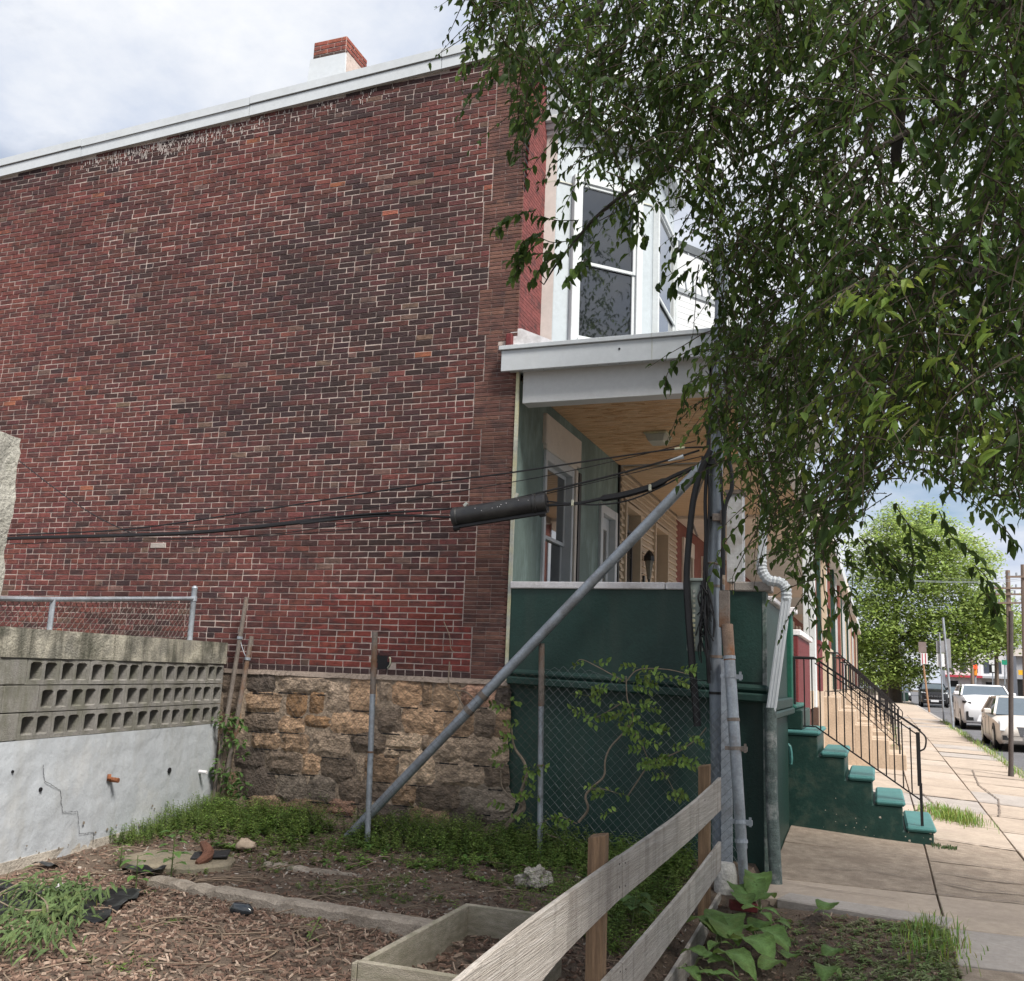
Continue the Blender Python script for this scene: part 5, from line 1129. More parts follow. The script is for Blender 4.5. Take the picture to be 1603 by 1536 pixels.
o = MB().box(-.10, .10, -.05, .05, 0, .06).build('loose_brick', m_redp, bevel=.006); o.location = at(1163, 1425, z=.06); o.rotation_euler = (0, .05, .25); tag(o, 'loose red brick lying in the bed at the end of the board fence', 'brick')
o = MB().box(-.055, .055, -.07, .07, 0, .13).build('white_rubble', m_capw, bevel=.01); o.location = at(345, 1262, z=.10); o.rotation_euler = (.2, .1, .2); tag(o, 'broken white rubble block at the foot of the leaning pipes', 'rubble')
R2 = random.Random(5)
def chips(n, box, zf, cols, lens, name, lab):
    mb = MB()
    for k in range(n):
        x, y_ = R2.uniform(box[0], box[1]), R2.uniform(box[2], box[3]); a = R2.uniform(0, 6.28); l = R2.uniform(*lens); w_ = l*R2.uniform(.12, .38); z = zf(x, y_)
        if z is None: continue
        ti = R2.gauss(0, .22); ca_, sa_ = math.cos(a), math.sin(a); t_ = R2.uniform(.004, .012); c_ = R2.choice(cols); kk = R2.uniform(.75, 1.25); z += .006
        P_ = [(ca_*i*l/2 - sa_*j*w_/2, sa_*i*l/2 + ca_*j*w_/2, i*ti*l/2) for i, j in ((-1,-.6),(1,-1),(1,.7),(-1,1))]
        mb.add([(x+p[0], y_+p[1], z+p[2]) for p in P_] + [(x+p[0]*.9, y_+p[1]*.9, z+p[2]+t_) for p in P_], [(4,5,6,7),(0,1,5,4),(1,2,6,5),(2,3,7,6),(3,0,4,7)], tuple(q*kk for q in c_))
    o = mb.build(name, mat('wood chip', (1,1,1), .95, .2, 20, attr=True, bump=.3)); tag(o, lab, name.replace('_', ' '), kind='stuff'); return o
def zl2(x, y_):
    if X0 < x < X1 and Y0_ < y_ < Y1_: return None
    if x > -1.0 and y_ > 8.25: return None
    return zlot(x, y_) + .012*noise.noise(Vector((x*9, y_*9, 2)))
chc = [(.19, .12, .09), (.14, .088, .066), (.24, .16, .12), (.08, .055, .043), (.34, .26, .205), (.17, .11, .085)]
chips(15000, (-6.3, -1.4, 3.6, 6.55), zl2, chc, (.012, .055), 'wood_chips', 'reddish brown wood chip mulch covering the near lot')
chips(3500, (-6.6, -1.3, 6.3, 8.6), zl2, chc + chc + [(.30,.27,.23), (.42,.38,.34)], (.012, .05), 'soil_litter', 'fine litter of chips and crumbs on the lot')
chips(2200, (-1.3, .44, 5.6, 8.3), zl2, chc + [(.16,.15,.07)], (.01, .04), 'bed_litter', 'dry chips and clippings over the planting bed')
chips(420, (X0+.05, X1-.05, Y0_+.05, Y1_-.05), lambda x, y_: .18 + .03*noise.noise(Vector((x*5, y_*5, 3))), chc, (.015, .06), 'planter_mulch', 'dark mulch chips filling the planter box')
mb = MB()
for k in range(260):
    x, y_ = R2.uniform(-6.2, -1.5), R2.uniform(4.2, 8.6); a = R2.uniform(0, 6.28); l = R2.uniform(.12, .5); z = zlot(x, y_)
    if X0-.2 < x < X1 and Y0_-.3 < y_ < Y1_+.2: continue
    mb.tube(bez([(x, y_, z+.012), (x+math.cos(a)*l*.5, y_+math.sin(a)*l*.5, z+.02+R2.uniform(0,.03)), (x+math.cos(a+.3)*l, y_+math.sin(a+.3)*l, z+.012)], 3), R2.uniform(.0025, .006), 4)
o = mb.build('dry_twigs', mat('dry twig', (.20, .15, .11), .9, .3, 20)); tag(o, 'dry twigs scattered over the lot', 'twigs', kind='stuff')
# ------------------------------------------------------------------ parked cars (fronts towards the camera)
m_tyre = mat('tyre', (.015,.015,.016), .85, .2, 8); m_rim = mat('alloy rim', (.45,.46,.48), .3, .1, 4, metal=.8)
m_cglass = glassy('car glass', (.10,.125,.15), .03); m_chrome = mat('chrome', (.6,.6,.62), .18, .05, 3, metal=.9); m_blk = mat('black trim', (.013,.013,.014), .45, .1, 5)
m_lamp = mat('headlamp', (.62,.65,.68), .12, .1, 20, spec=.7); m_plate = mat('number plate', (.6,.6,.62), .5, .05, 3)
def car(label, x0, yf, W, LN, H, paint, suv=False, grille=None, group='cars parked along the kerb', dark=False):
    """left side at x0, nose at yf; stations along the length, each a rounded ring"""
    zg = zs(2.7, yf+1) - .10; t = thing('parked_car', label, 'car', (x0+W/2, yf+LN/2, zg), group); cx = x0 + W/2
    pz = mat(paint[0], paint[1], .28, .04, 3, spec=.6)
    k = H/1.47
    # y, half width factor, bottom, shoulder z, deck z
    if suv: ST = [(0, .74, .34, .62, .70), (.10, .90, .24, .78, .92), (.5, .985, .20, .92, 1.06), (1.2, 1.0, .20, .98, 1.13), (LN*.5, 1.0, .20, 1.02, 1.10), (LN-.7, 1.0, .22, 1.06, 1.14), (LN-.15, .94, .28, 1.02, 1.10), (LN, .82, .40, .85, .95)]
    else: ST = [(0, .72, .30, .52, .62), (.10, .88, .21, .66, .76), (.5, .97, .17, .78, .86), (1.3, 1.0, .16, .85, .95), (LN*.5, 1.0, .16, .90, .96), (LN-.9, 1.0, .18, .93, 1.0), (LN-.2, .93, .24, .90, .98), (LN, .82, .36, .75, .86)]
    vs_ = []; fs = []; nr = 12
    for (yy, wf_, zb, zs_, zd) in ST:
        w = W/2*wf_; zb, zs_, zd = zb*k, zs_*k, zd*k
        ring = [(-w*.90, zb), (-w, zb+.12), (-w*1.0, (zb+zs_)/2), (-w*.985, zs_), (-w*.86, zd-.02), (-w*.4, zd+.012), (w*.4, zd+.012), (w*.86, zd-.02), (w*.985, zs_), (w, (zb+zs_)/2), (w, zb+.12), (w*.90, zb)]
        vs_ += [(cx+a, yf+yy, zg+z) for a, z in ring]
    for i in range(len(ST)-1):
        for j in range(nr): j2 = (j+1) % nr; fs.append((i*nr+j, i*nr+nr+j, i*nr+nr+j2, i*nr+j2))
    fs += [tuple(range(nr)), tuple((len(ST)-1)*nr+j for j in range(nr))[::-1]]
    MB().add(vs_, fs).build('body', pz, t, smooth=True)
    # greenhouse
    zr = H; wb = W/2*.90; wr = W/2*(.70 if not suv else .76)
    a0, a1, a2, a3 = (1.15, 2.0, LN-1.35, LN-.55) if not suv else (1.05, 1.75, LN-.65, LN-.2)
    zd = (1.10 if suv else .95)*k
    V = [(cx-wb, yf+a0, zg+zd), (cx+wb, yf+a0, zg+zd), (cx+wb, yf+a3, zg+zd), (cx-wb, yf+a3, zg+zd), (cx-wr, yf+a1, zg+zr-.05), (cx+wr, yf+a1, zg+zr-.05), (cx+wr, yf+a2, zg+zr-.05), (cx-wr, yf+a2, zg+zr-.05)]
    gl = MB().hexa(V).build('cabin_glass', m_cglass, t, smooth=False)
    mid = [(cx-wr*.98, yf+a1-.03, zg+zr-.055), (cx+wr*.98, yf+a1-.03, zg+zr-.055), (cx+wr*.98, yf+a2+.03, zg+zr-.055), (cx-wr*.98, yf+a2+.03, zg+zr-.055), (cx-wr*.86, yf+a1+.10, zg+zr), (cx+wr*.86, yf+a1+.10, zg+zr), (cx+wr*.86, yf+a2-.1, zg+zr-.01), (cx-wr*.86, yf+a2-.1, zg+zr-.01)]
    MB().hexa(mid).build('roof', pz, t, bevel=.02)
    for sx in (-1, 1):
        pl_b = MB()
        pl_b.bar((cx+sx*wb*1.0, yf+a0, zg+zd), (cx+sx*wr*1.0, yf+a1, zg+zr-.04), .055, .05)
        ym = (a1+a2)/2+.1; pl_b.bar((cx+sx*wb*1.005, yf+ym, zg+zd), (cx+sx*wr*1.01, yf+ym, zg+zr-.05), .06, .03)
        pl_b.bar((cx+sx*wb*1.0, yf+a3, zg+zd), (cx+sx*wr*1.0, yf+a2, zg+zr-.04), .12, .06)
        pl_b.bar((cx+sx*wr*1.0, yf+a1, zg+zr-.05), (cx+sx*wr*1.0, yf+a2, zg+zr-.05), .05, .05)
        pl_b.build('pillar_frame', pz, t)
    # wheels
    rw = .33*k if not suv else .36
    for yy in (yf+.88, yf+LN-1.0):
        for sx in (-1, 1):
            xx = cx + sx*(W/2-.10); w_ = MB().tube([(xx-.10, yy, zg+rw), (xx-.07, yy, zg+rw), (xx+.07, yy, zg+rw), (xx+.10, yy, zg+rw)], [rw*.93, rw, rw, rw*.93], 20).build('wheel', m_tyre, t, smooth=True)
            r_ = MB().tube([(xx+sx*.095, yy, zg+rw), (xx+sx*.108, yy, zg+rw)], rw*.66, 16); 
            r_.build('rim', m_rim, w_)
            ar = MB().tube([(xx+sx*.012, yy, zg+rw+.02), (xx+sx*.097, yy, zg+rw+.02)], rw*1.13, 18); ar.build('wheel_arch', m_blk, t)
    # face
    zl = (.66 if not suv else .84)*k
    for sx in (-1, 1):
        L_ = MB(); xo = cx + sx*W*.40
        if suv: L_.hexa([(xo-.17, yf+.05, zg+zl), (xo+.13, yf+.16, zg+zl+.02), (xo+.14, yf+.42, zg+zl+.02), (xo-.17, yf+.20, zg+zl), (xo-.17, yf+.03, zg+zl+.05), (xo+.13, yf+.17, zg+zl+.11), (xo+.12, yf+.44, zg+zl+.11), (xo-.17, yf+.20, zg+zl+.05)]) if sx > 0 else L_.hexa([(xo-.13, yf+.16, zg+zl+.02), (xo+.17, yf+.05, zg+zl), (xo+.17, yf+.20, zg+zl), (xo-.14, yf+.42, zg+zl+.02), (xo-.13, yf+.17, zg+zl+.11), (xo+.17, yf+.03, zg+zl+.05), (xo+.17, yf+.20, zg+zl+.05), (xo-.12, yf+.44, zg+zl+.11)])
        else: L_.hexa([(xo-.10, yf+.03, zg+zl-.12), (xo+.10, yf+.03, zg+zl-.12), (xo+.09, yf+.5, zg+zl-.10), (xo-.09, yf+.5, zg+zl-.10), (xo-.08, yf+.07, zg+zl+.10), (xo+.09, yf+.07, zg+zl+.10), (xo+.06, yf+.55, zg+zl+.16), (xo-.06, yf+.55, zg+zl+.16)])
        L_.build('headlight', m_lamp if not suv or dark else m_blk, t, bevel=.01)
        L_ = MB(); xo = cx + sx*W*.35
        L_.hexa([(xo-.13, yf-.01, zg+.30*k), (xo+.13, yf+.05 if sx>0 else yf-.01, zg+.30*k), (xo+.13, yf+.15, zg+.30*k), (xo-.13, yf+.15, zg+.30*k), (xo-.13, yf+.0, zg+(.42 if not suv else .58)*k), (xo+.10, yf+.02, zg+(.42 if not suv else .62)*k), (xo+.10, yf+.15, zg+(.42 if not suv else .62)*k), (xo-.13, yf+.15, zg+(.42 if not suv else .58)*k)])
        L_.build('fog_vent', m_blk, t)
        mr = MB().box(cx+sx*(W/2+.06)-.10, cx+sx*(W/2+.06)+.10, yf+a0+.30, yf+a0+.42, zg+zd+.0, zg+zd+.15); mr.build('wing_mirror', pz, t, bevel=.03)
    if grille == 'mesh': MB().hexa([(cx-.34, yf-.012, zg+.40), (cx+.34, yf-.012, zg+.40), (cx+.34, yf+.1, zg+.40), (cx-.34, yf+.1, zg+.40), (cx-.42, yf+.0, zg+.66), (cx+.42, yf+.0, zg+.66), (cx+.42, yf+.1, zg+.66), (cx-.42, yf+.1, zg+.66)]).build('grille', mat('dark chrome mesh', (.16,.16,.17), .35, .4, 60, metal=.6), t, bevel=.01)
    elif grille == 'slots':
        MB().box(cx-.62, cx+.62, yf-.005, yf+.1, zg+.70, zg+.88).build('grille', m_blk, t)
        for q in range(7): xq = cx-.52+q*.173; MB().tube([(xq-.06, yf-.012, zg+.79), (xq, yf-.016, zg+.86), (xq+.06, yf-.012, zg+.79), (xq, yf-.016, zg+.72), (xq-.06, yf-.012, zg+.79)], .014, 5).build('grille_ring', m_chrome, t)
        MB().box(cx-.7, cx+.7, yf-.02, yf+.05, zg+.50, zg+.54).build('bumper_trim', m_chrome, t)
    else: MB().hexa([(cx-.45, yf-.01, zg+.32), (cx+.45, yf-.01, zg+.32), (cx+.45, yf+.1, zg+.32), (cx-.45, yf+.1, zg+.32), (cx-.30, yf+.005, zg+.72), (cx+.30, yf+.005, zg+.72), (cx+.30, yf+.1, zg+.72), (cx-.30, yf+.1, zg+.72)]).build('grille', m_blk if dark else pz, t, bevel=.01)
    MB().box(cx-.26, cx+.26, yf-.03, yf-.012, zg+.33*k, zg+.45*k).build('number_plate', m_plate, t)
    dl = MB()
    for sx in (-1, 1):
        for yy in (a1-.15, (a1+a2)/2+.1): dl.box(cx+sx*(W/2+.002)-.004, cx+sx*(W/2+.002)+.004, yf+yy, yf+yy+.012, zg+.35*k, zg+.88*k)
    dl.build('door_seam', m_blk, t)
    hd = MB()
    for yy in ((a1+a2)/2-.05, a2-.2): hd.box(cx-W/2-.02, cx-W/2-.0, yf+yy-.16, yf+yy, zg+.80*k, zg+.83*k)
    hd.build('door_handle', m_chrome, t); return t
car('pearl white sedan with dark mesh grille, nearest parked car at the right edge', 3.02, 30.0, 1.84, 4.87, 1.47, ('pearl paint', (.62, .58, .54)), grille='mesh')
car('white sport utility car with black headlamps parked behind the sedan', 3.05, 42.0, 1.92, 4.8, 1.72, ('white paint car', (.70, .71, .74)), suv=True)
car('black sport utility car with ring slotted grille beyond the sign poles', 2.95, 77.0, 1.86, 4.6, 1.70, ('black paint car', (.010, .010, .012)), suv=True, grille='slots', dark=True)
car('dark car half hidden left of the black sport utility car', 1.2, 98.0, 1.8, 4.6, 1.5, ('dark car paint', (.03, .03, .035)), dark=True)
car('small dark car parked between the black and the white sport utility cars', 5.6, 92.0, 1.8, 4.5, 1.5, ('grey car paint', (.05, .055, .065)), dark=True)

# ------------------------------------------------------------------ sign poles
m_signback = mat('grey sign back', (.30,.30,.31), .55, .15, 4, metal=.3); m_signw = mat('white sign', (.68,.69,.70), .5, .05, 4); m_brown = mat('brown sign back', (.20,.16,.15), .6, .15, 4); m_redst = mat('red print', (.40,.05,.07), .5)
def signpole(label, bot, top, y, r, m, panels):
    a = at(*bot, y=y); b = at(*top, y=y); t = thing('sign_pole', label, 'sign', a, None)
    MB().tube([a + (a-b)*.03, a.lerp(b,.5), b], r, 8).build('pole', m, t, smooth=True)
    for (p0, p1, mm_, dy) in panels:
        u, v = at(*p0, y=y+dy), at(*p1, y=y+dy); MB().box(min(u.x,v.x), max(u.x,v.x), y+dy-.006, y+dy+.006, min(u.z,v.z), max(u.z,v.z)).build('sign_panel', mm_, t, bevel=.002)
    return t
signpole('tall galvanised sign pole with a grey sign back, nearest the white cars', (1492.5, 1142), (1476, 967), 40, .045, m_galv, [((1478, 1000), (1489.5, 1046), m_signback, .05)])
signpole('thin grey pole with two stacked sign backs, second from the white cars', (1477.5, 1130), (1470.5, 990), 47, .035, m_galv, [((1465, 1003), (1480, 1022), m_signback, .05), ((1466, 1023), (1479, 1044), m_signw, .05)])
sp3 = signpole('leaning brown wooden pole with a brown sign over a red striped white sign', (1455, 1117), (1441, 1005), 60, .05, mat('orange brown pole', (.34,.20,.12), .8, .2, 6), [((1437.5, 1005), (1450.5, 1022), m_brown, -.06), ((1441, 1022.5), (1452.5, 1040), m_signw, -.06)])
for (a, b) in (((1443, 1023), (1445, 1039)), ((1448, 1023), (1450, 1039))):
    u, v = at(*a, y=59.93), at(*b, y=59.93); MB().box(u.x, v.x, 59.922, 59.932, v.z, u.z).build('red_stripe', m_redst, sp3)
signpole('white pole with a small white sign in front of the street tree trunk', (1416, 1099), (1410, 1008), 88, .06, m_signw, [((1406.5, 1014), (1415, 1028), m_signw, -.08)])
gp = at(1582, 1203, y=21.5); gp.z = zs(2.3, 21.5); gt = at(1582.5, 957, y=21.5)
o = MB().tube([gp, gp.lerp(gt, .06), gt], [.055, .045, .045], 10).build('dark_post', mat('dark brown post', (.075,.062,.058), .7, .2, 5)); tag(o, 'plain dark brown steel post standing at the kerb near the right edge', 'post')
ow = thing('traffic_sign', 'small black traffic sign with a white arrow beyond the porch posts', 'sign', at(1322, 1020, y=66))
u, v = at(1313, 997, y=66), at(1329, 1009, y=66); MB().box(u.x, v.x, 66, 66.02, v.z, u.z).build('sign_panel', m_blk, ow)
cx_, cz_ = (u.x+v.x)/2, (u.z+v.z)/2; wv = (v.x-u.x)*.42; hv = (u.z-v.z)*.36
MB().prism([(cx_-wv, cz_-hv*.55), (cx_+wv*.35, cz_-hv*.55), (cx_+wv*.35, cz_-hv), (cx_+wv, cz_), (cx_+wv*.35, cz_+hv), (cx_+wv*.35, cz_+hv*.55), (cx_-wv, cz_+hv*.55)], 'y', 65.985, 65.998).build('arrow', m_signw, ow)
MB().tube([at(1327, 1075, y=66.05), at(1327, 995, y=66.05)], .05, 6).build('pole', m_galv, ow)
# red jug on a stoop
j0 = at(1325, 1121, y=31.2); jg = thing('red_item', 'small red jug with a white cap standing among the stoop railings', 'item', j0)  # what it is remains unknown; body and cap are a guessed shape
MB().tube([j0, j0+Vector((0,0,.05)), j0+Vector((0,0,.40)), j0+Vector((0,0,.50)), j0+Vector((0,0,.52))], [.13,.15,.15,.07,.06], 10).build('body', mat('red plastic', (.55,.03,.025), .4), jg, smooth=True); MB().tube([j0+Vector((0,0,.52)), j0+Vector((0,0,.60))], .06, 8).build('cap', m_signw, jg)
# ------------------------------------------------------------------ far end of the street
m_far1 = mat('far pale facade', (.60,.60,.62), .8, .1, .5); m_far2 = mat('far cream facade', (.58,.53,.50), .8, .1, .5); m_far3 = mat('far grey wall', (.36,.37,.40), .8, .1, .5); m_farw = glassy('far window', (.06,.07,.09), .1)
def far_house(label, xa, xb, y, h, m, rows_, cols, red=True, roof=None):
    zb = zs(2.7, y); t = thing('far_house', label, 'house', ((xa+xb)/2, y+4, zb), 'pale houses at the far end of the street')
    MB().box(xa+.01, xb-.01, y, y+8, zb-.5, zb+h).build('wall', m, t)
    for r_ in range(rows_):
        for c_ in range(cols):
            a = xa + (xb-xa)*(c_+.28)/cols; b = xa + (xb-xa)*(c_+.72)/cols; z0 = zb + 3.4 + r_*2.9
            MB().box(a, b, y-.05, y-.005, z0, z0+1.7).build('window', m_farw, t)
    MB().box(xa+.02, xb-.02, y-1.6, y-.01, zb+2.7, zb+3.0).build('porch_roof', m_redst if red else m_far3, t)
    MB().box(xa+.02, xb-.02, y-.3, y+8, zb+h+.005, zb+h+.35).build('cornice', roof or m_far2, t)
    MB().box(xa+.6, xa+1.6, y-.06, y-.006, zb, zb+2.2).build('door', m_blk, t)
ex = 9.0
for i in range(9):
    far_house(['white far house first right of the street tree trunk', 'pale far house second from the street tree', 'white far house third from the street tree', 'cream far house fourth from the street tree', 'white far house fifth from the street tree', 'pale far house sixth from the street tree', 'white far house seventh from the street tree', 'cream far house eighth from the street tree', 'last white far house towards the right edge'][i], ex+i*4.6, ex+(i+1)*4.6, 150 + 1.0*(i % 2), 8.4 + .4*(i % 3), [m_far1, m_far1, m_far2][i % 3], 2, 3, red=i % 2 == 0)
g_ = thing('grey_shop', 'grey flat roofed shop with a dark front and yellow sign at the far right', 'shop', (22, 112, .5))
a, b = at(1588, 990, y=112), at(1640, 1070, y=112); MB().box(a.x, b.x+6, 112, 120, zs(2.7,112)-.5, a.z).build('wall', m_far3, g_); MB().box(a.x-.3, b.x+6, 111.5, 111.99, a.z-2.4, a.z-1.7).build('awning', m_far2, g_); MB().box(a.x, b.x+6, 111.7, 111.98, zs(2.7,112), zs(2.7,112)+2.4).build('shop_front', m_blk, g_)
u, v = at(1594, 1049, y=111.4), at(1606, 1057, y=111.4); MB().box(u.x, v.x, 111.35, 111.45, v.z, u.z).build('sign_board', mat('yellow sign', (.75,.42,.03), .5), g_)
u, v = at(1568, 1033, y=105), at(1578, 1041, y=105); stg = thing('street_sign', 'small green street name sign on a pale post near the far shop', 'sign', at(1573, 1070, y=105)); MB().box(u.x, v.x, 105, 105.03, v.z, u.z).build('sign_panel', mat('green sign', (.02,.26,.16), .5), stg); MB().tube([at(1573, 1072, y=105.1), at(1573, 1036, y=105.1)], .06, 6).build('pole', m_galv, stg)
u, v = at(1548, 1040, y=104), at(1561, 1054, y=104); o = thing('traffic_sign', 'far white and black traffic sign left of the green street sign', 'sign', at(1554, 1072, y=104)); MB().box(u.x, v.x, 104, 104.03, v.z, u.z).build('sign_panel', m_blk, o); MB().box(u.x+(v.x-u.x)*.36, v.x-(v.x-u.x)*.28, 103.97, 103.998, v.z+.1, u.z-.1).build('white_panel', m_signw, o); MB().tube([at(1554, 1075, y=104.1), at(1554, 1040, y=104.1)], .05, 6).build('pole', m_galv, o)
tl = thing('traffic_light', 'far yellow traffic light on a pole showing red', 'traffic light', at(1527, 1072, y=108)); u, v = at(1524, 1040, y=108), at(1530, 1058, y=108)
MB().box(u.x, v.x, 108, 108.5, v.z, u.z).build('housing', mat('signal yellow', (.70,.25,.03), .5), tl, bevel=.05); MB().tube([at(1527, 1073, y=108.2), at(1527, 1050, y=108.2)], .09, 6).build('pole', m_galv, tl)
rl = bpy.data.materials.new('red signal'); rl.use_nodes = True; rb = rl.node_tree.nodes['Principled BSDF']; rb.inputs['Base Color'].default_value = (.6,.03,.02,1); rb.inputs['Emission Color'].default_value = (1,.08,.03,1); rb.inputs['Emission Strength'].default_value = 1.2
c = at(1527, 1044, y=107.9); MB().tube([c, c + Vector((0,.08,0))], .22, 10).build('lens', rl, tl)
# utility poles with crossarms
m_up = mat('wooden utility pole', (.20,.15,.12), .9, .2, 3, stretch=(4,4,.5))
wires_from = []
for (bx, ty, y_, arms, lab) in ((1580, 893, 62, ((1556, 1606, 921), (1558, 1602, 930.5), (1562, 1602, 944)), 'wooden utility pole with three crossarms behind the dark kerb post'), (1604, 884, 58, ((1577, 1625, 903),), 'wooden utility pole with one crossarm at the right edge'), (1559.5, 926, 84, (), 'plain wooden utility pole left of the crossarm pole'), (1522, 1000, 96, (), 'far wooden utility pole behind the white sport utility car')):
    b = at(bx, 1068, y=y_); tp = at(bx - 2.5, ty, y=y_); t = thing('wooden_pole', lab, 'utility pole', (b.x, y_, zs(2.7, y_)))
    b.z = zs(2.7, y_) - .2; MB().tube([b, tp], [.16, .12], 8).build('pole', m_up, t, smooth=True)
    for (x0, x1_, yy) in arms:
        u, v = at(x0, yy, y=y_-.15), at(x1_, yy, y=y_-.15); MB().bar(u, v, .10, .10).build('crossarm', m_up, t); mb = MB()
        for q in (.05, .3, .7, .95): w_ = u.lerp(v, q); mb.tube([w_, w_ + Vector((0,0,.22))], .05, 6)
        mb.build('insulator', m_galv, t)
def span(a, b, sag, r, lab, grp='wires over the street'):
    P_ = []
    for k in range(13): q = a.lerp(b, k/12); q.z -= sag*4*(k/12)*(1-k/12); P_.append(q)
    o = MB().tube(P_, r, 4).build('overhead_wire', m_galv); tag(o, lab, 'wire', grp)
for k, (p0, p1) in enumerate((((1310, 898, 40), (1610, 905, 60)), ((1300, 899, 44), (1610, 908, 62)), ((1540, 938, 70), (1620, 940, 62)), ((1480, 905, 75), (1640, 893, 60)))):
    span(at(p0[0], p0[1], y=p0[2]), at(p1[0], p1[1], y=p1[2]), .25, .010, ['topmost thin wire crossing above the street tree', 'second thin wire crossing above the street tree', 'lowest wire running to the crossarm pole', 'wire rising to the pole at the right edge'][k])
o = MB().box(0.9, 2.55, 92, 92.3, zs(2, 92)-.1, zs(2, 92)+.75).build('low_wall', m_green, bevel=.03); tag(o, 'low dark green wall at the foot of the street tree', 'wall')
# ------------------------------------------------------------------ the bright street tree up the road
m_leaf2 = mat('street tree leaf', (1,1,1), .5, .2, 2, attr=True, transl=.35); m_bark2 = mat('far bark', (.10,.08,.065), .9, .3, 3, bump=.5)
TT = thing('street_tree', 'light green street tree with a dark trunk at the end of the row', 'tree', (1.6, 84, .5), 'street trees up the road')
TR = random.Random(11)
tb_ = at(1402, 1096, y=84)
mb = MB(); mb.tube(bez([tb_ - Vector((0,0,.5)), at(1401, 1050, y=84), at(1398, 1000, y=84), at(1404, 950, y=84)], 4), [.55,.5,.48,.46,.45,.44,.42,.4,.38,.36,.3,.25,.22], 9)
mb.build('trunk', m_bark2, TT, smooth=True)
mb = MB()
for (pts, r) in (([(1402,1010),(1430,985),(1465,965),(1520,962)], .2), ([(1400,1005),(1380,975),(1360,950)], .16), ([(1402,960),(1420,920),(1440,880)], .14), ([(1404,955),(1385,900),(1380,860)], .12), ([(1401,1030),(1370,1020),(1345,1010)], .12)):
    P_ = bez([at(a, b, y=84 + TR.uniform(-2, 1)) for a, b in pts], 5); n = len(P_); mb.tube(P_, [r*(1-.7*k/n) for k in range(n)], 6)
mb.build('branch', m_bark2, TT, smooth=True)
mb = MB(); lobes = [(1385,850,30,45),(1425,835,45,40),(1470,850,45,40),(1510,880,50,40),(1370,920,40,50),(1430,910,55,50),(1490,930,55,45),(1540,965,40,35),(1360,980,35,45),(1410,985,45,35),(1470,990,45,35),(1525,1000,45,32),(1350,1040,28,35),(1385,1050,28,25),(1560,1000,22,30),(1556,958,30,34),(1588,985,20,22),(1402,812,14,22),(1452,808,16,20),(1340,870,14,25),(1340,1000,20,30),(1440,1030,30,30),(1500,1035,25,18),(1425,1060,22,20)]
for (cx_, cy_, rx, ry) in lobes:
    nclump = int(rx*ry/12)
    for q in range(nclump):
        while True:
            a, b = TR.uniform(-1, 1), TR.uniform(-1, 1)
            if a*a + b*b < 1: break
        rr_ = 1 + .35*noise.noise(Vector((a*2.2, b*2.2, cx_*.1))); a *= rr_; b *= rr_; dpt = 84 + TR.uniform(-1, 1)*rx*.055*1.2 - 1.5; c = at(cx_ + a*rx, cy_ + b*ry, y=dpt); base = TR.uniform(.45, 1.25)
        for l in range(22):
            p = c + Vector((TR.gauss(0,.42), TR.gauss(0,.5), TR.gauss(0,.26))); s_ = TR.uniform(.065, .13); n_ = Vector((TR.gauss(0,.6), TR.gauss(-.6,.6), 1)).normalized(); u = n_.orthogonal().normalized(); u.rotate(Matrix.Rotation(TR.uniform(0,6.28), 3, n_)); v = n_.cross(u)
            col = (.205*base, .295*base, .072*base) if TR.random() < .7 else (.28*base, .37*base, .10*base)
            mb.add([p - u*s_*1.5, p + v*s_*.7, p + u*s_*1.5, p - v*s_*.7], [(0,1,2,3)], col)
o = mb.build('crown', m_leaf2, TT); o['kind'] = 'stuff'
T2 = thing('street_tree', 'second trunk of a street tree leaning left of the main trunk', 'tree', at(1385, 1092, y=90), 'street trees up the road')
MB().tube(bez([at(1384, 1094, y=90), at(1388, 1065, y=90), at(1380, 1030, y=90)], 5), [.4]*6 + [.35]*5, 8).build('trunk', m_bark2, T2, smooth=True)
mb = MB()
for q in range(90):
    c = at(TR.uniform(1330, 1400), TR.uniform(990, 1075), y=90 + TR.uniform(-1, 4)); base = TR.uniform(.6, 1.1)
    for l in range(16):
        p = c + Vector((TR.gauss(0,.45), TR.gauss(0,.5), TR.gauss(0,.35))); s_ = TR.uniform(.10,.2); n_ = Vector((TR.gauss(0,.6), TR.gauss(-.2,.6), 1)).normalized(); u = n_.orthogonal().normalized(); v = n_.cross(u)
        mb.add([p - u*s_*1.5, p + v*s_*.7, p + u*s_*1.5, p - v*s_*.7], [(0,1,2,3)], (.12*base, .19*base, .04*base))
o = mb.build('crown', m_leaf2, T2); o['kind'] = 'stuff'
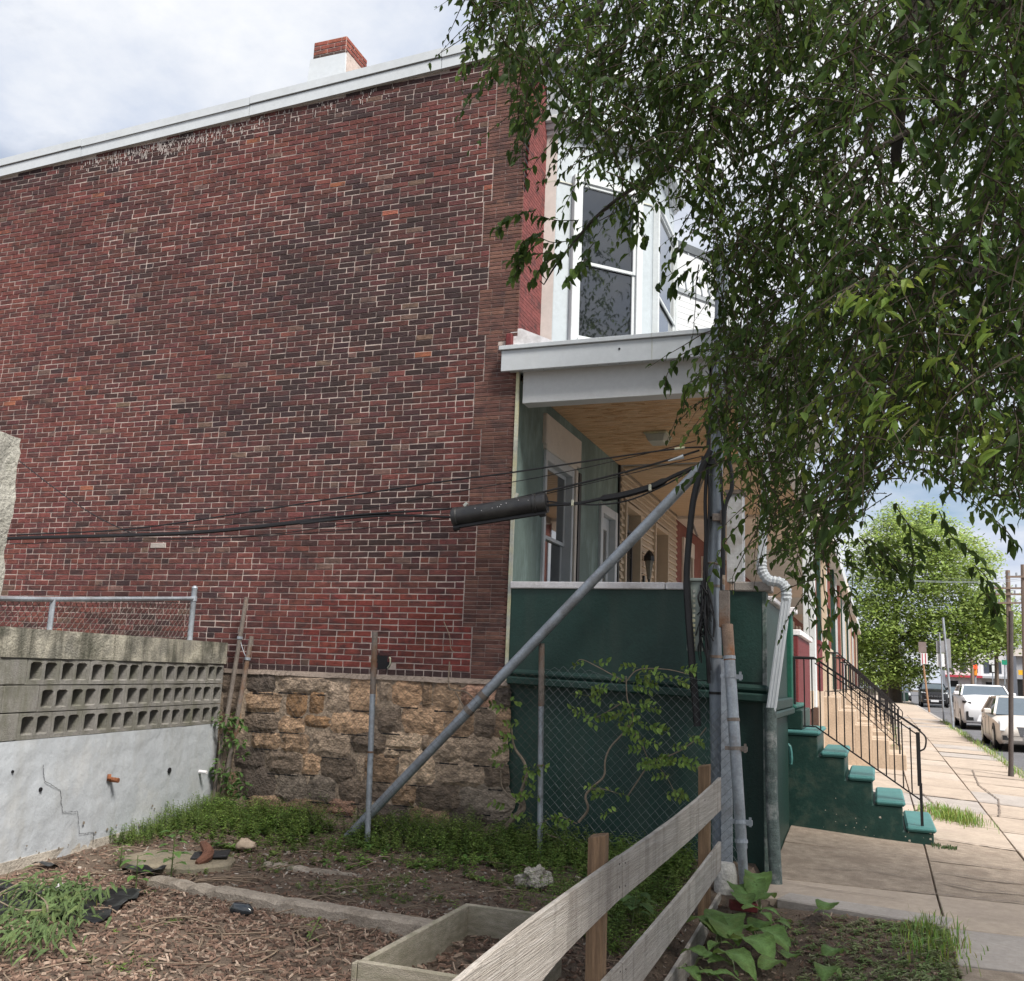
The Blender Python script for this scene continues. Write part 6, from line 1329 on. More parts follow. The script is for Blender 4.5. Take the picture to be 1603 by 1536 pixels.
# ------------------------------------------------------------------ leaves
m_leaf = mat('tree leaf', (1,1,1), .55, .18, 5, attr=True, transl=.38, spec=.22)
m_weed = mat('weed leaf', (1,1,1), .6, .2, 5, attr=True, transl=.25)
m_bed = mat('broad leaf', (1,1,1), .6, .30, 9, attr=True, transl=.25, bump=.7, bscale=38, spec=.3, stain=(.18,.20,.06), sscale=7, sfac=.35)
m_bark = mat('dark bark', (.045,.038,.032), .95, .3, 6, bump=1.0, bscale=30, stretch=(1,1,.3))
m_vine = mat('vine bark', (.22,.175,.135), .9, .3, 14, bump=.6)
G = random.Random(21)
def leafgeo(p, d, n, l, w, fold=.25, droop=.18):
    d = d.normalized(); s = d.cross(n)
    if s.length < 1e-4: s = d.orthogonal()
    s.normalize(); u = s.cross(d)
    a = p; b1 = p + d*l*.30; b2 = p + d*l*.66 - u*l*droop*.35; t = p + d*l - u*l*droop
    f = u*w*fold
    return [a, b1 + s*w*.46 + f, b2 + s*w*.40 + f, t, b2 - s*w*.40 + f, b1 - s*w*.46 + f, b1, b2], [(0,6,1), (6,7,2,1), (7,3,2), (0,5,6), (6,5,4,7), (7,4,3)]
def inpoly(x, y, P):
    r = False; j = len(P)-1
    for i in range(len(P)):
        xi, yi = P[i]; xj, yj = P[j]
        if (yi > y) != (yj > y) and x < (xj-xi)*(y-yi)/(yj-yi) + xi: r = not r
        j = i
    return r
# ------------------------------------------------------------------ the big overhanging tree
BT = thing('shade_tree', 'large dark green tree whose drooping leafy limbs hang over the porch and sidewalk', 'tree', (2.35, 5.2, 0))
trunk = bez([(2.35, 5.2, -.2), (2.33, 5.2, .8), (2.25, 5.25, 2.0), (2.1, 5.4, 3.2)], 5)
MB().tube(trunk, [.30, .27, .25, .24] + [.23]*8 + [.21]*4, 12).build('trunk', m_bark, BT, smooth=True)
def limb(pts, r0_, r1_, n=6, sides=8):
    P_ = bez(pts, n); k = len(P_)
    for i in range(1, k-1): P_[i] = P_[i] + noise.noise_vector(P_[i]*1.7)*.05
    MB().tube(P_, [r0_ + (r1_-r0_)*i/(k-1) for i in range(k)], sides).build('limb', m_bark, BT, smooth=True); return P_
fork = Vector((2.1, 5.4, 3.2)); A = lambda a, b, d: at(a, b, d=d)
limb([fork, (2.0, 5.9, 4.6), (1.9, 6.6, 5.6), A(1452, -60, 7.0), A(1432, 20, 7.0), A(1412, 60, 6.9), A(1408, 160, 6.8), A(1404, 260, 6.7)], .17, .035)
limb([A(1415, 50, 6.9), A(1427, 80, 6.8), A(1432, 115, 6.8), A(1470, 160, 6.7), A(1485, 185, 6.6)], .06, .02)
limb([fork, (2.3, 6.0, 4.4), A(1475, -60, 6.6), A(1456, 10, 6.6), A(1470, 90, 6.5), A(1480, 180, 6.5)], .10, .02)
limb([fork, (2.4, 5.9, 4.2), A(1540, -50, 6.2), A(1520, 40, 6.2), A(1506, 130, 6.2), A(1495, 210, 6.2)], .09, .02)
limb([fork, (2.4, 5.6, 3.9), A(1680, 170, 5.6), A(1600, 230, 5.6), A(1530, 330, 5.7), A(1470, 400, 5.7)], .09, .02)
limb([fork, (2.2, 5.6, 4.2), A(1610, -20, 5.9), A(1598, 60, 5.9), A(1602, 130, 5.9)], .07, .03)
limb([A(1525, 172, 6.2), A(1470, 185, 6.2), A(1400, 218, 6.2), A(1340, 250, 6.1), A(1280, 330, 6.0)], .035, .01)
limb([A(1405, 140, 6.8), A(1370, 148, 6.6), A(1320, 165, 6.4), A(1240, 210, 6.2), A(1150, 250, 6.0)], .045, .01)
limb([fork, (1.4, 5.9, 5.3), (.5, 6.0, 6.1), A(1225, -30, 6.4), A(1218, 40, 6.4), A(1212, 90, 6.3), A(1240, 100, 6.3)], .12, .02)
limb([fork, (1.0, 5.3, 5.6), (0.0, 5.0, 6.1), A(1000, -60, 5.7), A(930, 20, 5.6), A(860, 90, 5.5), A(820, 150, 5.4)], .07, .004)
limb([A(1240, 100, 6.3), A(1150, 180, 6.1), A(1060, 250, 5.9), A(985, 300, 5.6), A(930, 345, 5.4), A(870, 405, 5.3), A(845, 440, 5.2)], .020, .003)
limb([A(1370, 148, 6.6), A(1360, 230, 6.3), A(1372, 245, 6.2), A(1390, 350, 6.0)], .03, .008)
limb([fork, (1.9, 5.0, 4.3), A(1560, 420, 4.6), A(1480, 460, 4.4), A(1400, 455, 4.3), A(1340, 460, 4.2)], .06, .006)
MAINP = [(722,-70),(738,10),(746,55),(775,80),(768,112),(800,138),(818,172),(848,165),(885,205),(908,255),(950,295),(985,312),(1012,318),(1060,350),(1090,400),(1105,455),(1128,520),(1110,560),(1062,585),(1080,605),(1100,640),(1100,695),(1125,735),(1158,790),(1175,845),(1200,875),(1225,895),(1262,935),(1300,920),(1330,870),(1342,820),(1385,785),(1430,762),(1470,775),(1520,815),(1560,835),(1603,830),(1700,830),(1700,-70)]
GAPS = [(935,265,50,45,.55),(1205,895,34,40,.2),(830,60,26,40,.5),(960,140,30,30,.6),(1120,60,40,30,.6),(1250,80,40,40,.55),(1340,220,40,40,.6),(1550,60,40,60,.6),(1560,230,40,50,.6),(1220,440,40,40,.65),(1420,330,40,40,.6),(1500,330,40,50,.6),(1140,420,30,40,.6),(1425,130,40,150,.6),(1478,110,20,110,.6),(1178,225,38,70,.30),(1060,350,50,70,.35),(1195,300,40,40,.4),(880,55,30,50,.45),(1105,460,30,60,.55),(1590,470,30,50,.45),(1310,330,30,30,.6),(1370,520,20,25,.6),(1000,200,30,30,.7),(1490,120,45,70,.55),(1240,760,60,130,.62),(1150,740,40,80,.55),(1310,760,30,110,.5),(1550,720,60,60,.75),(1290,870,40,60,.6),(1185,860,30,50,.45),(1090,580,45,40,.5),(1100,680,30,60,.5)]
def dens(x, y):
    if not inpoly(x, y, MAINP): return 0
    f = 1.0
    for (a, b, rx, ry, k) in GAPS:
        q = ((x-a)/rx)**2 + ((y-b)/ry)**2
        if q < 1.6: f = min(f, k + (1-k)*max(0, min(1, (q-.5)/1.1)))
    return f
LEAVES = []; twigs = MB()
def leafcol(px_, py_, z):
    t = G.random(); k = G.uniform(.70, 1.3)
    if t < .45: c = (.036, .070, .017)
    elif t < .78: c = (.056, .106, .024)
    else: c = (.095, .160, .036)
    if px_ and 1330 < px_ < 1560 and 440 < py_ < 680 and G.random() < .35: c = (.16, .23, .045)
    return tuple(q*k for q in c)
def twig(p, dirn, ln, nl, ll, px_=0, py_=0, check=True):
    d = dirn.normalized(); pts = [p]; q = p
    for i in range(4):
        d = (d + Vector((G.gauss(0,.12), G.gauss(0,.12), -.16 + G.gauss(0,.06)))).normalized(); q = q + d*ln/4; pts.append(q)
    twigs.tube(pts, [.0042, .0036, .0028, .002, .0012], 3, cap=False)
    cc = leafcol(px_, py_, p.z)
    for i in range(nl):
        t = (i+.6)/nl; k = min(3, int(t*4)); b = pts[k].lerp(pts[k+1], t*4-k); td = (pts[k+1]-pts[k]).normalized(); s = td.cross(Vector((0,0,1)))
        if s.length < .05: s = Vector((1,0,0))
        s.normalize(); sg = 1 if i % 2 else -1
        ld = (td*.55 + s*sg*.75 + Vector((G.gauss(0,.22), G.gauss(0,.22), -.28 + G.gauss(0,.25)))).normalized()
        n_ = (Vector((0,0,1)) + Vector((G.gauss(0,.45), G.gauss(0,.45), 0))).normalized(); l = ll*G.uniform(.7, 1.2)
        u = G.uniform(.8, 1.2); LEAVES.append((b, ld, n_, l, l*G.uniform(.40, .52), tuple(x*u for x in cc)))
N_IN = 0; tries = 0
while N_IN < 4500 and tries < 60000:
    tries += 1
    x, y_ = G.uniform(720, 1690), G.uniform(-65, 940); f = dens(x, y_)
    cl = .5 + .9*noise.noise(Vector((x*.016, y_*.016, 3.3)))
    edge = 1.0
    if G.random() > f*(.45 + .75*max(0, min(1, cl+.25))): continue
    dlo, dhi = (4.6, 7.6) if x < 1330 else (3.4, 7.4)
    if y_ > 560 and x < 1300: dlo, dhi = 4.6, 7.4
    if 1370 < x < 1530 and y_ < 330 and G.random() < .75: dlo, dhi = 6.9, 8.2
    d_ = G.uniform(dlo, dhi) if G.random() < .85 else G.uniform(dlo, dlo+1)
    p = A(x, y_, d_)
    if p.z < 1.9: continue
    ln = G.uniform(.22, .5); dr = Vector((G.gauss(-.25, .5), G.gauss(-.1, .5), -.35 + G.gauss(0,.3))).normalized(); e = topx(p + (dr*.7 + Vector((0,0,-.5)))*ln)
    if not inpoly(e[0], e[1], MAINP): 
        if G.random() < (.72 if x < 1300 or y_ < 600 else 1.0): continue
    twig(p, dr, ln, G.randint(6, 12), G.choice((.034, .042, .050, .058, .070)), x, y_); N_IN += 1
# separate hanging sprigs
SPRIGS = [  # photo points along the sprig, depth
 ([(1000,315),(940,345),(895,375)], 5.5), ([(905,345),(870,345),(845,338)], 5.4), ([(930,340),(900,372),(868,380),(845,372)], 5.4), ([(880,395),(850,415),(835,440)], 5.2), ([(862,395),(830,400),(806,408)], 5.2),
 ([(838,330),(815,335),(792,345),(778,360)], 5.0), ([(930,380),(915,400),(905,425)], 5.1), ([(900,380),(880,400),(872,415)], 5.2), ([(920,405),(900,420),(890,440)], 5.0), ([(850,365),(828,372),(812,395)], 5.1), ([(835,385),(815,410),(805,435)], 5.1), ([(820,375),(812,395),(818,420)], 5.1),
 ([(1000,330),(1000,355),(1012,375)], 5.2), ([(985,320),(975,345),(985,370)], 5.2), ([(1070,385),(1050,410),(1035,440)], 5.4), ([(1080,420),(1060,440),(1050,455)], 5.3), ([(1100,540),(1068,555),(1045,585),(1042,605)], 5.2), ([(1095,590),(1075,605),(1070,640)], 5.2),
 ([(780,95),(770,110),(768,125)], 5.0), ([(815,150),(812,175),(808,200)], 5.0), ([(835,165),(828,185),(818,200)], 5.0), ([(745,0),(740,30),(755,60)], 5.3),
 ([(1370,850),(1395,885),(1420,900)], 5.0), ([(1380,860),(1410,880),(1445,888)], 5.0), ([(1360,870),(1380,895),(1400,905)], 5.0), ([(1420,840),(1430,870),(1425,905)], 5.1), ([(1545,930),(1556,950),(1562,968)], 4.6), ([(1525,885),(1545,905),(1552,930)], 4.7), 
 ([(1330,860),(1335,900),(1330,950)], 5.4), ([(1300,900),(1310,950),(1295,985)], 5.6), ([(1325,930),(1330,960),(1340,985)], 5.6), ([(1270,900),(1280,950),(1290,1010)], 5.8), ([(1250,890),(1265,930),(1275,960)], 5.8), ([(1290,840),(1315,880),(1345,890)], 5.3), ([(1345,840),(1370,860),(1395,855)], 5.2), ([(1400,790),(1430,830),(1460,850)], 4.8), ([(1470,800),(1490,840),(1530,870)], 4.5), ([(1540,800),(1570,825),(1590,850)], 4.5)]
for pts, d_ in SPRIGS:
    P_ = bez([A(a, b, d_) for a, b in pts], 3)
    twigs.tube(P_, .003, 3, cap=False)
    for i in range(len(P_)):
        for q in range(2):
            td = (P_[min(i+1, len(P_)-1)] - P_[max(0, i-1)]).normalized(); s = td.cross(Vector((0,0,1))).normalized() if abs(td.z) < .98 else Vector((1,0,0))
            ld = (td*.5 + s*(1 if q else -1)*.7 + Vector((G.gauss(0,.25), G.gauss(0,.25), -.35+G.gauss(0,.25)))).normalized(); l = .066*G.uniform(.75, 1.2)
            LEAVES.append((P_[i] + Vector((G.gauss(0,.01),)*3), ld, (Vector((0,-.2,1)) + Vector((G.gauss(0,.4), G.gauss(0,.4), 0))).normalized(), l, l*.48, leafcol(0, 0, 0)))
# lighter leaves at the lower right, closest to the lens
for (a, b) in ((1352,465),(1370,470),(1385,462),(1402,470),(1340,472),(1395,620),(1385,632),(1408,640),(1402,655),(1375,648),(1420,632),(1540,500),(1550,520),(1525,690),(1560,700),(1470,560),(1450,600),(1495,480)):
    for q in range(2):
        p = A(a + G.uniform(-8, 8), b + G.uniform(-6, 6), 3.3); k = G.uniform(.9, 1.25); LEAVES.append((p, Vector((G.gauss(-.6,.3), G.gauss(0,.4), -.45)).normalized(), (Vector((0,-.3,1)) + Vector((G.gauss(0,.4), G.gauss(0,.3), 0))).normalized(), .07*k, .036*k, (.15*k, .24*k, .05*k)))
# the rest of the crown, over and beside the camera's view
k = 0
while k < 4200:
    p = Vector((G.gauss(0,1), G.gauss(0,1), G.gauss(0,1))); p.normalize(); p *= G.uniform(.55, 1)
    p = Vector((2.4 + p.x*4.4, 5.4 + p.y*4.2, 7.4 + p.z*4.6))
    if p.z < 3.2: continue
    x, y_, z_ = topx(p)
    if z_ > .3 and -100 < x < 1750 and -120 < y_ < 1600: continue
    if (p - Vector((0,0,EYE))).length < 1.8: continue
    twig(p, Vector((G.gauss(0,.5), G.gauss(0,.5), -.3)), G.uniform(.3, .55), 8, .10); k += 1
o = twigs.build('twig', mat('twig bark', (.07,.055,.04), .9, .2, 8), BT); o['kind'] = 'stuff'
sz = []
for i, L_ in enumerate(LEAVES):
    x, y_, z_ = topx(L_[0]); sz.append((L_[3]/z_ if z_ > .3 and 0 < x < 1603 and 0 < y_ < 1536 else 0, i))
sz.sort(reverse=True); big = set(i for s_, i in sz[:300])
mb = MB()
lm = []
for q in range(6):
    v, f = leafgeo(Vector((0,0,0)), Vector((1,0,0)), Vector((0,0,1)), 1.0, .46, fold=.15+.05*q, droop=.08+.05*q); me = bpy.data.meshes.new('leaf'); me.from_pydata([tuple(x) for x in v], [], f); me.materials.append(m_leaf)
    ca = me.color_attributes.new('Col', 'FLOAT_COLOR', 'POINT'); ca.data.foreach_set('color', [1.0]*(4*len(v))); me.polygons.foreach_set('use_smooth', [True]*len(f)); lm.append(me)
for i, (p, d, n_, l, w, c) in enumerate(LEAVES):
    if i in big:
        ob = bpy.data.objects.new('leaf', lm[i % 6]); COL.objects.link(ob); attach(ob, BT)
        d = d.normalized(); s = d.cross(n_).normalized() * -1; u = d.cross(s); M_ = Matrix(((d.x*l, s.x*l, u.x*l, p.x), (d.y*l, s.y*l, u.y*l, p.y), (d.z*l, s.z*l, u.z*l, p.z), (0,0,0,1))); ob.matrix_basis = M_; ob.color = (*c, 1)
    else:
        v, f = leafgeo(p, d, n_, l, w, fold=G.uniform(.1,.4), droop=G.uniform(.02,.6)); mb.add(v, f, c)
o = mb.build('crown', m_leaf, BT); o['kind'] = 'stuff'

# ------------------------------------------------------------------ weeds along the wall and under the fence
WC = [(.11,.185,.040), (.14,.22,.05), (.085,.15,.036), (.16,.22,.06)]
def weeds(n, pick, hlo, hhi, nm, lab, ll=(.022,.045), per=14, wd_=.34, cols=WC):
    mb = MB(); k = 0; tr = 0
    while k < n and tr < n*40:
        tr += 1; r_ = pick()
        if r_ is None: continue
        x, y_, sc = r_; z = zlot(x, y_) if x < -1 else min(zlot(x, y_), zs(x, y_)); h = G.uniform(hlo, hhi)*sc; lean = Vector((G.gauss(0,.18), G.gauss(0,.18), 1)); c0_ = G.choice(cols); kk = G.uniform(.7, 1.3)
        p0_ = Vector((x, y_, z-.01)); p1_ = p0_ + lean*h; mb.tube([p0_, p0_.lerp(p1_, .5) + Vector((G.gauss(0,.01), G.gauss(0,.01), 0)), p1_], [.0022, .0018, .001], 3, cap=False, col=(.10,.13,.05))
        for i in range(per):
            t = .15 + .85*(i+.5)/per; b = p0_.lerp(p1_, t); a = i*2.4 + G.uniform(-.4,.4); ld = Vector((math.cos(a), math.sin(a), G.uniform(-.1,.7))).normalized(); l = G.uniform(*ll)*(1.15 - .45*t)*(.7+.3*sc)
            v, f = leafgeo(b, ld, Vector((0,0,1)), l, l*wd_*G.uniform(.8,1.3), fold=.2, droop=.2); mb.add(v, f, tuple(q*kk*(.85+.3*t) for q in c0_))
        k += 1
    o = mb.build(nm, m_weed); tag(o, lab, 'weeds', kind='stuff'); return o
def pick_wall():
    x = G.uniform(-6.75, -1.55); y_ = 9.25 - abs(G.gauss(0, .52)) - (.12 if x < -5 else 0.0)
    if y_ < 7.9: return None
    d_ = .5 + .8*noise.noise(Vector((x*1.1, y_*1.2, 6)))
    if x > -3.4: d_ += .3
    if G.random() > .30 + d_ or (abs(x+5.0) < .28 and y_ > 8.5 and G.random() < .8): return None
    return x, y_, .6 + .5*max(0, min(1, (y_-8.2)/.6)) + .25*d_
weeds(1700, pick_wall, .08, .21, 'weeds', 'low green weeds growing along the foot of the stone wall and fence', ll=(.03,.06), wd_=.42)
def pick_tall():
    x = G.uniform(-6.4, -1.7); y_ = 9.2 - abs(G.gauss(0, .25))
    if noise.noise(Vector((x*1.9, 4.4, 6))) < .05: return None
    return x, y_, 1.0
weeds(150, pick_tall, .18, .36, 'weeds', 'taller stalky weeds rising against the stone footing', ll=(.03,.06), per=18, wd_=.26, cols=[(.13,.21,.05),(.16,.23,.06),(.17,.20,.07)])
def pick_broad():
    x = G.uniform(-6.0, -1.6); y_ = 8.9 - abs(G.gauss(0, .55))
    if noise.noise(Vector((x*2.4, y_*2.4, 16))) < .12: return None
    return x, y_, .8
weeds(260, pick_broad, .04, .10, 'weeds', 'broader leaved low weeds mixed into the weed strip', ll=(.05,.09), per=7, wd_=.62, cols=[(.09,.17,.045),(.12,.20,.05),(.14,.19,.055)])
def pick_corner():
    s_ = G.uniform(1.35, 3.1); v = wp(s_, 0, abs(G.gauss(.12,.12)) + .03)
    return v.x, v.y, 1.0 if s_ > 2 else .7
weeds(300, pick_corner, .12, .28, 'weeds', 'taller weeds against the right end of the pale painted wall', per=16)
def pick_mid():
    x = G.uniform(-5.6, -1.5); y_ = G.uniform(6.7, 8.3)
    if noise.noise(Vector((x*1.7, y_*1.7, 12))) < .08: return None
    return x, y_, .6
weeds(520, pick_mid, .04, .12, 'weeds', 'scattered small weeds between the two concrete edgings', per=9)
def pick_under():
    x = G.gauss(-1.85, .28); y_ = G.uniform(6.6, 8.8)
    if x > -1.42 or x < -2.9: return None
    return x, y_, .8 + .3*G.random()
weeds(420, pick_under, .08, .24, 'weeds', 'weeds behind the board fence at the foot of the green porch', ll=(.03,.06))
def pick_near():
    x = G.uniform(-6, -2.4); y_ = G.uniform(4.3, 6.2)
    if noise.noise(Vector((x*2.2, y_*2.2, 33))) < .33: return None
    return x, y_, .4
weeds(110, pick_near, .04, .09, 'weeds', 'sparse seedlings in the wood chip mulch', per=7)
# fine clippings and small weeds of the planting bed
def pick_bed():
    x = G.uniform(-.95, .43); y_ = G.uniform(5.0, 8.2)
    t = (x+.7)*.9 + noise.noise(Vector((x*2.5, y_*2.5, 3)))*.6
    if G.random() > .15 + t: return None
    return x, y_, .6
weeds(850, pick_bed, .03, .10, 'weeds', 'low weeds and clippings covering the right of the planting bed', ll=(.03,.07), per=9, cols=[(.15,.21,.08), (.18,.225,.10), (.11,.17,.055), (.20,.21,.12)])
def grass(n, pick, hlo, hhi, nm, lab, cat='grass', cols=((.16,.25,.055), (.21,.29,.08), (.12,.19,.045))):
    mb = MB()
    for k in range(n):
        p, sc = pick(); h = G.uniform(hlo, hhi)*sc; a = G.uniform(0, 6.28); le = G.uniform(.15, .7); w = G.uniform(.003,.006); d_ = Vector((math.cos(a), math.sin(a), 0)); s = Vector((-d_.y, d_.x, 0))*w; c = tuple(q*G.uniform(.7,1.3) for q in G.choice(cols))
        m_ = p + d_*h*le*.35 + Vector((0,0,h*.6)); t = p + d_*h*le + Vector((0,0,h*(1-.35*le)))
        mb.add([p - s, p + s, m_ + s*.8, t, m_ - s*.8], [(0,1,2,4), (4,2,3)], c)
    o = mb.build(nm, m_weed); tag(o, lab, cat, kind='stuff'); return o
def gp1():
    x = G.gauss(.86, .16); y_ = 14.2 + (x-.86)*-.6 + G.gauss(0,.28)
    return Vector((x, y_, zs(x, y_)-.005)), 1.0
grass(800, gp1, .06, .19, 'grass_tuft', 'bright grass tuft growing in the sidewalk joint beyond the railing post')
def gp2():
    y_ = G.uniform(19, 46); x = 2.62 + G.gauss(0, .07); return Vector((x, y_, zs(x, y_)-.01)), (.7 if noise.noise(Vector((0, y_*.8, 0))) < .05 else 1.2)
grass(1600, gp2, .05, .20, 'kerb_grass', 'thin grass growing along the kerb by the parked cars')
def gp3():
    x = G.gauss(.30, .12); y_ = G.gauss(7.75, .30); return Vector((x, y_, min(zlot(x, y_), zs(x, y_))-.01)), (1 if noise.noise(Vector((x*6, y_*6, 1))) > 0 else .5)
grass(520, gp3, .06, .17, 'bed_grass', 'grass edging the planting bed along the sidewalk slab')
def gp4():
    x = G.uniform(-6.3, -4.9); y_ = G.uniform(4.5, 5.7); return Vector((x, y_, zlot(x, y_))), .6
grass(160, gp4, .06, .16, 'mulch_grass', 'a few grass blades in the mulch by the cut branches')
def gp5():
    x = G.uniform(.50, .75); y_ = 11.72 + G.gauss(0,.05); return Vector((x, y_, zs(x, y_)-.005)), .5
grass(120, gp5, .04, .10, 'step_grass', 'tiny weeds at the foot of the green stairs', cols=((.05,.09,.035),(.07,.10,.04)))

# ------------------------------------------------------------------ single plants
def sapling(lab, p, h, n, ll, col, name='seedling', cat='plant', wd_=.7, droop=.3):
    t = thing(name, lab, cat, p); top = p + Vector((G.gauss(0,.03), G.gauss(0,.03), h)); MB().tube([p - Vector((0,0,.03)), p.lerp(top,.5), top], [.006,.005,.003], 5).build('stem', mat('green stem', (.11,.15,.05), .7), t)
    for i in range(n):
        tt = .2 + .8*(i+.5)/n; b = p.lerp(top, tt); a = i*2.4; ld = Vector((math.cos(a), math.sin(a), G.uniform(-.1,.4))); l = ll*G.uniform(.7,1.15); k = G.uniform(.8,1.2)
        st_ = b + ld*l*.35; v, f = leafgeo(st_, ld, Vector((0,0,1)), l, l*wd_, fold=.12, droop=droop); mb = MB(); mb.add(v, f, tuple(q*k for q in col)); mb.tube([b, st_], .002, 3, cap=False, col=(.12,.16,.06)); mb.build('leaf', m_bed, t, smooth=True)
    return t
sapling('upright seedling with broad bright leaves on the mossy flagstone', at(268, 1370, z=.1), .34, 13, .10, (.10,.20,.06))
sapling('small broad leaved seedling at the left end of the long edging', at(213, 1392, z=.06), .24, 9, .085, (.10,.20,.05))
sapling('bushy weed with bright leaves at the foot of the painted wall', at(188, 1358, z=.06), .20, 16, .07, (.11,.20,.05), wd_=.4)
for k, (a, b) in enumerate(((990, 1440), (1000, 1425))): sapling(['low broad leaved weed behind the board fence, nearer of two', 'low broad leaved weed behind the board fence, farther of two'][k], at(a, b, z=.08), .16, 8, .13, (.085,.155,.05))
sapling('thin pale seedling on the sidewalk beyond the stair railing', at(1405, 1190, z=.2), .75, 26, .16, (.16,.21,.10), wd_=.22)
sapling('small fern like weed just below the planter box corner', at(478, 1478, z=.04), .14, 8, .06, (.12,.19,.05), wd_=.35)
sh = thing('shrub', 'leafy green shrub growing behind the two leaning pipes', 'shrub', (-6.75, 9.2, .1)); mb = MB(); st_ = MB()
for k in range(34):
    a, b = G.uniform(338, 385), G.uniform(1120, 1270); p = at(a, b, y=9.28 - G.uniform(0,.15)); st_.tube([Vector((-6.75, 9.22, .1)), p.lerp(Vector((-6.75, 9.22, p.z)), .5), p], .003, 3, cap=False)
    for q in range(9): 
        ld = Vector((G.gauss(0,1), -abs(G.gauss(0,.6)), G.gauss(-.1,.5))).normalized(); l = G.uniform(.04,.09); v, f = leafgeo(p + ld*.03, ld, Vector((0,-.4,1)), l, l*.5); kk = G.uniform(.7,1.3); mb.add(v, f, (.07*kk,.135*kk,.035*kk))
o = mb.build('foliage', m_weed, sh); o['kind'] = 'stuff'; st_.build('stem', m_vine, sh)
# vines on the chain link fence
def vine(lab, stems, clusters, y0, org, scl, leaf_l=.060, brown=()):
    t = thing('vine', lab, 'vine', at(org[0] + stems[0][0][0][0]/scl, org[1] + stems[0][0][0][1]/scl, y=y0)); X_ = lambda p, dy=0.0: at(org[0] + p[0]/scl, org[1] + p[1]/scl, y=y0 + dy)
    for pts, r0_, r1_ in stems:
        P_ = bez([X_(p, G.uniform(-.03,.0)) for p in pts], 5); k = len(P_); MB().tube(P_, [r0_ + (r1_-r0_)*i/(k-1) for i in range(k)], 6).build('stem', m_vine, t, smooth=True)
    LL_ = []
    for (xa, xb, ya, yb, n) in clusters:
        for q in range(max(1, int(n*.55+.5))):
            p = X_((G.uniform(xa, xb), G.uniform(ya, yb)), -G.uniform(.0, .14)); a = G.uniform(-.6, .6); d0 = Vector((G.choice((-1,1))*math.cos(a), -.2, math.sin(a)*.6 - .15)).normalized()
            MBt.tube([p, p + d0*.16], .0018, 3, cap=False, col=(.12,.13,.05))
            for i in range(4):
                b = p + d0*.04*(i+.5); sd_ = Vector((0,0,1)).cross(d0).normalized()
                for sg in (-1, 1):
                    if G.random() < .25: continue
                    ld = (d0*.4 + (Vector((0,0,1))*sg*.6 + sd_*G.gauss(0,.5) + Vector((0,-.45,0)))).normalized(); l = leaf_l*G.uniform(.75,1.2); kk = G.uniform(.75,1.3); c_ = (.12*kk,.20*kk,.045*kk) if G.random() < .75 else (.18*kk,.27*kk,.06*kk)
                    LL_.append((b, ld, Vector((G.gauss(0,.4), -.75, .5 + G.gauss(0,.3))).normalized(), l, l*.58, c_))
    G.shuffle(LL_)
    for (b, ld, n_, l, w, c_) in LL_[:200]:
        v, f = leafgeo(b, ld, n_, l, w, fold=.15, droop=.15); MB().add(v, f, c_).build('leaf', m_bed, t, smooth=True)
    mb = MB()
    for (b, ld, n_, l, w, c_) in LL_[200:]:
        v, f = leafgeo(b, ld, n_, l, w, fold=.15, droop=.15); mb.add(v, f, c_)
    if LL_[200:]: o = mb.build('foliage', m_bed, t); o['kind'] = 'stuff'
    o = MBt.build('tendril', m_weed, t); o['kind'] = 'stuff'
    return t
MBt = MB()
vine('climbing vine with rounded leaves spread over the fence before the green porch', [([(560,1280),(625,1190),(608,1100),(650,1040),(735,960),(745,850),(780,760),(850,680),(930,590),(940,540),(900,420),(890,260)], .013, .005), ([(900,1100),(960,1010),(1040,890),(1090,850),(1250,790),(1380,700),(1450,620)], .007, .005), ([(900,600),(980,700),(1050,850)], .006, .004), ([(890,300),(980,215),(1180,215),(1330,250)], .006, .003), ([(880,300),(700,200),(580,145),(530,180)], .005, .002), ([(860,450),(700,540),(600,560)], .005, .002), ([(650,1050),(740,1050),(860,1090)], .005, .002), ([(1100,880),(1170,960),(1240,1090)], .005, .002), ([(550,1290),(420,1240),(280,1290)], .005, .002)],
     [(830,1040,195,330,18),(590,790,300,420,9),(530,700,470,600,8),(850,1050,400,560,17),(950,1110,570,700,11),(1090,1300,740,880,18),(1160,1250,930,1090,7),(660,870,1040,1095,7),(290,530,1230,1300,9),(1080,1320,205,280,9),(530,680,150,200,3),(1310,1440,600,700,4),(780,880,540,680,5),(1000,1080,760,900,5),(800,840,1200,1260,2)], 8.90, (780, 1000), 4.453)
MBt = MB()
vine('twisted brown vine trunk climbing at the corner of the stone footing', [([(50,1320),(110,1245),(178,1180),(160,1080),(195,960),(180,860),(110,750),(90,600)], .030, .008), ([(120,1250),(150,1180),(165,1090)], .02, .012), ([(15,920),(25,1030),(80,1100),(165,1160)], .009, .006), ([(-380,-120),(-340,-20),(-330,70),(-300,95)], .005, .003), ([(-340,160),(-345,330),(-300,360),(-230,370),(-150,440),(-110,520)], .008, .006), ([(-300,370),(-250,460),(-200,545)], .008, .006), ([(330,1360),(430,1400),(470,1440)], .008, .005)],
     [(20,130,380,520,5),(100,200,560,720,6),(40,130,740,880,5),(110,270,870,1000,8),(120,260,1050,1110,5),(40,100,1150,1250,3)], 8.98, (780, 1000), 4.453)
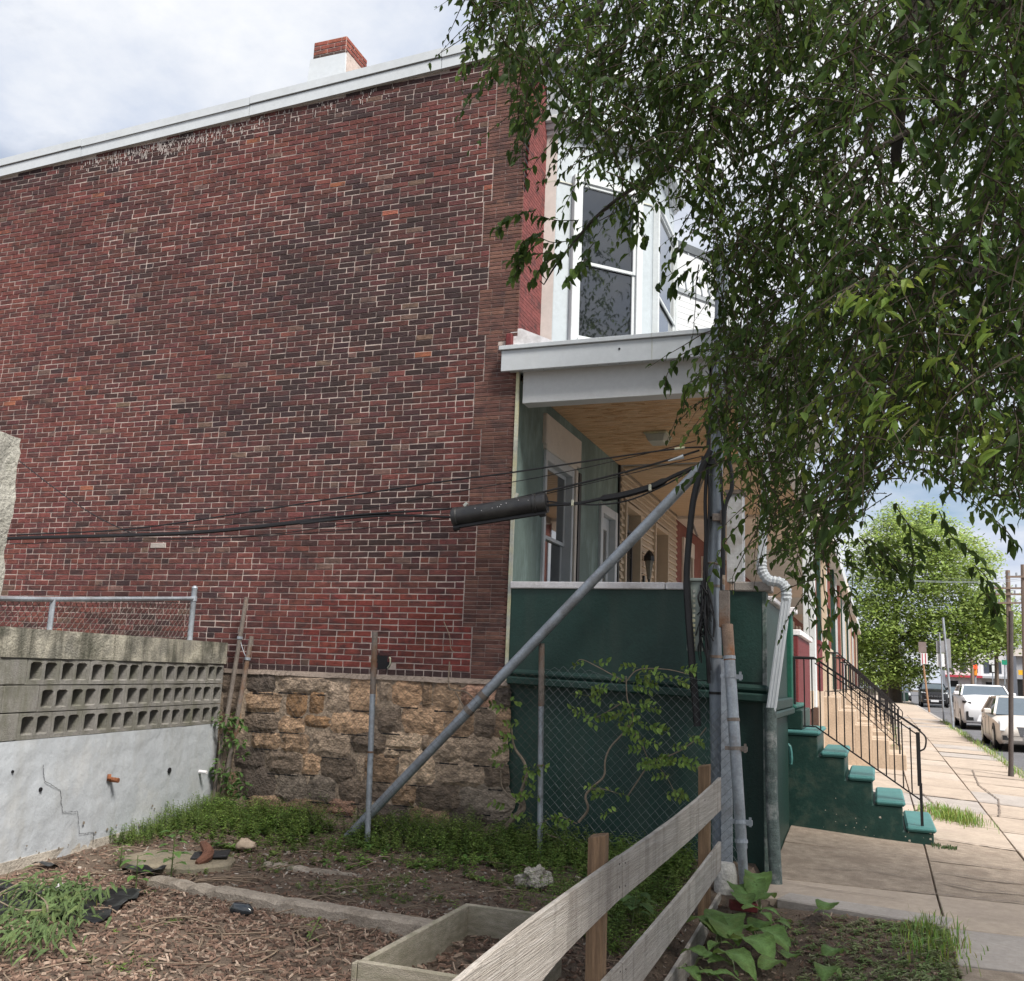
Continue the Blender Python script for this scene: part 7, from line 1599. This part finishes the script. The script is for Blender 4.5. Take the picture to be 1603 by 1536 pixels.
# broad leaved plants of the planting bed
def broad(lab, root, leaves, zt=.05):
    r_ = at(1060 + root[0]/6.68, 1380 + root[1]/6.68, z=zt-.22); t = thing('broadleaf_plant', lab, 'plant', r_, 'broad leaved plants in the planting bed')
    for (b, tp, w_) in leaves:
        B_ = at(1060 + b[0]/6.68, 1380 + b[1]/6.68, z=zt); T_ = at(1060 + tp[0]/6.68, 1380 + tp[1]/6.68, z=zt - .03); d_ = T_ - B_; l = d_.length; s = d_.cross(Vector((0,0,1))).normalized(); n = 11; vs_ = []; fs = []; cl_ = []
        for i in range(n+1):
            u = i/n; c = B_ + d_*u + Vector((0,0,.22*l*math.sin(u*2.6) - .10*l*u)); wd_ = l*w_*1.12*(math.sin(min(1, u*1.35 + .10)*math.pi*.5)**.6)*(1-u**2.6) + .002
            for j in range(-2, 3):
                cl_.append(1.35 if j == 0 else (.92 + .22*((i % 2) == 0)) if abs(j) == 1 else .82)
                e = j/2; vs_.append(c + s*wd_*e + Vector((0,0, .25*wd_*abs(e)**1.3 + .015*l*math.sin(u*9 + e*3 + l*30) - .02*l*(1 if j in (-2,2) and i % 2 else 0))))
        for i in range(n):
            for j in range(4): fs.append((i*5+j, i*5+j+1, i*5+6+j, i*5+5+j))
        k = G.uniform(.8,1.2); mb_ = MB().add(vs_, fs, (1,1,1)); mb_.c = [(.115*k*q, .205*k*q, .055*k*q**1.4) for q in cl_]; mb_.build('leaf', m_bed, t, smooth=True)
        MB().tube([r_, r_.lerp(B_, .5) + Vector((0,0,.05)), B_], .0045, 5).build('stalk', mat('pale stalk', (.22,.26,.13), .6), t)
broad('broad leaved plant lying against the lowest fence board', (380,760), [((500,575),(95,440),.24), ((520,560),(745,520),.38), ((590,560),(640,680),.35), ((470,400),(650,455),.30), ((560,600),(420,470),.30)])
broad('broad leaved plant with one long arching leaf in the bed', (560,880), [((640,610),(1010,870),.30), ((420,760),(830,1060),.20), ((330,850),(600,890),.32), ((600,930),(640,1000),.4)])
broad('broad leaved plant with a large bright leaf right of the arching one', (880,760), [((770,520),(1170,745),.28), ((1040,590),(1190,690),.38), ((890,920),(1135,895),.30), ((820,520),(960,480),.35), ((1150,800),(1240,800),.45)], .03)
broad('broad leaved plant at the bottom edge beside the fence', (150,980), [((310,790),(30,760),.36), ((170,960),(500,1060),.22), ((20,910),(250,1070),.30), ((330,980),(680,1060),.24), ((280,800),(480,830),.35)])
broad('young broad leaved plant near the foot of the riser pipe', (870,330), [((870,190),(1020,180),.30), ((850,140),(848,10),.18), ((820,200),(800,70),.15), ((690,290),(890,320),.30), ((740,190),(600,100),.28), ((880,290),(1075,370),.32), ((880,330),(985,430),.28), ((720,250),(650,190),.3)], .14)
broad('wilted broad leaved plant between the fence and the long arching leaf', (420,620), [((430,560),(300,480),.3), ((440,560),(560,480),.35), ((420,640),(330,730),.32), ((470,640),(600,700),.3), ((480,560),(520,420),.3), ((700,600),(820,680),.3), ((690,470),(800,560),.35)], .03)
broad('small broad leaved plant by the concrete border strip', (1130,560), [((1040,420),(1190,500),.40), ((1110,470),(1050,540),.35), ((1100,410),(1190,440),.4)], .1)
broad('broad leaved weed at the bottom middle of the bed', (1580,1000), [((1590,900),(1530,1060),.34), ((1600,900),(1720,1000),.34), ((1560,780),(1720,760),.3)], .0)
broad('pointed leaf weed beside the sidewalk border', (1520,360), [((1500,300),(1420,340),.4), ((1530,300),(1630,280),.35), ((1530,340),(1620,400),.3)], .1)
# cut branches on the black plastic
cb = thing('cut_branches', 'heap of cut branches with narrow wilting leaves on black plastic', 'branches', at(70, 1425, z=.08)); mb = MB(); LL_ = []
stm = [((0,1398),(40,1380),(90,1378),(130,1385)), ((0,1402),(35,1392),(70,1410),(75,1440)), ((0,1412),(30,1425),(70,1425)), ((25,1395),(12,1430),(20,1455)), ((0,1385),(30,1375),(60,1376)), ((60,1390),(90,1400),(140,1392))]
for P0 in stm: MB().tube(bez([at(a, b, z=.13 + G.uniform(0,.06)) for a, b in P0], 4), .006, 5).build('stem', mat('pale cut stem', (.22,.18,.13), .8, .2, 9), cb, smooth=True)
for (a, b, dx, n) in ((60,1382,-3,24),(75,1398,4,30),(95,1400,6,34),(105,1412,5,30),(88,1425,4,26),(50,1420,-2,22),(60,1440,2,26),(130,1398,8,26),(140,1392,6,16),(30,1402,-6,14),(100,1445,5,14),(20,1452,-3,18),(110,1436,3,14),(45,1462,0,24),(80,1470,3,20),(15,1480,-2,20)):
    c = at(a, b, z=.15)
    for q in range(int(n*1.6)):
        p = c + Vector((G.gauss(0,.10), G.gauss(0,.08), G.gauss(.03,.035))); ld = Vector((.25*dx/4 + G.gauss(0,.5), -.6 + G.gauss(0,.4), -.25 + G.gauss(0,.3))).normalized(); l = G.uniform(.07,.125); kk = G.uniform(.65,1.3); LL_.append((p, ld, Vector((G.gauss(0,.4), -.3, 1)).normalized(), l, l*.20, (.095*kk,.145*kk,.055*kk)))
G.shuffle(LL_)
for (p, ld, n_, l, w, c_) in LL_[:240]: v, f = leafgeo(p, ld, n_, l, w, .2, .25); MB().add(v, f, c_).build('leaf', m_bed, cb, smooth=True)
for (p, ld, n_, l, w, c_) in LL_[240:]: v, f = leafgeo(p, ld, n_, l, w, .2, .25); mb.add(v, f, c_)
if LL_[240:]: o = mb.build('foliage', m_bed, cb); o['kind'] = 'stuff'
